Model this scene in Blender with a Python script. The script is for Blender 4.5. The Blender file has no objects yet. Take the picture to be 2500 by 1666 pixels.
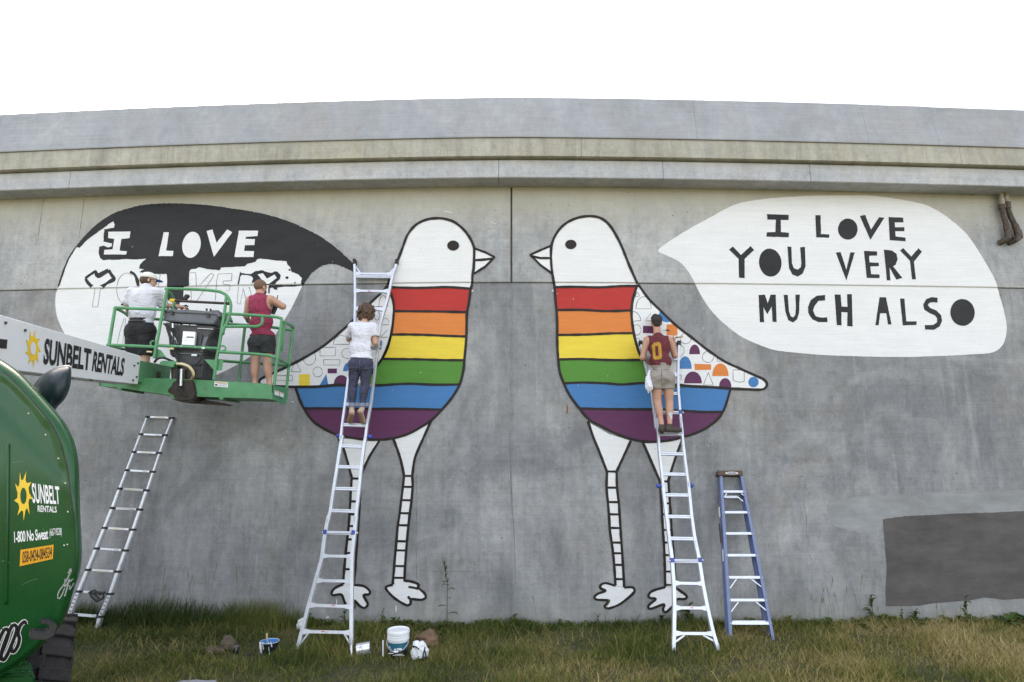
import bpy, bmesh, math, random
import numpy as np
from mathutils import Vector, Matrix, noise as mnoise
from mathutils.geometry import tessellate_polygon
from mathutils.bvhtree import BVHTree
R = math.radians
rnd = random.Random(7)
nrs = np.random.RandomState(11)
scene = bpy.context.scene
C = scene.collection

# ---------------------------------------------------------------- camera
CAM_H = 2.512
TILT = R(10.09)
FPX = 1500.0                      # focal length in pixels of the 2500 px wide photograph
cam_d = bpy.data.cameras.new('camera')
cam = bpy.data.objects.new('camera', cam_d)
C.objects.link(cam)
cam.location = (0, 0, CAM_H)
cam.rotation_euler = (R(90) + TILT, 0, 0)
cam_d.sensor_width = 36.0
cam_d.lens = 36.0 * FPX / 2500.0
cam_d.clip_start = 0.05
cam_d.clip_end = 2000
scene.camera = cam

# ---------------------------------------------------------------- light
SUN_EL, SUN_AZ = R(41), R(-31)     # azimuth from +Y (behind the wall), negative = towards -X
world = bpy.data.worlds.new("World")
scene.world = world
world.use_nodes = True
wt = world.node_tree
bg = wt.nodes['Background']
sky = wt.nodes.new('ShaderNodeTexSky')
sky.sky_type = 'NISHITA'
sky.sun_disc = False
sky.sun_elevation = SUN_EL
sky.sun_rotation = SUN_AZ
sky.air_density = 1.0
sky.dust_density = 3.0
sky.ozone_density = 1.0
bg.inputs['Strength'].default_value = 0.15
hs = wt.nodes.new('ShaderNodeHueSaturation'); hs.inputs['Saturation'].default_value = 0.62
wt.links.new(sky.outputs[0], hs.inputs['Color']); wt.links.new(hs.outputs[0], bg.inputs['Color'])
sun_d = bpy.data.lights.new('sun', 'SUN')
sun_d.energy = 4.0
sun_d.angle = R(0.6)
sun_d.color = (1.0, 0.95, 0.87)
sun = bpy.data.objects.new('sun', sun_d)
C.objects.link(sun)
sd = Vector((math.sin(SUN_AZ) * math.cos(SUN_EL), math.cos(SUN_AZ) * math.cos(SUN_EL), math.sin(SUN_EL)))
sun.rotation_euler = sd.to_track_quat('Z', 'Y').to_euler()
sun.location = sd * 60
vs = scene.view_settings
vs.view_transform = 'Standard'
vs.look = 'None'
vs.gamma = 1.0
vs.exposure = 2.42
vs.use_white_balance = True
vs.white_balance_temperature = 7450
vs.white_balance_tint = 12
vs.use_curve_mapping = False
scene.cycles.max_bounces = 6
scene.cycles.diffuse_bounces = 4

# ---------------------------------------------------------------- measuring: photograph pixel -> point of the place
CT, ST = math.cos(TILT), math.sin(TILT)
def ray(p):
    x = (p[0] - 1250.0) / FPX; u = (833.0 - p[1]) / FPX
    return Vector((x, CT - ST * u, ST + CT * u))
ORG = Vector((0, 0, CAM_H))
def at_y(p, Y):
    d = ray(p); return ORG + d * (Y / d.y)
def at_z(p, z):
    d = ray(p); return ORG + d * ((z - CAM_H) / d.z)
def at_plane(p, p0, n):
    d = ray(p); return ORG + d * ((p0 - ORG).dot(n) / d.dot(n))
def view(ox, oy, s):
    return lambda x, y: (ox + x / s, oy + y / s)
ZA = view(0, 200, 2.6133); ZB = view(100, 450, 2.61375); ZC = view(0, 750, 3.1356); ZD = view(0, 1150, 3.0378)
ZE = view(230, 630, 4.1267); ZF = view(480, 640, 4.1267); ZG = view(600, 500, 2.6138); ZH = view(1250, 500, 2.6129)
ZI = view(1580, 440, 2.5576); ZJ = view(650, 1030, 2.6133); ZK = view(1400, 1030, 2.6127); ZL = view(800, 700, 4.3556)
ZM = view(1530, 740, 4.3556); ZN = view(60, 470, 5.2275); ZO = view(440, 470, 5.1152); ZP = view(1000, 1050, 3.1357)
ZQ = view(2350, 430, 7.84); ZR = view(600, 1480, 4.706); ZS = view(380, 660, 7.84); ZT = view(1700, 1150, 2.941)
def mp(v, pts): return [v(*p) for p in pts]

# ---------------------------------------------------------------- materials
MATS = {}
def nodes_of(m):
    m.use_nodes = True
    nt = m.node_tree
    return nt, nt.nodes['Principled BSDF']
def N(nt, typ, **kw):
    n = nt.nodes.new(typ)
    for k, v in kw.items(): setattr(n, k, v)
    return n
def mix_col(nt, fac, a, b, mode='MIX'):
    n = nt.nodes.new('ShaderNodeMix'); n.data_type = 'RGBA'; n.blend_type = mode
    for sock, val in ((n.inputs[0], fac), (n.inputs[6], a), (n.inputs[7], b)):
        if hasattr(val, 'is_output') or isinstance(val, bpy.types.NodeSocket): nt.links.new(val, sock)
        elif isinstance(val, (int, float)): sock.default_value = val
        else: sock.default_value = (*val[:3], 1)
    return n.outputs[2]
def ramp(nt, src, stops):
    n = nt.nodes.new('ShaderNodeValToRGB')
    cr = n.color_ramp
    while len(cr.elements) > 1: cr.elements.remove(cr.elements[-1])
    for i, (p, c) in enumerate(stops):
        e = cr.elements[0] if i == 0 else cr.elements.new(p)
        e.position = p
        e.color = (c, c, c, 1) if isinstance(c, (int, float)) else (*c, 1)
    nt.links.new(src, n.inputs[0])
    return n.outputs[0]
def tex_noise(nt, vec, scale, detail=4, rough=0.55, dist=0.0):
    n = nt.nodes.new('ShaderNodeTexNoise')
    n.inputs['Scale'].default_value = scale; n.inputs['Detail'].default_value = detail
    n.inputs['Roughness'].default_value = rough; n.inputs['Distortion'].default_value = dist
    nt.links.new(vec, n.inputs['Vector'])
    return n.outputs['Fac']
def mapping(nt, vec, scale=(1, 1, 1), loc=(0, 0, 0)):
    n = nt.nodes.new('ShaderNodeMapping')
    n.inputs['Scale'].default_value = scale; n.inputs['Location'].default_value = loc
    nt.links.new(vec, n.inputs['Vector'])
    return n.outputs[0]
def mathn(nt, op, a, b=None, c=None, clamp=False):
    n = nt.nodes.new('ShaderNodeMath'); n.operation = op; n.use_clamp = clamp
    for i, v in enumerate((a, b, c)):
        if v is None: continue
        if isinstance(v, (int, float)): n.inputs[i].default_value = v
        else: nt.links.new(v, n.inputs[i])
    return n.outputs[0]
def bump(nt, bsdf, h, strength=0.3, dist=0.01):
    b = nt.nodes.new('ShaderNodeBump'); b.inputs['Strength'].default_value = strength; b.inputs['Distance'].default_value = dist
    nt.links.new(h, b.inputs['Height']); nt.links.new(b.outputs[0], bsdf.inputs['Normal'])
def mat(name, col, rough=0.6, metal=0.0, var=0.12, vscale=6.0, bumpy=0.0, bscale=60.0, coat=0.0, var2=None, stretch=(1, 1, 1), spec=None, fold=0.0):
    """plain surface with gentle mottling, optional second colour showing in patches, optional relief"""
    if name in MATS: return MATS[name]
    m = bpy.data.materials.new(name); nt, b = nodes_of(m)
    tc = nt.nodes.new('ShaderNodeTexCoord').outputs['Object']
    v = mapping(nt, tc, stretch)
    n1 = tex_noise(nt, v, vscale, 5, 0.6)
    lo = tuple(c * (1 - var) for c in col); hi = tuple(min(1, c * (1 + var)) for c in col)
    f = ramp(nt, n1, [(0.3, 0.0), (0.7, 1.0)])
    c = mix_col(nt, f, lo, hi)
    if var2:
        n2 = tex_noise(nt, v, vscale * 2.3, 6, 0.7)
        c = mix_col(nt, ramp(nt, n2, [(var2[1], 0.0), (var2[1] + 0.07, 1.0)]), c, var2[0])
    nt.links.new(c, b.inputs['Base Color'])
    r = ramp(nt, tex_noise(nt, v, vscale * 3, 4), [(0.3, max(0.02, rough - 0.08)), (0.7, min(1, rough + 0.08))])
    nt.links.new(r, b.inputs['Roughness'])
    b.inputs['Metallic'].default_value = metal
    if coat: b.inputs['Coat Weight'].default_value = coat; b.inputs['Coat Roughness'].default_value = 0.06
    if spec is not None: b.inputs['Specular IOR Level'].default_value = spec
    if fold:
        h1 = tex_noise(nt, mapping(nt, tc, (1.0, 1.0, 0.55)), 5.5, 2, 0.4, 1.2); h2 = tex_noise(nt, mapping(nt, tc, (.6, .6, 1.5), (5, 1, 2)), 8.0, 1, 0.4, 0.9)
        hh = mathn(nt, 'ADD', mathn(nt, 'ABSOLUTE', mathn(nt, 'SUBTRACT', h1, 0.5)), mathn(nt, 'MULTIPLY', mathn(nt, 'ABSOLUTE', mathn(nt, 'SUBTRACT', h2, 0.5)), 0.6))
        bump(nt, b, hh, fold, 0.10)
    elif bumpy: bump(nt, b, tex_noise(nt, v, bscale, 5, 0.65), bumpy, 0.004)
    m.diffuse_color = (*col, 1)
    MATS[name] = m
    return m

def concrete(name, c1, c2, stain=(0.33, 0.29, 0.21), stain_z=None, streak=0.5, pores=0.5, warm=0.0, fine=1.0):
    m = bpy.data.materials.new(name); nt, b = nodes_of(m)
    tc = nt.nodes.new('ShaderNodeTexCoord').outputs['Object']
    big = tex_noise(nt, mapping(nt, tc, (1, 1, 1.0)), 0.55, 8, 0.62, 0.9)
    c = mix_col(nt, ramp(nt, big, [(0.38, 0.0), (0.62, 1.0)]), c1, c2)
    # vertical run-off streaks
    st = tex_noise(nt, mapping(nt, tc, (2.6, 2.6, 0.30)), 1.7, 7, 0.68, 0.25)
    c = mix_col(nt, mathn(nt, 'MULTIPLY', ramp(nt, st, [(0.46, 0.0), (0.72, 1.0)]), streak), c, tuple(x * 0.62 for x in c1))
    st2 = tex_noise(nt, mapping(nt, tc, (3.4, 3.4, 0.22), (9, 3, 1)), 2.3, 6, 0.7, 0.2)
    c = mix_col(nt, mathn(nt, 'MULTIPLY', ramp(nt, st2, [(0.56, 0.0), (0.68, 1.0)]), streak * 0.55), c, tuple(min(1, x * 1.32) for x in c2))
    # brownish dirt clouds
    d = tex_noise(nt, mapping(nt, tc, (1, 1, 0.8), (4, 7, 2)), 0.8, 8, 0.7, 0.8)
    c = mix_col(nt, mathn(nt, 'MULTIPLY', ramp(nt, d, [(0.50, 0.0), (0.72, 1.0)]), 0.42 + warm), c, tuple(x * y for x, y in zip(c1, (1.05, 0.90, 0.74))))
    # fine mottling
    g = tex_noise(nt, mapping(nt, tc, (1, 1, .8)), 7.0, 12, 0.80)
    c = mix_col(nt, fine, c, ramp(nt, g, [(0.30, 0.72), (0.5, 0.99), (0.72, 1.18)]), 'MULTIPLY')
    g2 = tex_noise(nt, tc, 70.0, 4, 0.8)
    c = mix_col(nt, fine, c, ramp(nt, g2, [(0.30, 0.80), (0.7, 1.16)]), 'MULTIPLY')
    pt = tex_noise(nt, mapping(nt, tc, (1, 1, .6), (3, 5, 8)), 1.9, 10, 0.72, 0.6)
    c = mix_col(nt, 1.0, c, ramp(nt, pt, [(0.36, 0.90), (0.47, 0.985), (0.56, 1.015), (0.66, 1.12)]), 'MULTIPLY')
    # horizontal trowel / form marks
    hm = tex_noise(nt, mapping(nt, tc, (0.5, 0.5, 14)), 2.2, 5, 0.7)
    c = mix_col(nt, 1.0, c, ramp(nt, hm, [(0.35, 0.94), (0.65, 1.05)]), 'MULTIPLY')
    if stain_z:
        sep = nt.nodes.new('ShaderNodeSeparateXYZ'); nt.links.new(tc, sep.inputs[0])
        w = tex_noise(nt, mapping(nt, tc, (1.6, 1.6, 0.35)), 1.5, 6, 0.7)
        zz = mathn(nt, 'ADD', sep.outputs['Z'], mathn(nt, 'MULTIPLY', mathn(nt, 'SUBTRACT', w, 0.5), stain_z[2]))
        f = nt.nodes.new('ShaderNodeMapRange'); f.inputs[1].default_value = stain_z[0]; f.inputs[2].default_value = stain_z[1]
        nt.links.new(zz, f.inputs[0])
        c = mix_col(nt, mathn(nt, 'MULTIPLY', f.outputs[0], stain_z[3]), c, stain)
    # air holes
    vo = nt.nodes.new('ShaderNodeTexVoronoi'); vo.inputs['Scale'].default_value = 6.5; nt.links.new(tc, vo.inputs['Vector'])
    vm = tex_noise(nt, tc, 1.3, 3)
    hole = mathn(nt, 'MULTIPLY', ramp(nt, vo.outputs['Distance'], [(0.0, 1.0), (0.055, 1.0), (0.075, 0.0)]), ramp(nt, vm, [(0.50, 0.0), (0.56, 1.0)]))
    c = mix_col(nt, mathn(nt, 'MULTIPLY', hole, pores), c, tuple(x * 0.28 for x in c1))
    nt.links.new(c, b.inputs['Base Color'])
    b.inputs['Roughness'].default_value = 0.88
    b.inputs['Specular IOR Level'].default_value = 0.25
    h = mathn(nt, 'SUBTRACT', mathn(nt, 'ADD', mathn(nt, 'MULTIPLY', g2, 0.35), g), mathn(nt, 'MULTIPLY', hole, 2.0))
    bump(nt, b, h, 0.35, 0.006)
    m.diffuse_color = (*c1, 1)
    MATS[name] = m
    return m

# ---------------------------------------------------------------- mesh helpers
class MB:
    def __init__(s): s.v = []; s.f = []
    def add(s, vs_, fs):
        o = len(s.v); s.v += [tuple(v) for v in vs_]; s.f += [tuple(i + o for i in f) for f in fs]
    def box(s, lo, hi):
        x0, y0, z0 = lo; x1, y1, z1 = hi
        s.add([(x0, y0, z0), (x1, y0, z0), (x1, y1, z0), (x0, y1, z0), (x0, y0, z1), (x1, y0, z1), (x1, y1, z1), (x0, y1, z1)],
              [(0, 3, 2, 1), (4, 5, 6, 7), (0, 1, 5, 4), (1, 2, 6, 5), (2, 3, 7, 6), (3, 0, 4, 7)])
    def beam(s, p, q, w, t, wd=(1, 0, 0), w2=None, t2=None):
        """box bar p->q, w across wd, t across the third direction"""
        p, q = Vector(p), Vector(q); d = (q - p).normalized(); a = Vector(wd); a = (a - d * a.dot(d)).normalized(); b = d.cross(a)
        w2 = w if w2 is None else w2; t2 = t if t2 is None else t2
        vs_ = []
        for c, ww, tt in ((p, w, t), (q, w2, t2)):
            vs_ += [c - a * ww / 2 - b * tt / 2, c + a * ww / 2 - b * tt / 2, c + a * ww / 2 + b * tt / 2, c - a * ww / 2 + b * tt / 2]
        s.add(vs_, [(0, 3, 2, 1), (4, 5, 6, 7), (0, 1, 5, 4), (1, 2, 6, 5), (2, 3, 7, 6), (3, 0, 4, 7)])
    def tube(s, pts, r, n=10, rs=None, cap=True):
        pts = [Vector(p) for p in pts]
        k = len(pts); rs = rs or [r] * k
        o = len(s.v); prev = None
        for i, p in enumerate(pts):
            d = (pts[min(i + 1, k - 1)] - pts[max(i - 1, 0)]).normalized()
            a = prev if prev is not None else (Vector((0, 0, 1)) if abs(d.z) < 0.9 else Vector((1, 0, 0)))
            a = (a - d * a.dot(d)).normalized(); prev = a; b = d.cross(a)
            for j in range(n):
                t = 2 * math.pi * j / n
                s.v.append(tuple(p + (a * math.cos(t) + b * math.sin(t)) * rs[i]))
        for i in range(k - 1):
            for j in range(n):
                j2 = (j + 1) % n
                s.f.append((o + i * n + j, o + i * n + j2, o + (i + 1) * n + j2, o + (i + 1) * n + j))
        if cap:
            s.f.append(tuple(o + j for j in reversed(range(n)))); s.f.append(tuple(o + (k - 1) * n + j for j in range(n)))
    def prism(s, poly, depth):
        """poly: list of Vectors (planar), depth: Vector"""
        k = len(poly); o = len(s.v); depth = Vector(depth)
        s.v += [tuple(p) for p in poly] + [tuple(Vector(p) + depth) for p in poly]
        s.f.append(tuple(o + i for i in range(k))); s.f.append(tuple(o + k + i for i in reversed(range(k))))
        for i in range(k):
            j = (i + 1) % k
            s.f.append((o + j, o + i, o + k + i, o + k + j))
    def lathe(s, prof, c=(0, 0, 0), n=28, axis='Z', M=None, cap=True):
        o = len(s.v); c = Vector(c)
        for r, z in prof:
            for j in range(n):
                t = 2 * math.pi * j / n
                p = Vector((r * math.cos(t), r * math.sin(t), z))
                if axis == 'X': p = Vector((p.z, p.x, p.y))
                if axis == 'Y': p = Vector((p.x, p.z, p.y))
                if M: p = M @ p
                s.v.append(tuple(c + p))
        for i in range(len(prof) - 1):
            for j in range(n):
                j2 = (j + 1) % n
                s.f.append((o + i * n + j, o + i * n + j2, o + (i + 1) * n + j2, o + (i + 1) * n + j))
        if cap: s.f.append(tuple(o + j for j in reversed(range(n)))); s.f.append(tuple(o + (len(prof) - 1) * n + j for j in range(n)))
    def build(s, name, m, parent=None, smooth=False, bevel=0.0, seg=2):
        me = bpy.data.meshes.new(name); me.from_pydata([tuple(v) for v in s.v], [], s.f); me.update()
        bm = bmesh.new(); bm.from_mesh(me); bmesh.ops.recalc_face_normals(bm, faces=bm.faces)
        if bevel:
            es = [e for e in bm.edges if len(e.link_faces) == 2 and e.calc_face_angle(0) > R(30)]
            bmesh.ops.bevel(bm, geom=es, offset=bevel, segments=seg, affect='EDGES', clamp_overlap=True)
        bm.to_mesh(me); bm.free()
        return link(name, me, m, parent, smooth)
def link(name, me, m, parent=None, smooth=False):
    o = bpy.data.objects.new(name, me); C.objects.link(o)
    if m is not None: me.materials.append(MATS[m] if isinstance(m, str) else m)
    if smooth is True: me.shade_smooth()
    elif smooth:
        me.shade_smooth()
        try: me.set_sharp_from_angle(angle=R(smooth))
        except Exception: pass
    if parent is not None:
        o.parent = parent
        o.matrix_parent_inverse = world_inv(parent)
    return o
def world_inv(p):
    M = Matrix.Identity(4)
    while p is not None:
        M = p.matrix_basis @ M if p.parent is None else (p.matrix_parent_inverse @ p.matrix_basis) @ M
        p = p.parent
    return M.inverted()
def tag(o, label=None, cat=None, group=None, kind=None):
    if label: o['label'] = label
    if cat: o['category'] = cat
    if group: o['group'] = group
    if kind: o['kind'] = kind
    return o
def thing(name, label, cat, loc=(0, 0, 0), group=None):
    o = bpy.data.objects.new(name, None); C.objects.link(o); o.location = loc; o.empty_display_size = 0.1
    return tag(o, label, cat, group)
def smooth_line(pts, step=4.0, closed=False):
    """Catmull-Rom through pixel points, resampled"""
    P = [Vector((p[0], p[1])) for p in pts]; n = len(P); out = []
    for i in range(n if closed else n - 1):
        p1, p2 = P[i], P[(i + 1) % n]
        p0 = P[i - 1] if (closed or i > 0) else p1 * 2 - p2
        p3 = P[(i + 2) % n] if (closed or i + 2 < n) else p2 * 2 - p1
        k = max(1, int((p2 - p1).length / step))
        for j in range(k):
            t = j / k
            q = 0.5 * ((2 * p1) + (p2 - p0) * t + (2 * p0 - 5 * p1 + 4 * p2 - p3) * t * t + (3 * p1 - p0 - 3 * p2 + p3) * t ** 3)
            out.append((q.x, q.y))
    if not closed: out.append(tuple(P[-1]))
    return out
def straight_line(pts, step=6.0, closed=False):
    out = []; n = len(pts)
    for i in range(n if closed else n - 1):
        a, b = Vector(pts[i]), Vector(pts[(i + 1) % n]); k = max(1, int((b - a).length / step))
        out += [tuple(a.lerp(b, j / k)) for j in range(k)]
    if not closed: out.append(tuple(pts[-1]))
    return out
# ================================================================= the setting: ground
CELL = 0.3
def _wall_true(x):
    return 9.5 + (0.0218 * (-x / 1.055) ** 1.475 * 1.055 if x < 0 else 0.0148 * (x / 1.055) ** 1.5 * 1.055)
def wall_y(x):
    k = math.floor(x / CELL); t = x / CELL - k
    return _wall_true(k * CELL) * (1 - t) + _wall_true((k + 1) * CELL) * t
STEP = 0.020                                            # the upper lift of the wall stands this much proud
ZSTEP = at_y((1250, 689.5), 9.48).z                          # height of the horizontal joint
def face_y(x, z): return wall_y(x) - (STEP if z >= ZSTEP else 0.0)
def on_wall(p, off=0.0):
    d = ray(p); y = 9.5
    for _ in range(6):
        q = ORG + d * (y / d.y); y = face_y(q.x, q.z)
    q = ORG + d * (y / d.y)
    return q

def ground_h(x, y):
    h = 0.035 * mnoise.noise(Vector((x * 0.7, y * 0.7, 3))) + 0.015 * mnoise.noise(Vector((x * 2.9, y * 2.9, 5)))
    return h * min(1.0, max(0.0, (40 - abs(x)) / 30))
xs = [-900, -400, -150, -60, -30] + [-16 + 0.25 * i for i in range(129)] + [30, 60, 150, 400, 900]
ys = [-900, -300, -100, -40, -15, -6] + [-3 + 0.25 * i for i in range(61)] + [16, 30, 80, 300, 900]
gm = MB(); nx = len(xs)
for y in ys:
    for x in xs: gm.v.append((x, y, ground_h(x, y) if abs(x) < 31 and -6 < y < 13 else 0.0))
for j in range(len(ys) - 1):
    for i in range(nx - 1): gm.f.append((j * nx + i, j * nx + i + 1, (j + 1) * nx + i + 1, (j + 1) * nx + i))
m = bpy.data.materials.new('turf_soil'); nt, b = nodes_of(m); MATS['turf_soil'] = m
tc = nt.nodes.new('ShaderNodeTexCoord').outputs['Object']
c = mix_col(nt, ramp(nt, tex_noise(nt, tc, 1.6, 8, 0.7), [(0.35, 0.0), (0.65, 1.0)]), (0.040, 0.050, 0.018), (0.10, 0.088, 0.040))
c = mix_col(nt, ramp(nt, tex_noise(nt, tc, 30, 6, 0.8), [(0.45, 0.0), (0.7, 0.8)]), c, (0.035, 0.028, 0.017))
nt.links.new(c, b.inputs['Base Color']); b.inputs['Roughness'].default_value = 0.95
bump(nt, b, tex_noise(nt, tc, 40, 6, 0.8), 0.9, 0.03)
tag(gm.build('ground', 'turf_soil', smooth=True), kind='structure')

# ================================================================= the wall
Z_SOF = at_y((1250, 457), 9.5 - STEP).z
Y_F1 = 0.38                                              # how far the beam face stands out
Z_F1 = at_y((1250, 389), 9.5 - Y_F1).z
Y_F2 = 0.455
Z_F2 = at_y((1250, 337), 9.5 - Y_F2).z
Z_TOP = at_y((1250, 238), 9.5 - Y_F2 + 0.10).z
SOFB = Z_SOF + 0.0
concrete('concrete_lower', (0.205, 0.212, 0.220), (0.340, 0.342, 0.342), stain=(0.27, 0.26, 0.21), stain_z=(0.45, 0.0, 0.3, 0.4), streak=0.46, warm=0.15)  # base tone lowered to paint in the flare's falloff down the wall
concrete('concrete_upper', (0.315, 0.322, 0.328), (0.440, 0.442, 0.436), stain=(0.47, 0.44, 0.36), stain_z=(Z_SOF - 0.85, Z_SOF + 0.02, 0.5, 0.8), streak=0.34, pores=0.75)  # base tone raised, flare brightness of the upper wall put into the colour
concrete('concrete_beam', (0.40, 0.41, 0.43), (0.47, 0.475, 0.485), stain=(0.5, 0.48, 0.42), stain_z=(Z_F1 - 0.2, Z_F1 + 0.1, 0.5, 0.4), streak=0.2)
concrete('concrete_band', (0.35, 0.33, 0.27), (0.42, 0.40, 0.33), stain=(0.43, 0.44, 0.46), stain_z=(Z_F2 - 0.4, Z_F2 + 0.5, 1.6, 0.35), streak=0.75)
concrete('concrete_parapet', (0.305, 0.315, 0.335), (0.345, 0.355, 0.375), streak=0.12, pores=0.3, fine=0.45)
mat('joint_dark', (0.07, 0.055, 0.042), 0.95, var=0.3, vscale=9)

wall = thing('painted_concrete_wall', 'long grey concrete retaining wall with two rainbow birds painted on it', 'wall', (0, 9.6, 0))
def cols(x0, x1):
    k0, k1 = math.ceil((x0 + 1e-6) / CELL), math.floor((x1 - 1e-6) / CELL)
    return [x0] + [k * CELL for k in range(k0, k1 + 1) if x0 < k * CELL < x1] + [x1]
def swept(name, m, prof, x0, x1, bevel=0.0):
    """prof: list of (y offset from the wall line, z), closed; swept along the wall"""
    mb = MB(); cs = cols(x0, x1); k = len(prof)
    for x in cs:
        for dy, z in prof: mb.v.append((x, wall_y(x) + dy, z))
    for i in range(len(cs) - 1):
        for j in range(k):
            j2 = (j + 1) % k
            mb.f.append((i * k + j, i * k + j2, (i + 1) * k + j2, (i + 1) * k + j))
    mb.f.append(tuple(range(k))); mb.f.append(tuple((len(cs) - 1) * k + j for j in reversed(range(k))))
    return mb.build(name, m, wall)
XJ = on_wall((1248.5, 800)).x
WX0, WX1 = -19.5, 19.5
for x0, x1 in ((WX0, -11.4), (-11.388, XJ - 0.016), (XJ + 0.016, 11.4), (11.412, WX1)):
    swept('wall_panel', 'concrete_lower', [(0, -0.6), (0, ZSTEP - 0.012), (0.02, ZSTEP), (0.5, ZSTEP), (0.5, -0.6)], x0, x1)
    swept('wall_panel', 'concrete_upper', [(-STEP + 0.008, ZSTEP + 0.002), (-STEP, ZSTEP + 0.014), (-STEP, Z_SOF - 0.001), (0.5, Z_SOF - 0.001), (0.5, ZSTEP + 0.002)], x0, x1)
swept('joint_filler', 'joint_dark', [(-STEP + 0.012, ZSTEP + 0.003), (-STEP + 0.012, Z_SOF - 0.01), (0.4, Z_SOF - 0.01), (0.4, ZSTEP + 0.003)], XJ - 0.0158, XJ + 0.0158)
swept('joint_filler', 'concrete_lower', [(0.006, -0.5), (0.006, ZSTEP - 0.004), (0.4, ZSTEP - 0.004), (0.4, -0.5)], XJ - 0.0158, XJ + 0.0158)
# soffit beam, split at its expansion joints
sof = [WX0, -13.0, -7.3, XJ - 0.2, at_y((1615, 445), 9.3).x, at_y((1978, 445), 9.3).x, 13, WX1]
for a, b_ in zip(sof[:-1], sof[1:]):
    swept('soffit_beam', 'concrete_beam', [(-Y_F1, Z_SOF + 0.012), (-Y_F1 + 0.012, Z_SOF), (0.5, Z_SOF), (0.5, Z_F1 - 0.001), (-Y_F1 + 0.02, Z_F1 - 0.001), (-Y_F1, Z_F1 - 0.02)], a + 0.004, b_ - 0.004)
bnd = [WX0, -12.0, -5.6, 1.1, 7.3, 13.4, WX1]
for a, b_ in zip(bnd[:-1], bnd[1:]):
    swept('cornice_band', 'concrete_band', [(-Y_F2 + 0.01, Z_F1 + 0.004), (-Y_F2 - 0.015, Z_F1 + 0.015), (-Y_F2 - 0.004, Z_F2 - 0.002), (0.5, Z_F2 - 0.002), (0.5, Z_F1 + 0.004)], a + 0.002, b_ - 0.002)
par = [WX0, -14.2, -9.3, at_y((1699, 290), 9.1).x, at_y((2118, 300), 9.2).x, at_y((2296, 305), 9.2).x, 12.6, WX1]
for i, (a, b_) in enumerate(zip(par[:-1], par[1:])):
    dz = (0, 0.006, 0.004, 0.004, 0.0, -0.008, 0, 0, 0, 0)[i]
    swept('parapet_panel', 'concrete_parapet', [(-Y_F2 - 0.03, Z_F2), (-Y_F2 - 0.032, Z_F2 + 0.02), (-Y_F2 + 0.085, Z_TOP - 0.02 + dz), (-Y_F2 + 0.105, Z_TOP + dz), (0.02, Z_TOP + dz), (0.12, Z_F2)], a + 0.0015, b_ - 0.0015)
swept('parapet_core', 'concrete_parapet', [(-Y_F2 - 0.012, Z_F2 + 0.004), (-Y_F2 + 0.11, Z_TOP - 0.05), (0.0, Z_TOP - 0.05), (0.1, Z_F2 + 0.004)], WX0 + 0.02, WX1 - 0.02)
# bridge deck behind the parapet, so the wall is not a lone slab
swept('deck', 'concrete_beam', [(0.5, Z_SOF), (0.5, Z_F2), (9.0, Z_F2), (9.0, Z_SOF)], WX0, WX1)
# bolt holes and rust marks in the face
mb = MB()
def dot(mb, p, r, off=0.002, n=8):
    q = on_wall(p); vs_ = [(q.x + r * math.cos(2 * math.pi * j / n), q.y - off, q.z + r * rnd.uniform(0.8, 1.1) * math.sin(2 * math.pi * j / n)) for j in range(n)]
    mb.add(vs_, [tuple(range(n))])
for p in mp(ZT, [(455, 40), (608, 38), (757, 40), (905, 40), (1870, 18)]) + mp(ZP, [(382, 423), (885, 358), (706, 829), (498, 1028), (704, 430)]) + \
        mp(ZQ, [(530, 590), (437, 988), (625, 990), (1000, 998), (200, 517), (155, 365), (285, 938), (1000, 915)]) + mp(ZA, [(158, 1248), (138, 1290)]) + \
        mp(ZC, [(575, 615), (1035, 1010), (690, 1365), (660, 1330)]) + mp(ZH, [(175, 1140), (365, 1425), (1025, 70), (85, 1025)]) + mp(ZI, [(160, 223), (250, 200), (2205, 718)]):
    dot(mb, p, rnd.uniform(0.006, 0.012))
mb.build('bolt_hole', 'joint_dark', wall)['kind'] = 'stuff'
# ================================================================= paint on the wall
def paint_mat(name, col, rough=0.62, var=0.05, wear=0.0):
    m = bpy.data.materials.new(name); nt, b = nodes_of(m)
    tc = nt.nodes.new('ShaderNodeTexCoord').outputs['Object']
    n1 = tex_noise(nt, mapping(nt, tc, (1, 1, 2.5)), 2.0, 7, 0.65)
    c = mix_col(nt, ramp(nt, n1, [(0.3, 0.0), (0.7, 1.0)]), tuple(x * (1 - var) for x in col), tuple(min(1, x * (1 + var)) for x in col))
    g = tex_noise(nt, tc, 45.0, 5, 0.8)
    c = mix_col(nt, 1.0, c, ramp(nt, g, [(0.3, 0.93), (0.7, 1.05)]), 'MULTIPLY')
    hm = tex_noise(nt, mapping(nt, tc, (0.8, 0.8, 22)), 2.4, 4, 0.7)
    c = mix_col(nt, 1.0, c, ramp(nt, hm, [(0.35, 0.945), (0.65, 1.03)]), 'MULTIPLY')
    vo = nt.nodes.new('ShaderNodeTexVoronoi'); vo.inputs['Scale'].default_value = 5.0; nt.links.new(tc, vo.inputs['Vector'])
    hole = ramp(nt, vo.outputs['Distance'], [(0.0, 1.0), (0.035, 1.0), (0.05, 0.0)])
    c = mix_col(nt, mathn(nt, 'MULTIPLY', hole, mathn(nt, 'MULTIPLY', ramp(nt, tex_noise(nt, tc, 1.1, 2), [(0.52, 0.0), (0.57, 1.0)]), 0.55)), c, (0.16, 0.15, 0.14))
    nt.links.new(c, b.inputs['Base Color']); b.inputs['Roughness'].default_value = rough
    b.inputs['Specular IOR Level'].default_value = 0.3
    bump(nt, b, g, 0.25, 0.004)
    m.diffuse_color = (*col, 1)
    MATS[name] = m
paint_mat('paint_white', (0.73, 0.73, 0.73), var=0.035)
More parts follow.
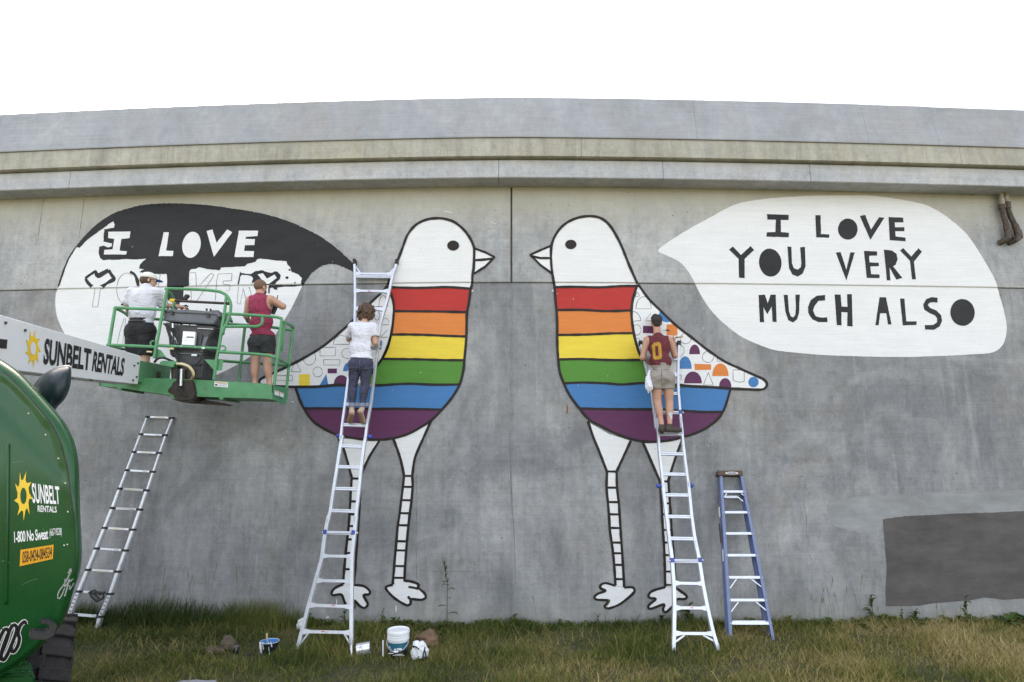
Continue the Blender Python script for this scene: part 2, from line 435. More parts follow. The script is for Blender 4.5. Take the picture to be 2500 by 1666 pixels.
paint_mat('paint_black', (0.016, 0.016, 0.018), 0.6, 0.35)
paint_mat('paint_line', (0.018, 0.013, 0.011), 0.6, 0.3)
paint_mat('paint_red', (0.45, 0.032, 0.026))
paint_mat('paint_orange', (0.67, 0.205, 0.048))
paint_mat('paint_yellow', (0.75, 0.56, 0.058))
paint_mat('paint_green', (0.075, 0.235, 0.035))
paint_mat('paint_blue', (0.045, 0.180, 0.41))
paint_mat('paint_purple', (0.110, 0.028, 0.085))
paint_mat('pencil', (0.12, 0.11, 0.11))
paint_mat('paint_grey_light', (0.262, 0.268, 0.270), 0.85, 0.20)
paint_mat('paint_grey_dark', (0.092, 0.083, 0.079), 0.75, 0.26)
paint_mat('paint_beige', (0.27, 0.262, 0.225), 0.8, 0.14)
paint_mat('stain_dark', (0.165, 0.168, 0.168), 0.9, 0.14)
paint_mat('rust', (0.20, 0.085, 0.03), 0.9, 0.3)

def fill(name, m, pix, off, parent, jitter=0.0, js=1.0):
    """flat coat of paint: polygon in photograph pixels laid on the wall surface, following its bends and the step at the joint"""
    if jitter:
        pix = straight_line(pix, 3.2, True)
        pix = [(x + jitter * mnoise.noise(Vector((x * js * 0.16, y * js * 0.16, 1))) + rnd.uniform(-.35, .35) * jitter, y + jitter * mnoise.noise(Vector((x * js * 0.16, y * js * 0.16, 8))) + rnd.uniform(-.35, .35) * jitter) for x, y in pix]
    pts = [on_wall(p) for p in pix]
    P = [Vector((q.x, 0, q.z)) for q in pts]
    tris = tessellate_polygon([P])
    bm = bmesh.new(); vv = [bm.verts.new(p) for p in P]
    for t in tris:
        try: bm.faces.new([vv[i] for i in t])
        except ValueError: pass
    x0, x1 = min(p.x for p in P), max(p.x for p in P)
    for k in range(math.ceil(x0 / CELL), math.floor(x1 / CELL) + 1):
        bmesh.ops.bisect_plane(bm, geom=bm.verts[:] + bm.edges[:] + bm.faces[:], plane_co=(k * CELL, 0, 0), plane_no=(1, 0, 0), dist=1e-6)
    for zc in (ZSTEP - 0.006, ZSTEP + 0.014):
        bmesh.ops.bisect_plane(bm, geom=bm.verts[:] + bm.edges[:] + bm.faces[:], plane_co=(0, 0, zc), plane_no=(0, 0, 1), dist=1e-6)
    vs_, fs, key = [], [], {}
    for f in bm.faces:
        cz = f.calc_center_median().z
        if f.calc_area() < 1e-9: continue
        side = 0 if cz > ZSTEP + 0.014 else (1 if cz < ZSTEP - 0.006 else 2)
        ids = []
        for v in f.verts:
            k = (round(v.co.x, 5), round(v.co.z, 5), side)
            if k not in key:
                x, z = v.co.x, v.co.z
                if side == 0: y = wall_y(x) - STEP - off
                elif side == 1: y = wall_y(x) - off
                else: y = wall_y(x) - off - STEP * min(1, max(0, (z - (ZSTEP - 0.006)) / 0.02)); y = y - 0.0005
                key[k] = len(vs_); vs_.append((x, y, z))
            ids.append(key[k])
        if len(set(ids)) >= 3: fs.append(ids)
    bm.free()
    me = bpy.data.meshes.new(name); me.from_pydata(vs_, [], fs); me.update()
    bm = bmesh.new(); bm.from_mesh(me)
    for f in bm.faces:
        if f.normal.y > 0: f.normal_flip()
    bm.to_mesh(me); bm.free()
    return link(name, me, m, parent)
def stroke_geo(mb, pix, w, off, wob=0.12, closed=False, step=4.0, sm=True, taper=False):
    pts = smooth_line(pix, step, closed) if sm else straight_line(pix, step, closed)
    if closed: pts = pts + [pts[0]]
    n = len(pts); o = len(mb.v)
    sd_ = rnd.uniform(0, 99)
    for i, p in enumerate(pts):
        a, b_ = Vector(pts[max(0, i - 1)]), Vector(pts[min(n - 1, i + 1)])
        if closed and i in (0, n - 1): a, b_ = Vector(pts[n - 2]), Vector(pts[1])
        d = b_ - a
        if d.length < 1e-6: d = Vector((1, 0))
        d.normalize(); nn = Vector((-d.y, d.x))
        ww = w * (1 + wob * mnoise.noise(Vector((i * step * 0.06, sd_, 0))) * 2)
        if closed and i in (0, n - 1): ww = w
        if taper: ww *= 0.35 + 0.65 * min(1, 3 * min(i, n - 1 - i) / n + 0.2)
        for s_ in (-1, 1):
            q = on_wall((p[0] + nn.x * ww / 2 * s_, p[1] + nn.y * ww / 2 * s_))
            mb.v.append((q.x, face_y(q.x, q.z) - off, q.z))
    for i in range(n - 1): mb.f.append((o + 2 * i, o + 2 * i + 1, o + 2 * i + 3, o + 2 * i + 2))
def stroke(name, m, lines, w, off, parent, **kw):
    mb = MB()
    for l in lines: stroke_geo(mb, l, w, off, **kw)
    return mb.build(name, m, parent)
def ell(cx, cy, rx, ry, n=36, rot=0.0, a0=0, a1=360):
    out = []
    for i in range(n + (a1 - a0 != 360)):
        t = R(a0 + (a1 - a0) * i / n); x, y = rx * math.cos(t), ry * math.sin(t)
        out.append((cx + x * math.cos(rot) - y * math.sin(rot), cy + x * math.sin(rot) + y * math.cos(rot)))
    return out
def dome(x0, x1, y0, y1, k=0.45):
    """arch shape: flat bottom y1, round top y0"""
    cx, rx = (x0 + x1) / 2, (x1 - x0) / 2; ry = (y1 - y0) * (1 - k * 0.3)
    return [(x0, y1)] + ell(cx, y0 + ry, rx, ry, 18, 0, 180, 360) + [(x1, y1)]
def x_at(chain, y):
    for (xa, ya), (xb, yb) in zip(chain[:-1], chain[1:]):
        if (ya - y) * (yb - y) <= 0 and ya != yb: return xa + (xb - xa) * (y - ya) / (yb - ya)
    return chain[0][0] if abs(y - chain[0][1]) < abs(y - chain[-1][1]) else chain[-1][0]
def band(v, top, bot, L, Rr):
    """stripe between the lines top and bot, bounded by the chains L and R (each point (x, y), y increasing)"""
    yl0, yl1 = top[0][1], bot[0][1]; yr0, yr1 = top[-1][1], bot[-1][1]
    left = [p for p in L if yl0 < p[1] < yl1]; right = [p for p in Rr if yr0 < p[1] < yr1]
    pts = [(x_at(L, yl0), yl0)] + top[1:-1] + [(x_at(Rr, yr0), yr0)] + right + [(x_at(Rr, yr1), yr1)] + bot[1:-1][::-1] + [(x_at(L, yl1), yl1)] + left[::-1]
    return mp(v, pts)

STRIPES = ['red', 'orange', 'yellow', 'green', 'blue', 'purple']
LW = 6.3
def bird(v, left, spec):
    b_ = MB(); root = None
    out = smooth_line(spec['outline'], 8.0)
    # head and whole silhouette in white first, then stripes over it
    sil = mp(v, smooth_line(spec['silhouette'], 8.0, True))
    root = fill('painted_bird', 'paint_white', sil, 0.0022, wall)
    root['label'] = spec['label']
    Lc, Rc = spec['L'], spec['R']
    for i, cname in enumerate(STRIPES):
        top, bot = spec['lines'][i], spec['lines'][i + 1]
        ll = Lc if i < 4 else spec.get('L2', Lc); rr = Rc if i < 4 else spec.get('R2', Rc)
        fill('stripe', 'paint_' + cname, band(v, top, bot, ll, rr), 0.0045, root)['label'] = cname + ' stripe'
    wing = fill('wing', 'paint_white', mp(v, smooth_line(spec['wing'], 8.0, True)), 0.0065, root)
    for cname, pts in spec['shapes']: fill('wing_shape', 'paint_' + cname, mp(v, pts), 0.0085, wing)
    stroke('pencil_outline', 'pencil', [mp(v, p) for p in spec['pencil']], 1.15, 0.0088, wing, sm=False, wob=0.3)
    mb = MB()
    for l in spec['strokes']: stroke_geo(mb, mp(v, l), LW, 0.0105)
    for l in spec['lines'][:-1]: stroke_geo(mb, mp(v, l), LW * 0.92, 0.0108)
    mb.build('outline', 'paint_line', root)
    fill('eye', 'paint_line', mp(v, spec['eye']), 0.009, root)
    bk = fill('beak', 'paint_white', mp(v, spec['beak']), 0.0050, root)
    stroke('beak_outline', 'paint_line', [mp(v, spec['beak']), mp(v, spec['beak_mid'])], LW * 0.9, 0.0105, bk, sm=False)
    vl = spec['leg_view']
    for lg in spec['legs']:
        L, Rr = lg['shin_l'], lg['shin_r']
        thigh = fill('leg', 'paint_white', mp(vl, lg['thigh'] ), 0.0030, root)
        shin = mp(vl, L + Rr[::-1]); fill('shin', 'paint_white', shin, 0.0034, thigh)
        foot = mp(vl, smooth_line(lg['foot'], 7.0, False)); fill('foot', 'paint_white', foot, 0.0038, thigh)
        mb = MB()
        for l in (lg['tl'], lg['tr'], L, Rr): stroke_geo(mb, mp(vl, l), LW, 0.0072)
        for y in lg['bars']:
            stroke_geo(mb, mp(vl, [(x_at(L, y), y), (x_at(Rr, y + 1), y + 1)]), LW * 0.85, 0.0076, sm=False)
        stroke_geo(mb, foot, LW, 0.0080, sm=False)
        for l in lg.get('toes', []): stroke_geo(mb, mp(vl, l), LW * 0.9, 0.0080)
        mb.build('leg_outline', 'paint_line', thigh)

gb = [(905, 515), (935, 440), (975, 345), (1000, 280), (1030, 200), (1070, 145), (1110, 115), (1160, 95), (1215, 88), (1270, 92), (1330, 112), (1385, 155), (1425, 205), (1450, 255), (1458, 290), (1455, 400), (1447, 450), (1445, 500), (1436, 540)]
gR = [(1436, 530), (1425, 620), (1412, 690), (1410, 760), (1408, 840), (1402, 920), (1395, 990), (1390, 1050), (1372, 1130), (1352, 1175), (1310, 1240), (1250, 1310), (1180, 1380), (1100, 1430), (1040, 1462), (970, 1485), (880, 1500)]
gLb = [(318, 1165), (350, 1255), (390, 1330), (440, 1390), (520, 1440), (590, 1470), (700, 1492), (780, 1500), (880, 1500)]
gW = [(905, 515), (930, 580), (945, 640), (943, 720), (930, 820), (905, 910), (870, 985), (830, 1040), (790, 1090), (740, 1145)]
lines_g = [[(915, 527), (1000, 530), (1100, 532), (1200, 529), (1300, 527), (1436, 537)], [(945, 680), (1060, 681), (1180, 682), (1300, 684), (1412, 687)],
           [(928, 830), (1000, 829), (1150, 832), (1280, 838), (1408, 842)], [(870, 985), (1000, 986), (1120, 988), (1260, 992), (1395, 993)],
           [(318, 1165), (480, 1162), (580, 1152), (720, 1150), (850, 1153), (960, 1146), (1060, 1143), (1200, 1149), (1360, 1148)],
           [(372, 1300), (550, 1300), (700, 1303), (1000, 1303), (1252, 1308)], gLb[4:] + []]
wing_g = [(900, 520), (880, 550), (800, 625), (690, 735), (620, 800), (500, 900), (380, 975), (285, 1025), (190, 1070), (115, 1103), (88, 1125), (100, 1148), (180, 1158), (318, 1163), (480, 1160), (580, 1150), (720, 1150), (760, 1125), (830, 1035), (870, 985), (905, 910), (930, 820), (943, 720), (945, 640), (930, 580), (912, 530)]
def purple_band(lines5, Lb, Rb):
    return [(x_at(Lb, lines5[0][1]), lines5[0][1])]
bird(ZG, True, dict(
    label='rainbow striped bird facing right, with unfinished wing',
    outline=gb, silhouette=gb + [(1436, 560), (1100, 600), (905, 560)], L=gW, R=gR, L2=gLb[:5] + [(520, 1440)], R2=gR[:14],
    lines=lines_g[:6] + [[(520, 1440), (590, 1470), (700, 1492), (780, 1500), (880, 1500), (970, 1485), (1040, 1462), (1100, 1430)]],
    wing=wing_g,
    shapes=[('purple', [(523, 1047), (583, 1046), (582, 1077), (523, 1077)]), ('yellow', [(340, 1083), (410, 1082), (409, 1158), (341, 1160)]), ('blue', [(515, 1080), (528, 1156), (468, 1160)]),
            ('purple', dome(562, 660, 1088, 1148, 0)), ('blue', dome(622, 690, 1008, 1064, 0)), ('blue', [(850, 870), (872, 868), (866, 925), (846, 927)]), ('purple', [(893, 610), (908, 604), (908, 650), (895, 650)]), ('blue', [(672, 745), (700, 718), (712, 735), (690, 752)])],
    pencil=[dome(560, 662, 836, 892, 0) + [(560, 892)], [(475, 912), (574, 910), (573, 966), (475, 966), (475, 912)], ell(650, 950, 37, 33), [(498, 990), (602, 990), (600, 1024), (499, 1024), (498, 990)],
            ell(460, 1068, 30, 32), [(316, 1000), (290, 1067), (355, 1067), (322, 1003)], ell(407, 978, 40, 46, 30, 0, -60, 200), [(193, 1090), (299, 1090), (298, 1123), (196, 1121), (193, 1090)],
            [(868, 768), (915, 766)], ell(890, 768, 26, 42, 14, 0, 200, 340), ell(838, 708, 16, 30), dome(850, 905, 580, 650, 0), [(814, 650), (875, 652)], [(818, 640), (812, 652)], [(862, 845), (905, 800)], [(866, 848), (908, 846)], ell(720, 850, 26, 30)],
    strokes=[gb, gR, gLb, wing_g[:22], gW],
    eye=ell(1324, 262, 38, 32), beak=[(1458, 280), (1530, 306), (1588, 336), (1530, 395), (1456, 442)], beak_mid=[(1460, 356), (1520, 352), (1584, 344)],
    leg_view=ZJ, legs=[
        dict(thigh=[(815, 112), (845, 200), (880, 345), (931, 345), (950, 230), (1000, 110), (1048, 5), (960, 60)], tl=[(812, 112), (845, 200), (865, 270), (880, 347)], tr=[(1050, 0), (1000, 110), (950, 230), (931, 347)],
             shin_l=[(880, 345), (872, 420), (862, 500), (851, 590), (838, 680), (830, 780), (822, 860), (815, 950), (810, 1000), (808, 1038)],
             shin_r=[(932, 345), (934, 420), (925, 520), (912, 620), (900, 740), (893, 830), (886, 920), (882, 1015), (881, 1020)], bars=[345, 415, 500, 583, 660, 762, 820, 920, 995],
             foot=[(808, 1040), (775, 1048), (763, 1062), (800, 1108), (850, 1146), (900, 1170), (922, 1158), (926, 1132), (990, 1135), (1018, 1120), (1008, 1092), (968, 1056), (975, 1042), (955, 1028), (915, 1017), (884, 1014)],
             toes=[[(908, 1053), (940, 1058), (970, 1066)], [(905, 1113), (912, 1125), (926, 1132)]]),
        dict(thigh=[(462, 108), (500, 190), (545, 352), (600, 352), (650, 240), (722, 122), (600, 112)], tl=[(462, 105), (500, 190), (545, 352)], tr=[(722, 122), (685, 180), (650, 240), (600, 352)],
             shin_l=[(547, 352), (540, 450), (534, 560), (525, 680), (512, 800), (502, 900), (494, 1000), (492, 1036)],
             shin_r=[(601, 352), (598, 450), (594, 560), (585, 700), (574, 850), (568, 950), (560, 1010), (556, 1038)], bars=[362, 432, 508, 590, 665, 750, 838, 940],
             foot=[(492, 1036), (440, 1060), (418, 1090), (428, 1106), (480, 1103), (505, 1158), (540, 1190), (562, 1182), (562, 1140), (598, 1175), (628, 1187), (648, 1162), (622, 1108), (656, 1100), (660, 1078), (622, 1048), (556, 1040)])]))

hb = [(800, 505), (770, 440), (740, 370), (700, 270), (660, 190), (620, 130), (580, 95), (535, 78), (480, 75), (420, 85), (360, 110), (310, 150), (275, 200), (255, 250), (248, 310), (252, 400), (262, 470), (272, 530)]
hL = [(271, 520), (278, 620), (285, 690), (288, 760), (288, 840), (290, 920), (295, 990), (305, 1070), (330, 1140), (370, 1220), (430, 1300), (490, 1370), (560, 1410), (650, 1455), (740, 1490), (850, 1512), (930, 1512)]
hRb = [(1393, 1175), (1375, 1240), (1350, 1310), (1310, 1370), (1230, 1430), (1150, 1465), (1090, 1482), (1010, 1503), (930, 1512)]
hW = [(800, 512), (783, 560), (768, 620), (762, 700), (770, 780), (785, 860), (812, 950), (840, 1000), (862, 1060), (880, 1140)]
lines_h = [[(271, 527), (400, 525), (560, 528), (700, 520), (805, 520)], [(285, 673), (450, 672), (600, 680), (765, 675)], [(288, 832), (480, 829), (640, 822), (778, 820)],
           [(295, 988), (450, 985), (600, 991), (720, 992), (832, 990)], [(330, 1140), (450, 1135), (600, 1140), (700, 1147), (860, 1138), (1060, 1152), (1280, 1165), (1393, 1173)],
           [(430, 1300), (550, 1303), (700, 1305), (900, 1306), (1100, 1315), (1200, 1322), (1345, 1322)], [(490, 1370), (560, 1410), (650, 1455), (740, 1490), (850, 1512), (930, 1512), (1010, 1503), (1090, 1482), (1150, 1465), (1230, 1430), (1310, 1370)]]
wing_h = [(803, 508), (870, 600), (950, 680), (1050, 775), (1150, 852), (1250, 930), (1350, 998), (1450, 1045), (1550, 1090), (1600, 1113), (1624, 1140), (1618, 1166), (1588, 1180), (1500, 1178), (1393, 1173), (1280, 1165), (1150, 1160), (1060, 1150), (950, 1142), (880, 1140), (862, 1060), (840, 1000), (812, 950), (785, 860), (770, 780), (762, 700), (768, 620), (785, 560)]
bird(ZH, False, dict(
    label='rainbow striped bird facing left, with coloured shapes on its wing',
    outline=hb, silhouette=hb + [(275, 560), (600, 590), (800, 560)], L=hL, R=hW, L2=hL[:13], R2=hRb[:6], lines=lines_h,
    wing=wing_h,
    shapes=[('blue', [(943, 682), (975, 708), (1012, 745), (990, 752), (960, 745), (940, 722), (936, 700)]), ('purple', [(835, 773), (905, 776), (903, 822), (834, 820)]), ('orange', [(985, 765), (1052, 763), (1056, 832), (1040, 836), (986, 834)]),
            ('purple', dome(1130, 1198, 893, 955, .3)), ('blue', dome(1062, 1145, 968, 1048, .2)), ('orange', [(1162, 1016), (1270, 1019), (1268, 1054), (1166, 1056)]), ('orange', dome(1277, 1380, 1013, 1094, .2)),
            ('purple', dome(1097, 1210, 1065, 1141, .2)), ('purple', dome(1320, 1398, 1107, 1168, .5)), ('blue', ell(1539, 1132, 33, 33)), ('purple', [(835, 900), (850, 900), (850, 940), (835, 940)])],
    pencil=[[(797, 556), (785, 590), (815, 583), (797, 556)], dome(790, 888, 588, 665, 0) + [(790, 665)], ell(768, 740, 52, 58, 16, 0, 270, 360), [(768, 745), (820, 740)], [(886, 692), (849, 742), (890, 742)],
            ell(795, 800, 27, 33), [(788, 856), (812, 856), (812, 882)], ell(1107, 855, 34, 33), ell(1249, 972, 36, 35), [(1310, 965), (1308, 1000), (1360, 998)], [(1408, 1055), (1480, 1055), (1480, 1128), (1450, 1134), (1410, 1122), (1408, 1055)],
            [(1251, 1072), (1220, 1150), (1283, 1152), (1251, 1072)], [(1063, 1088), (1080, 1088), (1078, 1115), (1064, 1115)], ell(1062, 932, 36, 38, 20, 0, -80, 80)],
    strokes=[hb, hL, hRb, wing_h[:20], hW],
    eye=ell(375, 255, 36, 30), beak=[(250, 263), (185, 290), (117, 321), (180, 385), (255, 440)], beak_mid=[(122, 329), (180, 342), (246, 342)],
    leg_view=ZK, legs=[
        dict(thigh=[(92, 2), (160, 180), (213, 317), (275, 317), (320, 220), (366, 122), (230, 80)], tl=[(92, -4), (125, 95), (160, 180), (213, 317)], tr=[(366, 120), (320, 220), (275, 317)],
             shin_l=[(214, 317), (211, 420), (220, 520), (228, 620), (233, 700), (245, 780), (255, 860), (262, 950), (268, 1044)], shin_r=[(274, 317), (278, 420), (289, 520), (296, 620), (302, 720), (308, 800), (313, 880), (318, 960), (323, 1056)],
             bars=[317, 420, 512, 590, 677, 770, 838, 912, 1003],
             foot=[(268, 1046), (205, 1029), (172, 1043), (176, 1064), (205, 1078), (155, 1097), (134, 1119), (150, 1134), (215, 1138), (228, 1142), (200, 1176), (222, 1190), (290, 1166), (350, 1122), (388, 1082), (376, 1056), (323, 1058)]),
        dict(thigh=[(442, 132), (490, 240), (550, 377), (604, 377), (650, 230), (696, 106), (560, 128)], tl=[(442, 130), (490, 240), (550, 377)], tr=[(698, 104), (650, 230), (604, 377)],
             shin_l=[(551, 377), (560, 500), (565, 600), (571, 700), (578, 800), (582, 900), (584, 1000), (586, 1052)], shin_r=[(605, 377), (612, 480), (620, 600), (626, 700), (633, 800), (641, 900), (648, 1000), (651, 1055)],
             bars=[380, 455, 520, 590, 690, 770, 850, 955, 1040],
             foot=[(586, 1054), (505, 1078), (478, 1106), (490, 1124), (524, 1130), (482, 1168), (478, 1188), (502, 1190), (576, 1165), (570, 1198), (590, 1214), (640, 1168), (662, 1132), (708, 1130), (720, 1110), (651, 1058)])]))

# ---- right speech bubble
bub = [(70, 435), (150, 375), (280, 295), (400, 230), (520, 165), (620, 135), (750, 117), (900, 105), (1060, 98), (1250, 96), (1400, 98), (1540, 115), (1650, 135), (1750, 160), (1850, 215), (1940, 285), (2000, 345), (2060, 430), (2120, 530), (2175, 630), (2200, 720), (2225, 810), (2243, 900), (2240, 970), (2215, 1035), (2150, 1078), (2000, 1090), (1800, 1100), (1600, 1105), (1400, 1103), (1150, 1095), (1000, 1085), (850, 1070), (780, 1058), (700, 1030), (600, 985), (520, 930), (440, 860), (380, 790), (330, 710), (285, 620), (240, 550), (190, 505), (130, 475), (82, 455)]
sb = fill('speech_bubble', 'paint_white', mp(ZI, smooth_line(bub, 10, True)), 0.0025, wall, jitter=0.5)
sb['label'] = 'finished white speech bubble with black letters'
LET = [
 [(747, 213), (883, 218), (883, 250), (833, 250), (835, 325), (885, 330), (883, 358), (743, 354), (747, 327), (800, 325), (803, 248), (750, 248)],
 [(1049, 220), (1082, 220), (1085, 338), (1137, 340), (1135, 361), (1055, 358)], ell(1252, 307, 61, 66), [(1327, 225), (1360, 218), (1397, 310), (1447, 232), (1480, 236), (1393, 374)],
 [(1506, 232), (1597, 235), (1600, 265), (1545, 265), (1547, 295), (1605, 295), (1605, 320), (1548, 320), (1550, 352), (1612, 360), (1612, 383), (1514, 376)],
 [(511, 435), (535, 415), (585, 468), (645, 413), (667, 437), (608, 492), (608, 613), (573, 610), (570, 492)], ell(768, 516, 70, 88, 36, -0.12),
 [(875, 415), (900, 417), (903, 520), (915, 550), (940, 560), (958, 545), (962, 520), (955, 420), (985, 418), (988, 540), (970, 585), (940, 603), (905, 590), (885, 550)],
 [(1177, 453), (1207, 450), (1243, 560), (1268, 452), (1296, 452), (1243, 627)], [(1353, 443), (1435, 446), (1435, 472), (1385, 473), (1388, 515), (1445, 517), (1446, 538), (1393, 540), (1397, 588), (1450, 590), (1450, 613), (1370, 612)],
 [(1477, 435), (1525, 440), (1555, 460), (1563, 495), (1550, 530), (1535, 540), (1593, 612), (1555, 622), (1512, 545), (1518, 628), (1495, 626), (1488, 540)],
 [(1578, 440), (1597, 425), (1648, 478), (1693, 427), (1715, 448), (1665, 510), (1677, 620), (1653, 621), (1640, 505)],
 [(695, 718), (735, 716), (752, 770), (770, 716), (802, 716), (808, 887), (782, 885), (777, 790), (750, 838), (725, 795), (730, 888), (703, 888)],
 [(852, 718), (877, 717), (885, 820), (895, 850), (912, 858), (925, 840), (928, 800), (925, 716), (952, 716), (948, 830), (935, 870), (910, 890), (880, 875), (862, 820)],
 [(1110, 718), (1110, 752), (1070, 755), (1045, 785), (1035, 815), (1050, 850), (1085, 860), (1123, 857), (1125, 887), (1070, 888), (1030, 870), (1005, 830), (1003, 795), (1020, 750), (1060, 722)],
 [(1170, 715), (1207, 715), (1213, 790), (1250, 793), (1247, 713), (1277, 713), (1282, 915), (1248, 912), (1250, 827), (1212, 825), (1213, 908), (1183, 906)],
 [(1450, 732), (1490, 732), (1525, 902), (1503, 902), (1492, 832), (1453, 832), (1445, 907), (1424, 907)], [(1578, 740), (1605, 740), (1617, 882), (1682, 883), (1680, 905), (1595, 908)],
 [(1812, 735), (1775, 732), (1740, 745), (1722, 780), (1730, 810), (1760, 830), (1795, 845), (1810, 865), (1808, 890), (1785, 905), (1732, 906), (1735, 934), (1790, 935), (1825, 915), (1840, 880), (1835, 845), (1805, 815), (1765, 798), (1752, 782), (1760, 768), (1785, 763), (1812, 767)],
 ell(1968, 827, 76, 84, 36, -0.1)]
for l in LET: fill('letter', 'paint_black', mp(ZI, l), 0.005, sb, jitter=0.35)

# ---- left speech bubble, half painted
top_edge = [(105, 660), (130, 580), (170, 480), (230, 390), (320, 290), (400, 225), (480, 180), (560, 155), (640, 135), (760, 124), (900, 124), (1050, 133), (1200, 152), (1400, 185), (1560, 230), (1700, 290), (1800, 345), (1900, 420), (1975, 490), (2025, 535)]
low_tip = [(2000, 558), (1985, 555), (1930, 530), (1870, 511), (1800, 520), (1740, 560), (1690, 620), (1668, 650)]
rest = [(1600, 790), (1540, 890), (1460, 1010), (1340, 1098), (1200, 1180), (1050, 1245), (900, 1290), (700, 1300), (500, 1240), (330, 1140), (200, 1020), (150, 950), (120, 890), (100, 830), (92, 760), (95, 700)]
lb = fill('speech_bubble', 'paint_white', mp(ZB, smooth_line(top_edge, 10) + smooth_line(low_tip, 10) + smooth_line(rest, 10)), 0.0025, wall)
lb['label'] = 'unfinished speech bubble, half blackened, with white letters'
rag = [(1668, 650), (1660, 635), (1665, 600), (1640, 575), (1600, 560), (1590, 530), (1572, 512), (1568, 492), (1500, 488), (1400, 475), (1380, 480), (1368, 497), (1320, 508), (1300, 525), (1150, 533), (1140, 550), (1060, 542), (1010, 530), (990, 540), (955, 545), (947, 560), (945, 600), (947, 640), (940, 650), (912, 655), (910, 700), (905, 748), (860, 755), (808, 740), (805, 655), (805, 578), (800, 574), (740, 574), (690, 573), (650, 566), (628, 562), (640, 553), (662, 543), (628, 540), (632, 515), (650, 495), (670, 476), (600, 482), (540, 478), (480, 484), (430, 482), (400, 487), (378, 472), (370, 440), (372, 400), (398, 393), (430, 404), (452, 397), (455, 378), (420, 372), (400, 366), (402, 320), (405, 290), (430, 284), (467, 278), (472, 258), (462, 238), (430, 258), (400, 282), (330, 330), (290, 362), (268, 385), (250, 407), (228, 402), (205, 440), (180, 480), (158, 535), (146, 572), (136, 600), (122, 645), (108, 662)]
bk = fill('black_paint', 'paint_black', mp(ZB, smooth_line(top_edge, 10) + smooth_line(low_tip, 10)) + mp(ZB, rag), 0.0048, lb, jitter=0.9, js=2.2)
WL = [[(432, 305), (573, 303), (567, 345), (515, 350), (503, 425), (550, 430), (545, 450), (403, 450), (406, 420), (458, 418), (470, 350), (430, 345)], [(785, 308), (818, 308), (800, 425), (847, 427), (843, 460), (752, 460)],
      ell(962, 388, 58, 84, 36, 0.2), [(1058, 300), (1095, 290), (1122, 375), (1190, 290), (1222, 308), (1105, 465)], [(1265, 298), (1387, 298), (1383, 332), (1310, 337), (1305, 350), (1367, 352), (1363, 390), (1303, 390), (1297, 427), (1360, 428), (1358, 466), (1235, 466)]]
for l in WL: fill('letter', 'paint_white', mp(ZB, l), 0.0072, lb, jitter=0.35)
blob = [(755, 990), (765, 1010), (880, 1022), (940, 985), (1020, 972), (1090, 998), (1140, 1007), (1180, 985), (1220, 990), (1255, 1040), (1245, 1085), (1205, 1120), (1190, 1148), (1110, 1152), (1070, 1152), (1000, 1100), (950, 1112), (910, 1130), (892, 1155), (900, 1110), (908, 1080), (895, 1055), (860, 1037), (770, 1032), (750, 1060), (735, 1150), (718, 1150), (735, 1060)]
fill('black_paint', 'paint_black', mp(ZO, blob), 0.0050, lb, jitter=0.9, js=2)
fill('letter', 'paint_white', mp(ZO, [(968, 1025), (1035, 1013), (1085, 1080), (1180, 1028), (1208, 1070), (1110, 1145), (1060, 1145)]), 0.0072, lb)
fill('black_paint', 'paint_black', mp(ZO, [(1108, 1153), (1300, 1160), (1520, 1152), (1522, 1166), (1400, 1180), (1300, 1178), (1215, 1190), (1212, 1218), (1180, 1215), (1150, 1190), (1120, 1200), (1118, 1262), (1098, 1262)]), 0.0050, lb, jitter=0.8, js=2)
for x, y, r in ((1367, 970, 14), (1335, 1067, 20), (1432, 1130, 11)): fill('black_paint', 'paint_black', mp(ZO, ell(x, y, r, r * .85, 10)), 0.0050, lb, jitter=0.6)
mb = MB()
for l, w in (([(283, 602), (315, 578), (350, 556)], 5), ([(345, 552), (355, 572), (366, 586), (400, 568), (432, 550)], 8), ([(432, 550), (452, 580), (466, 606), (430, 628), (383, 660)], 8), ([(286, 604), (300, 628), (330, 659)], 7),
             ([(570, 558), (600, 580), (615, 615), (622, 650)], 7), ([(512, 768), (545, 772), (560, 776)], 4)):
    stroke_geo(mb, mp(ZB, l), w, 0.0055, wob=0.35, step=2.5)
mb.build('black_paint', 'paint_black', lb)
pen = [mp(ZN, l) for l in ([(905, 1225), (865, 1460), (935, 1464), (972, 1228)], ell(1300, 1230, 122, 200, 30, 0.05, 60, 300), [(1710, 1210), (1735, 1040)])] + \
      [mp(ZO, l) for l in ([(118, 1008), (195, 1002), (203, 1165), (215, 1175)], [(245, 1160), (385, 1010), (425, 1035), (215, 1350)], [(440, 1350), (455, 1120), (475, 1020), (650, 1015), (640, 1105), (540, 1108), (535, 1148), (622, 1155), (618, 1225), (570, 1235)],
                          [(730, 1180), (710, 1380), (750, 1400), (790, 1200), (830, 1380)], [(860, 1180), (905, 1330)], [(135, 1200), (140, 1385)])] + \
      [mp(ZE, l) for l in ([(305, 605), (262, 740), (235, 860)], [(320, 610), (288, 860)])] + [mp(ZF, [(440, 100), (415, 225)]), mp(ZF, [(700, 170), (680, 200)])]
stroke('pencil_outline', 'pencil', pen, 1.0, 0.0056, lb, sm=False, wob=0.3)

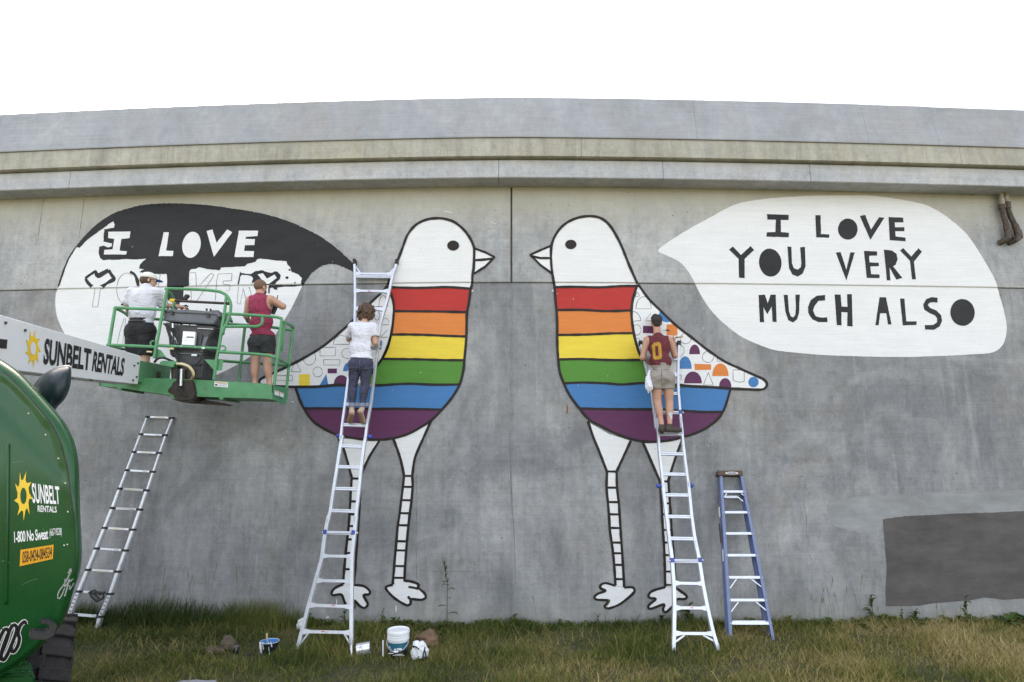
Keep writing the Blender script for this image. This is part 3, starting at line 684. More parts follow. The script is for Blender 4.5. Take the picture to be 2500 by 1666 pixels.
# ---- cover-up patches and old stains on the concrete
fill('paint_patch', 'paint_grey_dark', mp(ZT, [(1338, 348), (1500, 325), (1700, 315), (1900, 304), (2100, 300), (2300, 290), (2600, 282), (2600, 918), (2350, 915), (2200, 925), (2070, 908), (1960, 930), (1700, 950), (1600, 968), (1480, 972), (1362, 970), (1358, 850), (1368, 700), (1352, 520)]), 0.0045, wall, jitter=0.9)['label'] = 'dark grey rectangle of cover-up paint'
fill('paint_patch', 'paint_grey_light', mp(ZT, [(945, 200), (1200, 185), (1500, 165), (1800, 150), (2100, 140), (2600, 125), (2600, 295), (2100, 305), (1900, 309), (1700, 320), (1500, 330), (1345, 352), (1330, 420), (1250, 470), (1150, 440), (1050, 420), (970, 380), (950, 300)]), 0.0020, wall, jitter=5)['label'] = 'paler patch of cover-up paint'
stroke('crack', 'stain_dark', [mp(ZT, l) for l in ([(780, 60), (778, 130), (770, 220), (780, 280), (790, 330), (790, 430), (803, 500), (800, 580), (830, 640)], [(1105, 0), (1106, 60)])] + [mp(ZP, [(52, 340), (54, 600), (52, 900), (54, 1150)])] +
       [mp(ZN, l) for l in ([(247, 80), (225, 220), (205, 360), (175, 560)], [(765, 80), (740, 250), (720, 400), (695, 580)])] + [mp(ZP, l) for l in ([(766, 0), (776, 400), (800, 800), (812, 1180)], [(70, 1075), (250, 1085), (500, 1082)])], 1.1, 0.0022, wall, sm=True, wob=0.6)
stroke('rust_streak', 'rust', [mp(ZH, [(350, 1275), (353, 1300), (350, 1335)])], 4.5, 0.003, wall, wob=0.5, taper=True)
mb = MB()
for l in (mp(ZG, [(1262, 40), (1285, 44), (1318, 54)]), mp(ZG, [(1560, 112), (1598, 124)]), mp(ZP, [(145, 75), (144, 105)]), mp(ZA, [(1590, 236), (1625, 242)]), mp(ZJ, [(828, 1170), (829, 1215)]), mp(ZJ, [(450, 1130), (450, 1165)]), mp(ZJ, [(1034, 110), (1034, 140)]), mp(ZG, [(290, 1258), (304, 1256), (300, 1264)])):
    stroke_geo(mb, l, 1.8, 0.003, wob=0.5, taper=True, step=2)
for _ in range(70):
    x, y = rnd.uniform(180, 1950), rnd.uniform(560, 1500); dot(mb, (x, y), rnd.uniform(0.003, 0.007), 0.012, 6)
mb.build('paint_drips', 'paint_white', wall)['kind'] = 'stuff'
# ================================================================= the boom lift
mat('lift_green', (0.075, 0.265, 0.115), 0.48, 0.0, 0.18, 5, 0.12, 30, var2=((0.07, 0.09, 0.05), 0.63))
mat('hood_green', (0.006, 0.066, 0.017), 0.28, 0.0, 0.12, 2.5, coat=0.12, spec=0.3)
mat('boom_white', (0.66, 0.67, 0.68), 0.38, 0.0, 0.04, 3, var2=((0.48, 0.47, 0.45), 0.74))
mat('console_grey', (0.115, 0.125, 0.14), 0.5, 0.0, 0.12, 6)
mat('console_dark', (0.040, 0.040, 0.041), 0.55, 0.0, 0.25, 8)
mat('black_rubber', (0.022, 0.021, 0.021), 0.75, 0.0, 0.3, 12, 0.3, 40)
mat('tyre_rubber', (0.020, 0.018, 0.018), 0.85, 0.0, 0.3, 8, 0.5, 50, var2=((0.045, 0.036, 0.028), 0.60))
mat('dark_metal', (0.055, 0.045, 0.038), 0.5, 0.5, 0.35, 12, var2=((0.13, 0.075, 0.045), 0.60))
mat('steel', (0.55, 0.55, 0.56), 0.35, 0.9, 0.08, 12)
mat('sign_yellow', (0.78, 0.50, 0.03), 0.4)
mat('sign_orange', (0.72, 0.33, 0.02), 0.4)
mat('decal_white', (0.76, 0.76, 0.76), 0.35, var=0.02)
mat('decal_black', (0.018, 0.017, 0.02), 0.35)
mat('cable_cream', (0.62, 0.52, 0.30), 0.5)
mat('slab_line', (0.20, 0.26, 0.21), 0.6)
mat('red_plastic', (0.5, 0.03, 0.03), 0.4)
mat('chrome_panel', (0.72, 0.72, 0.74), 0.35, 0.3, 0.05, 8)
mat('teal_plastic', (0.010, 0.022, 0.026), 0.4, 0.0, 0.2, 3, coat=0.1, spec=0.3)

lift = thing('boom_lift', 'green and white boom lift with two painters standing in its raised basket', 'boom lift', (-4.2, 5.6, 0))

def text_on(name, s, m, quad, place, parent, bold=0.02, shear=0.0, spacing=1.0):
    """a word laid on a surface: quad = its corners in the photograph (top left, top right, bottom right, bottom left)"""
    cu = bpy.data.curves.new('t', 'FONT'); cu.body = s; cu.offset = bold; cu.resolution_u = 3; cu.shear = shear; cu.space_character = spacing
    to = bpy.data.objects.new('t', cu); C.objects.link(to)
    dg = bpy.context.evaluated_depsgraph_get(); me0 = bpy.data.meshes.new_from_object(to.evaluated_get(dg))
    bpy.data.objects.remove(to); bpy.data.curves.remove(cu)
    co = [v.co.copy() for v in me0.vertices]
    x0, x1 = min(c.x for c in co), max(c.x for c in co); y0, y1 = min(c.y for c in co), max(c.y for c in co)
    tl, tr, br, bl = [Vector(q) for q in quad]; vs_ = []
    for c in co:
        u, v = (c.x - x0) / (x1 - x0), (c.y - y0) / (y1 - y0)
        p = (bl * (1 - u) + br * u) * (1 - v) + (tl * (1 - u) + tr * u) * v
        vs_.append(place((p.x, p.y)))
    me = bpy.data.meshes.new(name); me.from_pydata([tuple(v) for v in vs_], [], [tuple(p.vertices) for p in me0.polygons]); me.update()
    bpy.data.meshes.remove(me0)
    return link(name, me, m, parent)
def decal(name, m, pix, place, parent, div=12.0):
    """a flat sticker following a surface"""
    P = [Vector((x, 0, -y)) for x, y in straight_line(pix, div, True)]
    bm = bmesh.new(); vv = [bm.verts.new(p) for p in P]
    for t in tessellate_polygon([P]):
        try: bm.faces.new([vv[i] for i in t])
        except ValueError: pass
    xs_ = [p.x for p in P]; ys_ = [-p.z for p in P]
    for k in range(int(min(xs_) // div) + 1, int(max(xs_) // div) + 1):
        bmesh.ops.bisect_plane(bm, geom=bm.verts[:] + bm.edges[:] + bm.faces[:], plane_co=(k * div, 0, 0), plane_no=(1, 0, 0), dist=1e-5)
    for k in range(int(min(ys_) // div) + 1, int(max(ys_) // div) + 1):
        bmesh.ops.bisect_plane(bm, geom=bm.verts[:] + bm.edges[:] + bm.faces[:], plane_co=(0, 0, -k * div), plane_no=(0, 0, 1), dist=1e-5)
    for v in bm.verts: v.co = place((v.co.x, -v.co.z))
    me = bpy.data.meshes.new(name); bm.to_mesh(me); bm.free()
    return link(name, me, m, parent)
def sunburst(cx, cy, rx, ry, n=9, tw=0.35):
    out = []
    for i in range(n):
        a = 2 * math.pi * i / n - 1.6
        out.append((cx + rx * .62 * math.cos(a), cy + ry * .62 * math.sin(a)))
        out.append((cx + rx * math.cos(a + tw), cy + ry * math.sin(a + tw)))
        out.append((cx + rx * .64 * math.cos(a + tw * 1.15), cy + ry * .64 * math.sin(a + tw * 1.15)))
    return out

# --- hood (turntable cover)
EDGE = [(700, -420), (760, -230), (820, -95), (876, 0), (909, 48), (943, 82), (969, 106), (995, 129), (1015, 146), (1031, 158), (1047, 167), (1061, 174), (1080, 182), (1098, 187), (1122, 191), (1149, 193.5), (1247, 196), (1310, 199), (1364, 200), (1400, 194), (1430, 184), (1472, 170), (1505, 159), (1530, 147), (1581, 99), (1617, 56), (1653, 0), (1720, -110)]
_e = smooth_line([(x, y) for y, x in EDGE], 10)
EP = [[y, x] for x, y in _e if 705 < y < 1719]
EP.sort()
def edge_px(py):
    for a, b_ in zip(EP[:-1], EP[1:]):
        if a[0] <= py <= b_[0]: return a[1] + (b_[1] - a[1]) * (py - a[0]) / max(1e-6, b_[0] - a[0])
    return EP[0][1] if py < EP[0][0] else EP[-1][1]
EC = [Vector((x, y)) for y, x in EP]
def edge_dist(p):
    p = Vector(p); best = 1e9
    for a, b_ in zip(EC[:-1], EC[1:]):
        d = b_ - a; t = max(0, min(1, (p - a).dot(d) / max(1e-9, d.length_squared))); best = min(best, (p - (a + d * t)).length)
    return best
def hood_y(px, py, d):
    y = 4.62 + 0.20 * ((py - 1240) / 420) ** 2 - 0.0006 * max(0, px - 0) * 0.2
    r = 26.0
    if d < r: y += 0.12 * (1 - math.sqrt(max(0, 1 - (1 - d / r) ** 2)))
    top = 1.0 if py < 1130 else max(0.0, 1 - (py - 1130) / 170)
    rw = 16 + 20 * top
    if d < rw: y -= 0.0
    else: y += 0.030 * min(1, (d - rw) / 5.0)
    # second fold: upper side panel set back
    f = (py - (1010 + 1.05 * px)) / 10.0
    y += 0.014 * (0.5 - 0.5 * math.tanh(f))
    if py > 1520: y += 0.05 * ((py - 1520) / 100) ** 2
    return y
rows = [715 + 9.0 * i for i in range(112)]
ss = [0, .006, .012, .02, .03, .042, .055, .07, .085, .1, .12, .14, .16, .18, .2, .23, .26, .3, .35, .4, .46, .53, .6, .68, .76, .84, .92, 1]
mb = MB(); nc = len(ss)
for py in rows:
    E = edge_px(py); span = E + 520
    for s_ in ss:
        px = E - s_ * span; mb.v.append(tuple(at_y((px, py), hood_y(px, py, edge_dist((px, py)))).to_tuple()))
for j in range(len(rows) - 1):
    for i in range(nc - 1): mb.f.append((j * nc + i, j * nc + i + 1, (j + 1) * nc + i + 1, (j + 1) * nc + i))
# the cover turns back round its outer edge and closes behind
o = len(mb.v)
for py in rows:
    E = edge_px(py)
    for k, (dpx, Y) in enumerate(((-3, 4.90), (-14, 5.06), (-520, 5.16))): mb.v.append(tuple(at_y((E + dpx, py + (dpx * 0.1 if k < 2 else 0)), Y)))
for j in range(len(rows) - 1):
    mb.f.append((j * nc, (j + 1) * nc, o + 3 * (j + 1), o + 3 * j))
    for k in range(2): mb.f.append((o + 3 * j + k, o + 3 * (j + 1) + k, o + 3 * (j + 1) + k + 1, o + 3 * j + k + 1))
hood = mb.build('hood', 'hood_green', lift, smooth=True)
hood['label'] = 'glossy green rounded engine cover with white lettering'
hbvh = BVHTree.FromPolygons([tuple(v) for v in mb.v], mb.f)
def on_hood(p, off=0.004):
    d = ray(p).normalized(); h = hbvh.ray_cast(ORG, d)
    if h[0] is None: return at_y(p, 4.6)
    return h[0] - d * off
# rubber edge strip and seam
mb = MB()
seam = [on_hood((edge_px(y) - 34 * (1.0 if y < 1100 else max(.45, 1 - (y - 1100) / 300)), y + 2), 0.0) for y in range(880, 1400, 12) if edge_px(y) > 36]
mb.tube(seam, 0.004, 6); mb.build('seam', 'black_rubber', hood)
text_on('brand_lettering', 'SUNBELT', 'decal_white', [(77, 1179), (144, 1188), (147, 1232), (80, 1229)], on_hood, hood, 0.022, 0.0, 1.0)
text_on('brand_lettering', 'RENTALS', 'decal_white', [(92, 1234), (138, 1237), (139, 1252), (92, 1250)], on_hood, hood, 0.02)
text_on('phone_lettering', '1-800 No Sweat', 'decal_white', [(34, 1298), (117, 1290), (118, 1317), (35, 1326)], on_hood, hood, 0.02, 0.0, 0.9)
text_on('phone_lettering', '(667-9328)', 'decal_white', [(121, 1291), (151, 1289), (151, 1311), (121, 1315)], on_hood, hood, 0.0, 0.0, 0.85)
decal('number_plate', 'sign_orange', [(50, 1343), (131, 1330), (129, 1365), (48, 1383)], on_hood, hood)
text_on('plate_lettering', '058-0424-084534', 'decal_black', [(55, 1347), (127, 1335), (126, 1361), (54, 1376)], lambda p: on_hood(p, 0.006), hood, 0.008, 0.0, 1.0)
decal('sun_emblem', 'sign_yellow', sunburst(57, 1210, 23, 62), on_hood, hood)
decal('sun_emblem_core', 'hood_green', ell(57, 1211, 7.5, 20, 20), lambda p: on_hood(p, 0.006), hood)
# script emblem
def surf_stroke(name, m, lines, w, place, parent, sm=True):
    mb = MB()
    for l in lines:
        pts = smooth_line(l, 3) if sm else straight_line(l, 4); o_ = len(mb.v); n = len(pts)
        for i, p in enumerate(pts):
            a, b_ = Vector(pts[max(0, i - 1)]), Vector(pts[min(n - 1, i + 1)]); d = (b_ - a).normalized() if (b_ - a).length > 1e-6 else Vector((1, 0))
            for s_ in (-1, 1): mb.v.append(tuple(place((p[0] - d.y * w / 2 * s_, p[1] + d.x * w / 2 * s_))))
        for i in range(n - 1): mb.f.append((o_ + 2 * i, o_ + 2 * i + 1, o_ + 2 * i + 3, o_ + 2 * i + 2))
    return mb.build(name, m, parent)
scr = [mp(ZD, l) for l in ([(505, 760), (525, 725), (528, 740), (495, 810), (470, 850), (440, 890), (428, 930), (438, 948), (462, 915), (480, 870)], [(485, 800), (480, 860), (500, 835), (510, 850)], [(515, 800), (495, 880), (480, 930)], [(500, 830), (545, 800)], [(520, 850), (515, 880), (535, 855), (548, 830)])]
surf_stroke('script_emblem', 'decal_white', scr, 2.6, on_hood, hood)
surf_stroke('script_emblem', 'decal_black', scr, 1.0, lambda p: on_hood(p, 0.006), hood)
def oval_ring(v, pts): return mp(v, pts)
zeros = []
for dx, dy in ((-18, 10), (2, 0)):
    zeros.append([(x + dx, y + dy) for x, y in [(27, 1529), (21, 1541), (12, 1562), (3, 1588), (1, 1606), (6, 1612), (15, 1600), (26, 1575), (36, 1548), (39, 1534), (34, 1526)]])
zeros = [[(x, y) for x, y in z] + [z[0]] for z in zeros]
s_sh = [(62, 1524), (60, 1518), (50, 1527), (44, 1545), (47, 1560), (43, 1578), (33, 1592), (27, 1588), (29, 1580)]
surf_stroke('model_number', 'decal_white', zeros + [s_sh], 13.0, on_hood, hood)
surf_stroke('model_number', 'decal_black', zeros + [s_sh], 8.6, lambda p: on_hood(p, 0.006), hood)
mb = MB(); mb.tube([on_hood((20 - (y - 1085) * .012, y), 0.002) for y in range(1085, 1480, 10)], 0.012, 8); mb.build('moulded_ridge', 'hood_green', hood, smooth=True)
for p in ((70, 1010), (112, 1062), (143, 1120), (160, 1180), (166, 1250), (165, 1330), (96, 1216), (157, 1332)):
    mb = MB(); q = on_hood(p, 0.001); mb.lathe([(.001, -.004), (.006, -.003), (.007, .003)], q, 10, 'Y'); mb.build('screw', 'steel', hood)
for l in ([(3, 1372), (14, 1369), (24, 1376)], [(55, 1428), (75, 1418), (92, 1414)], [(104, 1290), (111, 1300)], [(30, 1130), (58, 1126)]): surf_stroke('scratch', 'slab_line', [l], 0.6, on_hood, hood)
# grab handle
mb = MB()
mb.prism([at_y(p, 4.60) for p in mp(ZD, [(217, 1252), (350, 1258), (402, 1232), (420, 1190), (428, 1150), (372, 1122), (300, 1116), (300, 1136), (352, 1142), (382, 1160), (366, 1186), (335, 1196), (236, 1190)])], (-0.085, 0.10, 0))
mb.build('grab_handle', 'black_rubber', hood, bevel=0.008)
# lamp-like dark cowl rising behind the cover
cow = smooth_line(mp(ZC, [(255, 605), (290, 560), (340, 515), (390, 482), (440, 462), (490, 452), (528, 450), (542, 462), (547, 500), (545, 545), (540, 595), (522, 655), (500, 700), (470, 735), (440, 765), (418, 800), (360, 900), (250, 800), (225, 700)]), 6, True)
cc = Vector((sum(p[0] for p in cow) / len(cow), sum(p[1] for p in cow) / len(cow)))
mb = MB(); k = len(cow)
rings = [(1.0, 5.34), (1.0, 5.30), (0.93, 5.235), (0.75, 5.18), (0.45, 5.15), (0.15, 5.14)]
for sc, Y in rings:
    for p in cow: q = cc + (Vector(p) - cc) * sc; mb.v.append(tuple(at_y((q.x, q.y), Y)))
for r_ in range(len(rings) - 1):
    for i in range(k): mb.f.append((r_ * k + i, r_ * k + (i + 1) % k, (r_ + 1) * k + (i + 1) % k, (r_ + 1) * k + i))
mb.f.append(tuple(range(k))); mb.f.append(tuple((len(rings) - 1) * k + i for i in range(k)))
cowl = mb.build('exhaust_cowl', 'teal_plastic', lift, smooth=True)
mb = MB(); mb.tube([at_y(p, 5.30) for p in mp(ZC, [(258, 603), (290, 560), (340, 515), (390, 482), (440, 462), (490, 452), (530, 450), (543, 464)])], 0.006, 6); mb.build('trim', 'steel', cowl)

# --- chassis, turntable and wheels: the machine stands turned, its wheels' axle pointing away to the right
YAW = R(33)
CYAW = R(60)                                               # the chassis; its wheels are steered back towards YAW
def chm(lx, ly, z): return Vector((WC.x + lx * math.cos(CYAW) - ly * math.sin(CYAW), WC.y + lx * math.sin(CYAW) + ly * math.cos(CYAW), z))
WRAD, WWD = 0.53, 0.40
_e1 = at_y((164, 1620), 5.95)                              # outer shoulder of the front right tyre
WC = Vector((_e1.x - WWD / 2 * math.cos(YAW) - .03, _e1.y - WWD / 2 * math.sin(YAW) + .10, 0))
mb = MB()
for lo, hi in (((-1.75, -.25, .55), (-.32, 2.4, .92)), ((-1.55, -.1, .92), (-.65, 1.7, 1.5))):
    x0, y0, z0 = lo; x1, y1, z1 = hi
    mb.add([chm(x0, y0, z0), chm(x1, y0, z0), chm(x1, y1, z0), chm(x0, y1, z0), chm(x0, y0, z1), chm(x1, y0, z1), chm(x1, y1, z1), chm(x0, y1, z1)], [(0, 3, 2, 1), (4, 5, 6, 7), (0, 1, 5, 4), (1, 2, 6, 5), (2, 3, 7, 6), (3, 0, 4, 7)])
mb.build('chassis', 'dark_metal', lift, bevel=0.03)
mb = MB(); mb.prism([at_y(p, 5.0) for p in [(-60, 1652), (75, 1647), (86, 1653), (89, 1700), (80, 1780), (-60, 1790)]], (-0.30, 0.35, 0)); mb.build('axle_cover', 'hood_green', lift, bevel=0.02)
mb = MB(); mb.prism([at_y(p, 5.35) for p in [(-80, 1500), (110, 1500), (75, 1560), (40, 1600), (-80, 1650)]], (-0.2, 0.3, 0)); mb.build('turntable_base', 'dark_metal', lift)
def wheel(lx, ly, rad=WRAD, wd=WWD):
    zc = rad - 0.03; pos = chm(lx, ly, zc)
    w = bpy.data.objects.new('wheel', None); C.objects.link(w); w.location = pos; w.parent = lift; w.matrix_parent_inverse = world_inv(lift)
    bpy.context.view_layer.update()
    RM = Matrix.Rotation(YAW, 3, 'Z'); hw = wd / 2; mb = MB()
    def lathe(prof, n):
        mb = MB(); mb.lathe(prof, (0, 0, 0), n, 'X'); mb.v = [tuple(pos + RM @ Vector(v)) for v in mb.v]; return mb
    lathe([(rad * .52, -hw * .72), (rad * .60, -hw * .98), (rad * .80, -hw * 1.0), (rad * .90, -hw * .9), (rad * .935, -hw * .6), (rad * .94, 0), (rad * .935, hw * .6), (rad * .90, hw * .9), (rad * .80, hw * 1.0), (rad * .60, hw * .98), (rad * .52, hw * .72)], 40).build('tyre', 'tyre_rubber', w, smooth=35)
    mb = MB()
    for i in range(17):
        for sgn in (-1, 1):
            a0 = 2 * math.pi * (i + (0.5 if sgn > 0 else 0)) / 17
            def P(a, x, r): return pos + RM @ Vector((x, r * math.cos(a), r * math.sin(a)))
            da = 0.108; sk = 0.12
            lo = [P(a0 - da, -sgn * hw * .12, rad * .93), P(a0 + da, -sgn * hw * .12, rad * .93), P(a0 + da + sk, sgn * hw * 1.02, rad * .84), P(a0 - da + sk, sgn * hw * 1.02, rad * .84)]
            hi = [P(a0 - da * .85, -sgn * hw * .08, rad * 1.01), P(a0 + da * .85, -sgn * hw * .08, rad * 1.01), P(a0 + da * .85 + sk, sgn * hw * 1.04, rad * .965), P(a0 - da * .85 + sk, sgn * hw * 1.04, rad * .965)]
            mb.add(lo + hi, [(0, 3, 2, 1), (4, 5, 6, 7), (0, 1, 5, 4), (1, 2, 6, 5), (2, 3, 7, 6), (3, 0, 4, 7)])
    mb.build('tread_lugs', 'tyre_rubber', w, bevel=.006, seg=1)['kind'] = 'stuff'
    lathe([(0.04, hw * .5), (rad * .3, hw * .55), (rad * .45, hw * .8), (rad * .54, hw * .86), (rad * .54, -hw * .8), (0.05, -hw * .7)], 24).build('rim', 'dark_metal', w, smooth=40)
for lx, ly in ((0, 0), (-2.05, 0), (0, 2.3), (-2.05, 2.3)): wheel(lx, ly)

# --- boom: long white box running back to the basket, then the green inner section
bn, bf = at_y((-170, 812), 4.95), at_y((343, 905), 8.15)
bdir = (bf - bn); bh = Vector((bdir.x, bdir.y, 0)).normalized(); bnrm = Vector((bh.y, -bh.x, 0))       # faces the camera side
def on_boom(p, off=0.0): return at_plane(p, bf + bnrm * off, bnrm)
TLp, BLp = (-170, 722), (-170, 902)
face = [on_boom((-170, 719)), on_boom(ZC(1077, 373)), on_boom(ZC(1055, 592)), on_boom(ZC(770, 562)), on_boom(ZC(120, 487)), on_boom((-170, 890))]
mb = MB(); mb.prism(face, -bnrm * 0.30)
boom = mb.build('boom', 'boom_white', lift, bevel=0.006, seg=1)
boom['label'] = 'white boom section with black rental lettering'
bp = lambda p: on_boom(p, 0.004)
text_on('brand_lettering', 'SUNBELT', 'decal_black', [ZC(346, 236), ZC(702, 322), ZC(690, 488), ZC(330, 440)], bp, boom, 0.035, 0.0, 1.0)
text_on('brand_lettering', 'RENTALS', 'decal_black', [ZC(722, 336), ZC(960, 392), ZC(944, 530), ZC(703, 492)], bp, boom, 0.035, 0.0, 1.0)
cs = (254, 318); sb2 = sunburst(*ZC(*cs), 20, 49)
decal('sun_emblem', 'sign_yellow', sb2, bp, boom); decal('sun_emblem_core', 'boom_white', ell(*ZC(*cs), 7, 16, 20), lambda p: on_boom(p, 0.007), boom)
decal('stripe_mark', 'decal_black', [ZC(-90, 232), ZC(58, 250), ZC(52, 320), ZC(-90, 308)], bp, boom)
mb = MB()
for p in mp(ZC, [(1058, 430), (1047, 535), (1030, 448), (1020, 560), (45, 120), (195, 178), (555, 545), (700, 560)]):
    mb = MB(); mb.beam(on_boom(p, -0.002), on_boom(p, 0.012), 0.022, 0.022, (0, 0, 1)); mb.build('bolt', 'dark_metal', boom)
mb = MB(); inner = [on_boom(ZC(1060, 403)), on_boom(ZC(1330, 455)), on_boom(ZC(1308, 604)), on_boom(ZC(1050, 572))]
mb.prism([p - bnrm * 0.03 for p in inner], -bnrm * 0.24); ib = mb.build('inner_boom', 'lift_green', lift, bevel=0.005, seg=1)
mb = MB(); mb.prism([at_y(p, 8.22) for p in mp(ZE, [(660, 1050), (690, 1035), (830, 1042), (826, 1060), (792, 1105), (655, 1078)])], (0, 0.2, 0)); mb.build('boom_nose', 'lift_green', ib, bevel=0.004, seg=1)
mb = MB(); mb.prism([on_boom(p, 0.003) - bnrm * 0.026 for p in mp(ZE, [(655, 1148), (690, 1150), (688, 1235), (650, 1232)])], -bnrm * 0.004); mb.build('rust_patch', 'dark_metal', ib)

# --- basket
FY, RY = 8.28, 8.88
basket = bpy.data.objects.new('basket', None); C.objects.link(basket); basket.location = (-4.3, 8.5, 3.3); basket.parent = lift; basket.matrix_parent_inverse = world_inv(lift)
bpy.context.view_layer.update()
bv = lambda pts, Y: [at_y(ZB(*p), Y) for p in pts]
f_top = bv([(372, 1222), (640, 1235), (980, 1246), (1190, 1259), (1430, 1272), (1481, 1284)], FY)
f_bot = bv([(372, 1288), (500, 1300), (840, 1350), (1150, 1361), (1440, 1369), (1478, 1374)], FY)
mb = MB(); mb.prism(f_top + f_bot[::-1], (0, 0.012, 0)); tb = mb.build('toe_board', 'lift_green', basket)
mb = MB()
re_t = at_y(ZB(1480, 1284), FY), at_y(ZB(1580, 1300), RY); re_b = at_y(ZB(1478, 1374), FY), at_y(ZB(1562, 1407), RY)
mb.prism([re_t[0], re_t[1], re_b[1], re_b[0]], (-0.012, 0, 0)); mb.build('toe_board', 'lift_green', basket)
fr = [Vector((p.x, RY, p.z)) for p in f_bot]
mb = MB(); n_ = len(f_bot)
rb = [Vector((re_b[1].x - (f_bot[-1].x - p.x), RY, p.z + 0.0)) for p in f_bot]
for p in f_bot + rb: pass
mb.v = [tuple(p + Vector((0, 0, 0.002))) for p in f_bot] + [tuple(p + Vector((0, 0, 0.002))) for p in rb] + [tuple(p + Vector((0, 0, 0.03))) for p in f_bot] + [tuple(p + Vector((0, 0, 0.03))) for p in rb]
for i in range(n_ - 1):
    mb.f.append((i, i + 1, n_ + i + 1, n_ + i)); mb.f.append((2 * n_ + i, 2 * n_ + i + 1, 3 * n_ + i + 1, 3 * n_ + i))
floor_p = mb.build('floor', 'lift_green', basket)
mb = MB(); r_top = [Vector((p.x + (re_t[1].x - f_top[-1].x), RY, p.z)) for p in f_top]; mb.prism(r_top + rb[::-1], (0, 0.012, 0)); mb.build('toe_board', 'lift_green', basket)
mb = MB(); mb.prism([f_top[0], r_top[0], rb[0], f_bot[0]], (0.012, 0, 0)); mb.build('toe_board', 'lift_green', basket)
mb = MB()                                                  # stiffening rib along the underside
for i in range(1, 4):
    mb = MB(); a = f_bot[i].lerp(rb[i], 0.0); b_ = f_bot[i].lerp(rb[i], 1.0); mb.beam(a - Vector((0, 0, .012)), b_ - Vector((0, 0, .012)), 0.05, 0.03); mb.build('floor_rib', 'lift_green', basket)
RT = 0.0215
def rail(name, pts, Y=FY, r=RT, m='lift_green', sm=True, raw=False, par=None):
    if not raw:
        pp = smooth_line(pts, 6) if sm and len(pts) > 2 else pts
        w = [at_y(ZB(*p), Y) for p in pp]
    else: w = pts
    mb = MB(); mb.tube(w, r, 8); return mb.build(name, m, par or basket, smooth=40)
rail('guard_rail', [(470, 788), (640, 795), (790, 801)])
rail('corner_post', [(473, 790), (434, 1026)])
rail('mid_rail', [(422, 1026), (580, 1032), (735, 1040)], sm=False)
rail('guard_post', [(806, 668), (770, 850), (736, 1035), (722, 1112)], sm=False)
rail('guard_rail', [(793, 676), (800, 668), (830, 667), (1000, 672), (1100, 680), (1150, 690), (1185, 712), (1207, 750), (1212, 785), (1200, 850), (1170, 920), (1150, 965)], sm=True)
rail('guard_post', [(1184, 705), (1170, 830), (1137, 1040), (1122, 1110), (1103, 1248)], sm=False)
rail('guard_rail', [(1165, 826), (1320, 834), (1460, 845), (1505, 849), (1537, 858)])
rail('guard_rail', [(1172, 908), (1280, 908), (1375, 908), (1405, 895), (1414, 875), (1414, 848)])
rail('mid_rail', [(735, 1028), (880, 1037), (1130, 1049)], sm=False)
rail('mid_rail', [(1135, 1070), (1300, 1080), (1440, 1092), (1500, 1108)])
rail('corner_post', [(1537, 858), (1517, 1040), (1488, 1283)], sm=False)
rail('lanyard_hook', [(704, 1034), (700, 1015), (708, 1003), (724, 1001)], r=0.012); rail('lanyard_hook', [(1142, 1032), (1165, 1032), (1177, 1042), (1176, 1058), (1160, 1062)], r=0.012)
rail('lanyard_hook', [(1477, 1110), (1470, 1120), (1474, 1138), (1486, 1142)], r=0.012)
def mixed(pts): return [at_y(ZB(x, y), Y) for x, y, Y in pts]
rail('guard_rail', mixed([(471, 789, FY), (510, 808, 8.42), (535, 822, 8.55), (556, 840, 8.70), (590, 854, 8.82), (640, 858, RY), (790, 864, RY)]), raw=True)
rail('mid_rail', mixed([(425, 1027, FY), (520, 1052, RY - 0.1), (700, 1062, RY)]), raw=True)
rail('guard_rail', mixed([(1165, 890, RY), (1250, 896, RY), (1400, 905, RY), (1490, 915, RY), (1600, 932, RY)]), raw=True)
rail('mid_rail', mixed([(1060, 1120, RY), (1260, 1136, RY), (1460, 1148, RY), (1572, 1157, RY)]), raw=True)
rail('guard_post', mixed([(1302, 905, RY), (1262, 1258, RY)]), raw=True)
rail('corner_post', mixed([(1610, 912, RY), (1590, 1080, RY), (1568, 1300, RY)]), raw=True)
rail('guard_rail', mixed([(1548, 880, FY + 0.02), (1575, 890, 8.5), (1597, 902, 8.72), (1611, 915, RY)]), raw=True)
rail('guard_post', mixed([(1556, 884, 8.34), (1545, 960, 8.34), (1512, 1090, 8.34)]), raw=True)
rail('mid_rail', mixed([(1500, 1108, FY), (1540, 1128, 8.6), (1585, 1150, RY)]), raw=True)
rail('guard_rail', mixed([(800, 680, FY), (830, 700, 8.40), (846, 735, 8.5), (850, 790, 8.55)]), raw=True)
for pts in ([(1042, 1118), (1130, 1122), (1112, 1192), (1098, 1180)], [(738, 1050), (765, 1060), (800, 1110), (728, 1112)], [(1130, 1122), (1162, 1124), (1152, 1188), (1112, 1188)]):
    mb = MB(); mb.prism([at_y(ZB(*p), FY + 0.02) for p in pts], (0, 0.01, 0)); mb.build('gusset_plate', 'lift_green', basket)
mb = MB(); mb.prism([at_y(ZB(*p), 8.75) for p in [(1518, 990), (1542, 985), (1540, 1060), (1514, 1070)]], (0, 0.03, 0)); mb.build('latch_plate', 'lift_green', basket)
br = rail('bumper_bar', [(835, 743), (1195, 762)], r=0.019, m='dark_metal', sm=False); rail('bar_collar', [(826, 742.5), (856, 744)], r=0.025, m='sign_yellow', sm=False)
rail('bar_collar', [(1178, 761), (1200, 762)], r=0.024, m='dark_metal', sm=False)
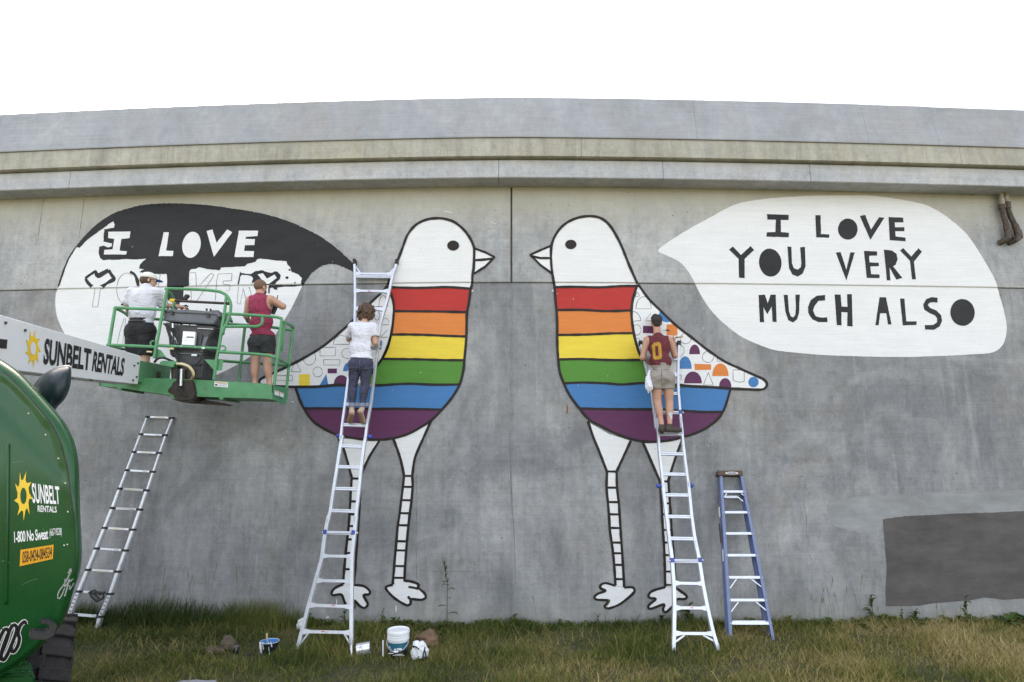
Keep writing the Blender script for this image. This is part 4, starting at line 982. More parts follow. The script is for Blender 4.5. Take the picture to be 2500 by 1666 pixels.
def sticker(pts, Y, m='decal_white', bars=()):
    mb = MB(); mb.prism([at_y(ZB(*p), Y) for p in pts], (0, 0.003, 0)); s0 = mb.build('sticker', m, basket)
    for c_, bb in bars:
        mb = MB(); mb.prism([at_y(ZB(*p), Y - 0.004) for p in bb], (0, 0.002, 0)); mb.build('sticker_print', c_, basket)
sticker([(1107, 1258), (1193, 1265), (1192, 1298), (1105, 1291)], FY - 0.005, bars=[('sign_orange', [(1110, 1261), (1191, 1268), (1191, 1272), (1110, 1265)]), ('console_dark', [(1112, 1275), (1126, 1276), (1125, 1286), (1111, 1285)]), ('console_grey', [(1132, 1272), (1185, 1276), (1185, 1278), (1132, 1274)]), ('console_grey', [(1132, 1283), (1185, 1287), (1185, 1289), (1132, 1285)])])
def on_end(x, y): return at_plane(ZB(x, y), re_t[0] + Vector((0.006, 0, 0)), Vector((1, 0, 0)))
for pts in ([(1493, 1315), (1521, 1323), (1518, 1352), (1491, 1343)], [(1525, 1327), (1550, 1334), (1548, 1362), (1523, 1354)]):
    mb = MB(); d0 = (re_t[1] - re_t[0]); nn = Vector((d0.y, -d0.x, 0)).normalized()
    pp = [at_plane(ZB(*p), re_t[0] + nn * 0.016, nn) for p in pts]; mb.prism(pp, -nn * 0.003); mb.build('sticker', 'decal_white', basket)
    i0, i1 = pp[0].lerp(pp[3], .12), pp[1].lerp(pp[2], .12); j0, j1 = pp[0].lerp(pp[3], .28), pp[1].lerp(pp[2], .28)
    mb = MB(); mb.prism([i0.lerp(i1, .1) + nn * .002, i0.lerp(i1, .9) + nn * .002, j0.lerp(j1, .9) + nn * .002, j0.lerp(j1, .1) + nn * .002], -nn * 0.001); mb.build('sticker_print', 'sign_orange', basket)
# control console
con = MB(); con.prism([at_y(ZE(*p), 8.36) for p in [(700, 648), (880, 668), (1215, 690), (1228, 718), (1160, 792), (1150, 950), (1122, 962), (1105, 1228), (990, 1222), (822, 1185), (822, 1010), (760, 985), (745, 800), (722, 730)]], (0, 0.30, 0))
cs_ = con.build('control_console', 'console_dark', basket, bevel=0.015)
mb = MB(); mb.prism([at_y(ZS(*p), 8.33) for p in [(146, 795), (1150, 850), (1205, 905), (1110, 1035), (400, 985), (146, 965)]], (0, 0.36, 0)); mb.build('console_box', 'console_grey', basket, bevel=0.012)
mb = MB(); mb.prism([at_y(ZS(*p), 8.31) for p in [(136, 742), (560, 752), (815, 768), (960, 785), (1205, 775), (1250, 890), (1205, 900), (1150, 852), (140, 797)]], (0, 0.40, 0)); mb.build('console_lid', 'console_grey', basket, bevel=0.01)
mb = MB()
for x in (295, 985): mb = MB(); mb.prism([at_y(ZS(*p), 8.30) for p in [(x - 22, 770 if x < 500 else 820), (x + 25, 772 if x < 500 else 822), (x + 38, 850 if x < 500 else 900), (x - 12, 848 if x < 500 else 898)]], (0, 0.02, 0)); mb.build('latch', 'dark_metal', basket)
mb = MB(); mb.prism([at_y(ZS(*p), 8.30) for p in [(522, 1165), (760, 1180), (735, 1440), (495, 1428)]], (0, 0.05, 0)); wb = mb.build('junction_box', 'chrome_panel', basket, bevel=0.004, seg=1)
mb = MB(); mb.prism([at_y(ZS(*p), 8.296) for p in [(597, 1268), (728, 1274), (726, 1296), (596, 1290)]], (0, 0.002, 0)); mb.build('box_print', 'dark_metal', wb)
mb = MB(); mb.prism([at_y(ZS(*p), 8.296) for p in [(532, 1270), (590, 1272), (588, 1330), (715, 1338), (714, 1352), (525, 1344)]], (0, 0.002, 0)); mb.build('box_print', 'decal_white', wb)
mb = MB(); mb.prism([at_y(ZE(*p), 8.335) for p in [(980, 968), (1036, 970), (1034, 990), (979, 988)]], (0, 0.003, 0)); mb.build('sticker', 'decal_white', basket)
# what hangs on the console: brackets, cable clips, ribs, warning decals, and a black panel painting in shadow
for pts, Y_, m_ in (([(735, 700), (760, 720), (850, 860), (832, 872)], 8.34, 'steel'), ([(1105, 800), (1150, 790), (1090, 950), (1060, 950)], 8.345, 'console_grey'), ([(830, 955), (1095, 962), (1092, 975), (829, 968)], 8.34, 'console_grey'), ([(1040, 705), (1200, 715), (1198, 722), (1038, 712)], 8.34, 'steel'), ([(892, 668), (955, 670), (954, 678), (891, 676)], 8.33, 'steel'), ([(968, 672), (1030, 675), (1029, 682), (967, 680)], 8.33, 'steel'), ([(812, 885), (1050, 895), (1048, 915), (811, 906)], 8.262, 'console_dark'), ([(850, 1060), (1080, 1070), (1076, 1082), (849, 1072)], 8.34, 'decal_black'), ([(930, 760), (1090, 770), (1070, 900), (1048, 905), (1055, 800), (930, 790)], 8.345, 'decal_black')):
    mb = MB(); mb.prism([at_y(ZE(*p), Y_) for p in pts], (0, 0.02, 0)); mb.build('console_bracket_shadow', m_, basket, bevel=0.002, seg=1)
for x, y in ((820, 890), (880, 892), (1020, 903), (825, 668), (855, 672), (875, 885), (700, 655), (1085, 905)):
    mb = MB(); q = at_y(ZE(x, y), 8.255); mb.lathe([(.001, -.004), (.006, -.003), (.006, .004)], q, 8, 'Y'); mb.build('bolt', 'steel', basket)
mb = MB(); mb.prism([at_y(ZE(*p), 8.258) for p in [(1082, 898), (1112, 900), (1111, 918), (1081, 916)]], (0, 0.003, 0)); mb.build('sticker', 'decal_white', basket)
mb = MB(); mb.prism([at_y(ZE(*p), 8.33) for p in [(775, 820), (820, 822), (816, 880), (790, 885), (770, 850)]], (0, 0.05, 0)); mb.build('valve_block', 'console_grey', basket, bevel=0.006)
# toggles, levers and joystick on the console top
mb = MB()
for x, y in ((975, 768), (1050, 770), (230, 730), (300, 728), (375, 735)):
    p = at_y(ZS(x, y + 14), 8.5); mb = MB(); mb.beam(p, p + Vector((0, 0, .035)), 0.02, 0.02); mb.build('toggle_switch', 'console_dark', basket)
p = at_y(ZS(1150, 775), 8.5); mb = MB(); mb.beam(p - Vector((.05, 0, .02)), p + Vector((.05, 0, -.02)), 0.04, 0.05, (0, 0, 1)); mb.build('joystick_guard', 'console_dark', basket, bevel=0.004)
# hoses, cables, pivot castings under the console
def hose(name, pts, r, m, par=basket): mb = MB(); mb.tube(smooth3([at_y(ZE(x, y), Y) for x, y, Y in pts]), r, 8); return mb.build(name, m, par, smooth=40)
def smooth3(P, k=5):
    out = []; n = len(P)
    for i in range(n - 1):
        p1, p2 = P[i], P[i + 1]; p0 = P[i - 1] if i else p1 * 2 - p2; p3 = P[i + 2] if i + 2 < n else p2 * 2 - p1
        for j in range(k):
            t = j / k; out.append(0.5 * ((2 * p1) + (p2 - p0) * t + (2 * p0 - 5 * p1 + 4 * p2 - p3) * t * t + (3 * p1 - p0 - 3 * p2 + p3) * t ** 3))
    return out + [P[-1]]
hose('hose', [(835, 1068, 8.2), (890, 1072, 8.1), (950, 1095, 8.1), (990, 1140, 8.12), (1000, 1185, 8.15), (985, 1220, 8.25)], 0.019, 'cable_cream')
hose('hose', [(820, 1072, 8.22), (890, 1060, 8.14), (965, 1085, 8.14), (1012, 1150, 8.18), (1010, 1200, 8.28)], 0.016, 'black_rubber')
hose('hose', [(608, 1050, 8.25), (640, 1015, 8.2), (700, 1008, 8.2), (760, 1030, 8.25), (800, 1045, 8.3)], 0.016, 'black_rubber')
hose('hose', [(1110, 940, 8.33), (1060, 1040, 8.3), (990, 1100, 8.28)], 0.011, 'black_rubber'); hose('hose', [(700, 660, 8.32), (760, 740, 8.3), (770, 900, 8.3), (800, 1000, 8.32)], 0.012, 'black_rubber')
hose('hose', [(745, 340, 8.5), (790, 380, 8.5), (800, 450, 8.5), (790, 520, 8.5)], 0.012, 'lift_green')
hose('hose', [(780, 700, 8.33), (800, 800, 8.3), (790, 900, 8.3), (830, 1000, 8.3), (860, 1100, 8.3)], 0.010, 'black_rubber'); hose('hose', [(830, 690, 8.33), (850, 780, 8.31), (835, 880, 8.31), (845, 1000, 8.31), (880, 1090, 8.31)], 0.008, 'black_rubber'); hose('hose', [(850, 1120, 8.25), (840, 1220, 8.22), (870, 1330, 8.22), (930, 1400, 8.24)], 0.014, 'black_rubber')
hose('pivot_rod', [(880, 1120, 8.2), (872, 1290, 8.2)], 0.02, 'steel'); hose('fitting', [(792, 660, 8.3), (793, 705, 8.3)], 0.014, 'steel'); hose('fitting', [(765, 915, 8.25), (800, 917, 8.25)], 0.016, 'cable_cream'); hose('fitting', [(530, 945, 8.22), (580, 948, 8.22)], 0.012, 'cable_cream')
mb = MB(); mb.tube([at_y(ZE(905, 1060), 8.4), at_y(ZE(915, 1400), 8.4)], 0.085, 16); mb.tube([at_y(ZE(812, 1085), 8.33), at_y(ZE(815, 1300), 8.33)], 0.045, 12); mb.tube([at_y(ZE(960, 1130), 8.35), at_y(ZE(960, 1420), 8.35)], 0.05, 12)
mb.build('rotator', 'dark_metal', basket, smooth=40)
mb = MB(); mb.prism([at_y(ZE(*p), 8.25) for p in [(770, 1290), (800, 1230), (1000, 1230), (1030, 1370), (1000, 1440), (850, 1450), (790, 1380), (720, 1340)]], (0, 0.3, 0)); mb.build('pivot_bracket', 'dark_metal', basket, bevel=0.02)
mb = MB(); mb.prism([at_y(ZB(*p), 8.45) for p in [(830, 1372), (1000, 1368), (1120, 1390), (1180, 1405), (1150, 1408), (900, 1392)]], (0, 0.25, 0)); mb.build('support_arm', 'dark_metal', basket, bevel=0.008)
# ================================================================= ladders
mat('aluminium', (0.56, 0.58, 0.63), 0.34, 0.45, 0.06, 10, var2=((0.46, 0.47, 0.50), 0.62))
mat('blue_plastic', (0.03, 0.06, 0.30), 0.4)
mat('fibreglass_blue', (0.14, 0.18, 0.32), 0.45, 0.0, 0.06, 8)
mat('cap_brown', (0.075, 0.042, 0.022), 0.6)
mat('print_red', (0.55, 0.03, 0.03), 0.4)
class LPlane:
    def __init__(s, foot, top):
        s.a = at_z(foot, 0.0); x = top
        q = on_wall(top); s.b = Vector((q.x, q.y - 0.05, q.z))
        d = Vector((0, s.b.y - s.a.y, s.b.z - s.a.z)).normalized(); s.d = d; s.n = Vector((1, 0, 0)).cross(d).normalized()
        if s.n.y > 0: s.n = -s.n
    def __call__(s, p, off=0.0): return at_plane(p, s.a + s.n * off, s.n)
def multi_ladder(label, L, rails, rungs, braces, knobs, caps, feet, stickers, hinge):
    t = thing('ladder', label, 'ladder', L.a, 'tall aluminium ladders against the wall')
    for seg, w in rails:
        mb = MB(); P = [L(p) for p in seg]
        for a, b_ in zip(P[:-1], P[1:]):
            d = (b_ - a).normalized(); e = d * 0.004
            mb.beam(a - e, b_ + e, w, 0.068, (1, 0, 0))
        mb.build('rail', 'aluminium', t, bevel=0.003, seg=1)
    for a, b_, kind in rungs:
        A, B = L(a), L(b_); mb = MB()
        up = L.d
        if kind == 'flare':
            mb.beam(A, B, 0.038, 0.05, up); 
            for P0, P1 in ((A, B), (B, A)):
                dd = (P1 - P0) * min(0.18, 0.09 / (P1 - P0).length); mb.beam(P0 - dd * .1, P0 + dd, 0.085, 0.055, up, 0.042, 0.052)
        else:
            mb.beam(A + up * 0.013, B + up * 0.013, 0.020, 0.045, up); mb.beam(A - up * 0.013, B - up * 0.013, 0.020, 0.045, up)
            mb.beam(A, B, 0.012, 0.030, up)
        mb.build('rung', 'aluminium', t, bevel=0.002, seg=1)
    for a, b_ in braces: mb = MB(); mb.beam(L(a), L(b_), 0.022, 0.008, L.n.cross(L(b_) - L(a))); mb.build('brace', 'aluminium', t)
    for p, col in knobs:
        mb = MB(); q = L(p); mb.lathe([(0.012, -0.04), (0.03, -0.02), (0.034, 0.01), (0.02, 0.035)], q, 14, 'X'); mb.build('lock_knob', col, t, smooth=True)
    for (a, b_), w in hinge:
        mb = MB(); mb.tube([L(a, .02), L(b_, .02)], 0.014, 8); mb.build('lock_pin', 'aluminium', t)
        for e_ in w: mb = MB(); mb.beam(L(e_, .0) - L.d * .03, L(e_, .0) + L.d * .03, 0.05, 0.085); mb.build('lock_bracket', 'blue_plastic', t, bevel=0.006)
    for seg, w in caps: mb = MB(); mb.beam(L(seg[0]), L(seg[1]), w, 0.085); mb.build('end_cap', 'black_rubber', t, bevel=0.006)
    for p in feet: mb = MB(); q = L(p); mb.beam(q - L.d * .045, q + L.d * .02, 0.04, 0.08); mb.build('rubber_foot', 'black_rubber', t, bevel=0.005)
    for p in stickers:
        q = L(p, 0.030); mb = MB(); mb.beam(q - Vector((.02, 0, 0)), q + Vector((.02, 0, 0)), 0.010, 0.002, L.d); mb.build('sticker', 'print_red', t)
    return t
LW1 = LPlane((792, 1588), (870, 640))
multi_ladder('silver extension ladder under the woman in the white shirt', LW1,
    rails=[(mp(ZJ, [(200, 1455), (232, 1330), (275, 1165), (318, 1010), (358, 868), (378, 710), (400, 600)]), 0.046), (mp(ZJ, [(545, 1467), (545, 1165), (546, 1010), (548, 868), (565, 705), (575, 600)]), 0.046),
           (mp(ZJ, [(395, 640), (412, 565), (433, 425), (455, 285), (475, 155), (487, 90)]), 0.040), (mp(ZJ, [(572, 640), (578, 565), (595, 427), (608, 287), (625, 155), (637, 90)]), 0.040),
           (mp(ZG, [(607, 1500), (618, 1400), (636, 1270), (650, 1160), (675, 960), (697, 760)]), 0.034), (mp(ZG, [(764, 1500), (776, 1400), (800, 1270), (822, 1080), (845, 900)]), 0.034),
           (mp(ZG, [(697, 770), (700, 600), (698, 440), (695, 372)]), 0.036), (mp(ZG, [(843, 920), (858, 770), (880, 690), (907, 600), (940, 445), (966, 372)]), 0.036)],
    rungs=[(ZJ(232, 1338), ZJ(545, 1345), 'flare'), (ZJ(275, 1170), ZJ(545, 1180), 'flare'), (ZJ(320, 1013), ZJ(546, 1018), 'flare'), (ZJ(360, 857), ZJ(548, 860), 'flare'),
           (ZJ(380, 708), ZJ(565, 712), 'd'), (ZJ(412, 567), ZJ(578, 572), 'd'), (ZJ(433, 427), ZJ(593, 430), 'd'), (ZJ(455, 288), ZJ(608, 292), 'd'), (ZJ(475, 155), ZJ(625, 160), 'd'), (ZJ(490, 20), ZJ(640, 24), 'd'),
           (ZG(640, 1275), ZG(798, 1278), 'd'), (ZG(655, 1150), ZG(806, 1156), 'd'), (ZG(665, 1030), ZG(826, 1034), 'd'), (ZG(680, 912), ZG(845, 916), 'd'), (ZG(697, 790), ZG(856, 796), 'flare'),
           (ZG(700, 667), ZG(884, 670), 'flare'), (ZG(699, 553), ZG(914, 556), 'flare'), (ZG(698, 444), ZG(938, 446), 'flare'), (ZG(698, 461), ZG(932, 463), 'd')],
    braces=[(ZJ(270, 1348), ZJ(212, 1425)), (ZJ(498, 1352), ZJ(540, 1428)), (ZG(700, 392), ZG(733, 438)), (ZG(958, 395), ZG(912, 442))],
    knobs=[(ZJ(462, 90), 'blue_plastic'), (ZJ(661, 95), 'blue_plastic')],
    caps=[((ZG(695, 384), ZG(695, 352)), 0.05), ((ZG(962, 384), ZG(966, 354)), 0.05)], feet=[ZJ(198, 1462), ZJ(545, 1475)],
    stickers=[ZJ(428, 1172), ZJ(362, 1338), ZG(788, 550)], hinge=[((ZJ(358, 708), ZJ(585, 710)), (ZJ(378, 704), ZJ(558, 708))), ((ZG(826, 905), ZG(868, 910)), ())])
LM1 = LPlane((1700, 1590), (1605, 845))
multi_ladder('silver extension ladder under the man wearing number 0', LM1,
    rails=[(mp(ZK, [(637, 1465), (640, 1350), (643, 1185), (640, 1050), (628, 880), (612, 760)]), 0.046), (mp(ZK, [(925, 1462), (890, 1350), (852, 1185), (824, 1040), (800, 880), (775, 760)]), 0.046),
           (mp(ZK, [(618, 800), (608, 730), (592, 600), (575, 460), (568, 400)]), 0.040), (mp(ZK, [(785, 800), (770, 730), (752, 600), (738, 460), (730, 385)]), 0.040),
           (mp(ZK, [(573, 420), (562, 330), (548, 200), (540, 80), (528, -20)]), 0.034), (mp(ZK, [(734, 420), (722, 330), (705, 200), (692, 80), (680, -30)]), 0.034),
           (mp(ZM, [(312, 1330), (296, 1180), (278, 1050), (268, 960), (232, 800), (190, 620), (148, 435)]), 0.036), (mp(ZM, [(590, 1400), (577, 1280), (565, 1160), (548, 960), (543, 790), (547, 600), (553, 440)]), 0.036)],
    rungs=[(ZK(640, 1350), ZK(893, 1352), 'flare'), (ZK(645, 1187), ZK(852, 1190), 'flare'), (ZK(643, 1030), ZK(822, 1034), 'flare'), (ZK(625, 888), ZK(800, 890), 'd'),
           (ZK(610, 745), ZK(770, 748), 'd'), (ZK(593, 605), ZK(750, 608), 'd'), (ZK(577, 468), ZK(736, 470), 'd'), (ZK(563, 335), ZK(720, 338), 'd'), (ZK(550, 205), ZK(705, 208), 'd'), (ZK(538, 78), ZK(690, 80), 'd'),
           (ZM(298, 1165), ZM(566, 1170), 'd'), (ZM(270, 965), ZM(548, 968), 'd'), (ZM(230, 768), ZM(543, 770), 'flare'), (ZM(190, 592), ZM(547, 596), 'flare')],
    braces=[(ZK(708, 1362), ZK(648, 1405)), (ZK(825, 1360), ZK(908, 1405))],
    knobs=[(ZK(544, 410), 'blue_plastic'), (ZK(749, 407), 'blue_plastic')],
    caps=[((ZM(150, 452), ZM(144, 408)), 0.055), ((ZM(553, 456), ZM(554, 410)), 0.055)], feet=[ZK(637, 1472), ZK(929, 1468)],
    stickers=[ZK(755, 1187)], hinge=[((ZK(600, 888), ZK(828, 884)), (ZK(628, 885), ZK(803, 883))), ((ZM(275, 1165), ZM(605, 1165)), (ZM(567, 1165),))])
# paint splashes on the ladder rails are left to the material

# telescoping ladder at far left
LT = LPlane((200, 1535), (390, 1020))
t = thing('ladder', 'telescoping aluminium ladder with black collars leaning below the basket', 'ladder', LT.a)
lp = [ZD(485, 1172)] + [ZD(x, y) for x, y in ((522, 1062), (588, 893), (655, 733), (718, 575), (778, 423), (836, 275), (890, 132))] + [ZC(x, y) for x, y in ((865, 1540), (918, 1392), (972, 1250), (1025, 1110), (1078, 975), (1127, 842))]
rp = [ZD(725, 1165)] + [ZD(x, y) for x, y in ((748, 1080), (822, 912), (878, 747), (935, 590), (990, 436), (1042, 288), (1090, 145))] + [ZC(x, y) for x, y in ((1076, 1550), (1128, 1405), (1176, 1262), (1224, 1118), (1270, 982), (1322, 850))]
n_ = len(lp)
for side in (lp, rp):
    for i in range(n_ - 1):
        w = 0.058 - 0.0025 * i; mb = MB(); mb.beam(LT(side[i]), LT(side[i + 1]), w, w * 1.25); mb.build('rail_tube', 'aluminium', t, bevel=0.008)
    for i in range(1, n_):
        w = 0.066 - 0.0022 * i; q = LT(side[i]); mb = MB(); mb.beam(q - LT.d * 0.016, q + LT.d * 0.016, w, w * 1.3); mb.build('collar', 'black_rubber', t, bevel=0.004, seg=1)
for i in range(1, n_):
    A, B = LT(lp[i]), LT(rp[i]); d = (B - A)
    mb = MB(); mb.beam(A + d * .14, B - d * .14, 0.030 if i > 1 else 0.036, 0.04, LT.d); mb.build('rung', 'aluminium', t, bevel=0.003, seg=1)
    if i > 1:
        for k0, k1 in ((0.05, .17), (.83, .95)): mb = MB(); mb.beam(A + d * k0, A + d * k1, 0.026, 0.036, LT.d); mb.build('latch', 'black_rubber', t)
        a, b_ = (A + d * .3 + LT.n * .022), (A + d * .72 + LT.n * .022); mb = MB()
        if i % 2: mb.beam(a, b_, 0.012, 0.002, LT.d); mb.build('label_strip', 'cable_cream', t)
        else:
            for k in (.62, .68, .74): mb.beam(A + d * k + LT.n * .022, A + d * (k + .03) + LT.n * .022, 0.010, 0.002, LT.d)
            mb.build('label_print', 'decal_black', t)
for side in (lp, rp):
    for k in range(5):
        q = LT(side[1]).lerp(LT(side[2]), .15 + .17 * k) + LT.n * 0.0355; mb = MB()
        mb.beam(q - Vector((.012, 0, 0)), q + Vector((.012, 0, 0)), 0.022, 0.002, LT.d); mb.build('label_print', 'console_grey', t)
mb = MB()
for pts in ([(665, 900), (680, 935), (720, 968), (765, 945), (770, 905), (720, 900), (690, 905), (745, 960)], [(660, 905), (700, 885), (740, 915), (780, 900)]): mb.tube([LT(ZD(*p), .05) for p in pts], 0.017, 6)
mb.build('strap', 'black_rubber', t, smooth=40)

# blue step ladder leaning folded
LS = LPlane((1840, 1562), (1782, 1150))
t = thing('step_ladder', 'blue fibreglass step ladder with brown top, folded and leaning on the wall', 'step ladder', LS.a)
def S(x, y, off=0.0): return LS(ZK(x, y), off)
def chan(name, a, b_, w, web, side, m='fibreglass_blue', off=0.0):
    """C channel rail: front flange w wide, web going back"""
    mb = MB(); A, B = S(*a, off), S(*b_, off); back = -LS.n
    mb.beam(A, B, w, 0.006)
    s_ = Vector((w / 2 * side, 0, 0)); mb.beam(A + s_ + back * web / 2, B + s_ + back * web / 2, 0.006, web)
    mb.beam(A + back * web, B + back * web, w, 0.006)
    return mb.build(name, m, t)
chan('front_rail', (942, 338), (1006, 1398), 0.042, 0.085, -1)
chan('front_rail', (1070, 338), (1277, 1396), 0.038, 0.085, 1)
chan('rear_rail', (932, 345), (985, 1385), 0.03, 0.05, -1, off=-0.10)
chan('rear_rail', (1058, 345), (1225, 1285), 0.03, 0.05, 1, off=-0.10)
mb = MB(); cap = [S(918, 342, .03), S(1082, 342, .03), S(1077, 311, .03), S(922, 311, .03)]; mb.prism(cap, -LS.n * 0.15); tc_ = mb.build('top_cap', 'cap_brown', t, bevel=0.006)
mb = MB(); ce = S(1010, 328, .034)
for r_, z_, mm in ((1.0, 0.0, 'decal_white'), (0.80, 0.0012, 'decal_black'), (0.70, 0.0024, 'decal_white')):
    mb = MB(); o_ = [ce + LS.n * z_ + Vector((0.098 * r_ * math.cos(a), 0, 0)) + LS.d * (0.021 * r_ * math.sin(a)) for a in [2 * math.pi * i / 28 for i in range(28)]]; mb.prism(o_, -LS.n * 0.001); mb.build('badge', mm, tc_)
text_on('badge_lettering', 'WERNER', 'decal_black', [ZK(985, 323), ZK(1036, 323), ZK(1036, 334), ZK(985, 334)], lambda p: LS(p, .038), tc_, 0.03)
for (x0, x1, y) in ((957, 1090, 446), (966, 1117, 578), (974, 1145, 713), (984, 1171, 852), (993, 1198, 993), (1002, 1226, 1138), (1010, 1254, 1286)):
    A, B = S(x0, y, -.002), S(x1, y, -.002); mb = MB(); h = 0.032; mb.beam(A, B, h, 0.006, LS.d)
    mb.beam(A + LS.d * h / 2 - LS.n * 0.045, B + LS.d * h / 2 - LS.n * 0.045, 0.005, 0.09, LS.d); mb.build('step', 'aluminium', t)
for a, b_ in (((1040, 1004), (998, 1062)), ((1135, 1004), (1215, 1065)), ((1052, 1150), (1006, 1212)), ((1165, 1150), (1240, 1212)), ((978, 458), (962, 482)), ((1070, 458), (1098, 478)), ((1050, 482), (1082, 508))):
    mb = MB(); mb.beam(S(*a, -.01), S(*b_, -.01), 0.014, 0.006, LS.n.cross(S(*b_) - S(*a))); mb.build('brace', 'aluminium', t)
mb = MB(); mb.beam(S(965, 480, -.09), S(1052, 480, -.09), 0.035, 0.012, LS.d); mb.build('rear_brace', 'aluminium', t)
mb = MB(); mb.beam(S(1175, 1300, -.10), S(1270, 1378, -.02), 0.03, 0.008, LS.n.cross(S(1270, 1378) - S(1175, 1300))); mb.build('rear_brace', 'dark_metal', t)
mb = MB(); mb.beam(S(1012, 1274, -.07), S(1250, 1274, -.07), 0.02, 0.03, LS.d); mb.build('rear_brace', 'aluminium', t)
for x0, x1, ys_ in ((949, 1094, (446,)),):
    pass
mb = MB()
for y, xa, xb in ((446, 950, 1096), (578, 957, 1122), (713, 966, 1149), (852, 976, 1176), (993, 985, 1205), (1138, 994, 1232), (1286, 1003, 1260)):
    for x in (xa, xb): mb.beam(S(x, y, .002), S(x, y, .009), 0.010, 0.010)
mb.build('rivet', 'aluminium', t)['kind'] = 'stuff'
for a, b_, mm in (((938, 545), (944, 610), 'decal_white'), ((940, 650), (952, 775), 'cap_brown'), ((962, 815), (966, 890), 'decal_white'), ((978, 1010), (982, 1060), 'decal_white')):
    A, B = S(*a, -.04), S(*b_, -.04); mb = MB(); mb.beam(A - Vector((.024, 0, 0)), B - Vector((.024, 0, 0)), 0.004, 0.05); mb.build('side_label', mm, t)
for a in ((1006, 1402), (1279, 1398)): mb = MB(); q = S(*a, -.03); mb.beam(q - LS.d * .03, q + LS.d * .012, 0.05, 0.10); mb.build('rubber_foot', 'black_rubber', t)

# ================================================================= drain pipes under the soffit
mat('pipe_pale', (0.30, 0.29, 0.25), 0.6, 0.0, 0.2, 10, var2=((0.22, 0.12, 0.05), 0.52))
mat('pipe_dark', (0.052, 0.044, 0.036), 0.7, 0.0, 0.35, 12, var2=((0.14, 0.075, 0.035), 0.52))
def pipe(label, up, mid, low, off):
    t = thing('drain_pipe', label, 'drain pipe', on_wall(ZQ(*up[0])))
    def W(p, o_=off): q = on_wall(ZQ(*p)); return Vector((q.x, q.y - o_, q.z))
    mb = MB(); a = W(up[0]); a.z = Z_SOF + 0.05; mb.tube([a] + [W(p) for p in up[1:]], 0.040, 14); mb.build('upper_pipe', 'pipe_pale', t, smooth=40)
    mb = MB(); mb.tube([W(mid[0]), W(mid[1])], 0.052, 14); mb.build('coupling', 'pipe_dark', t, smooth=40)
    mb = MB(); mb.tube([W(p) for p in mid[1:]], 0.041, 14); mb.build('lower_pipe', 'pipe_dark', t, smooth=40)
    mb = MB(); mb.tube([W(low[0]), W(low[1])], 0.050, 14); mb.build('coupling', 'pipe_dark', t, smooth=40)
    mb = MB(); mb.tube(smooth3([W(p) for p in low[1:-1]] + [W(low[-1], 0.01)]), 0.046, 12); mb.build('elbow', 'pipe_dark', t, smooth=40)
    return W
W = pipe('left one of two drain pipes hanging from the soffit', [(620, 270), (650, 430), (668, 600)], [(666, 595), (672, 670), (712, 860), (752, 985)], [(750, 975), (764, 1060), (780, 1170), (765, 1240), (690, 1290)], 0.10)
mb = MB(); mb.tube([W((830, 1070)), W((862, 1220))], 0.03, 10); o_ = mb.build('bracket', 'pipe_dark', bpy.data.objects['drain_pipe'])
pipe('right one of two drain pipes hanging from the soffit, with rusty top', [(735, 270), (750, 430), (765, 560)], [(765, 545), (782, 665), (845, 830), (915, 975)], [(915, 970), (950, 1060), (975, 1170), (960, 1240), (870, 1290)], 0.09)
mb = MB(); mb.prism([Vector((q.x, q.y - .13, q.z)) for q in [on_wall(ZQ(*p)) for p in [(960, 1070), (1015, 1060), (1055, 1230), (960, 1290), (900, 1295)]]], (0, 0.12, 0)); mb.build('clamp', 'pipe_dark', bpy.data.objects['drain_pipe.001'], bevel=0.01)

# ================================================================= paint pots and litter in the grass
mat('plastic_white', (0.74, 0.76, 0.78), 0.35, var=0.03)
mat('bucket_teal', (0.015, 0.12, 0.17), 0.4, var=0.2)
mat('bucket_black', (0.012, 0.014, 0.016), 0.35, var=0.3)
mat('blue_wet_paint', (0.02, 0.19, 0.52), 0.15)
mat('wood_pale', (0.42, 0.33, 0.20), 0.6, stretch=(1, 1, 8))
mat('kraft_paper', (0.15, 0.088, 0.052), 0.8, var=0.25, vscale=12, bumpy=0.5, bscale=30)
mat('tin', (0.70, 0.72, 0.75), 0.25, 0.6, 0.12, 18)
mat('rag_white', (0.66, 0.66, 0.66), 0.9, var=0.1, vscale=10, bumpy=0.4, bscale=40)
mat('card_brown', (0.10, 0.078, 0.052), 0.9, var=0.3, vscale=9, bumpy=0.4)
mat('slab_grey', (0.24, 0.26, 0.28), 0.8, var=0.15, bumpy=0.5)
def ground_at(p): q = at_z(p, 0.0); return Vector((q.x, q.y, ground_h(q.x, q.y)))
q = at_z(ZR(1722, 640), 0.0); bz = 0.0; bx, by = q.x, q.y + 0.13
t = thing('paint_bucket', 'large white lidded paint bucket with teal and black label standing in the grass', 'bucket', (bx, by, 0))
c0 = Vector((bx, by, 0.0)); H = (at_y(ZR(1722, 262), by).z); rb_ = at_y(ZR(1865, 450), by).x - bx
mb = MB(); mb.lathe([(rb_ * .86, 0.0), (rb_ * .9, 0.02), (rb_ * 0.985, H * .60)], c0, 40); mb.build('label_band', 'bucket_black', t, smooth=50)
mb = MB(); mb.lathe([(rb_ * 0.945, H * .33), (rb_ * 0.994, H * .60)], c0 - Vector((0, 0, 0)), 40)
mb.build('teal_band', 'bucket_teal', t, smooth=50)
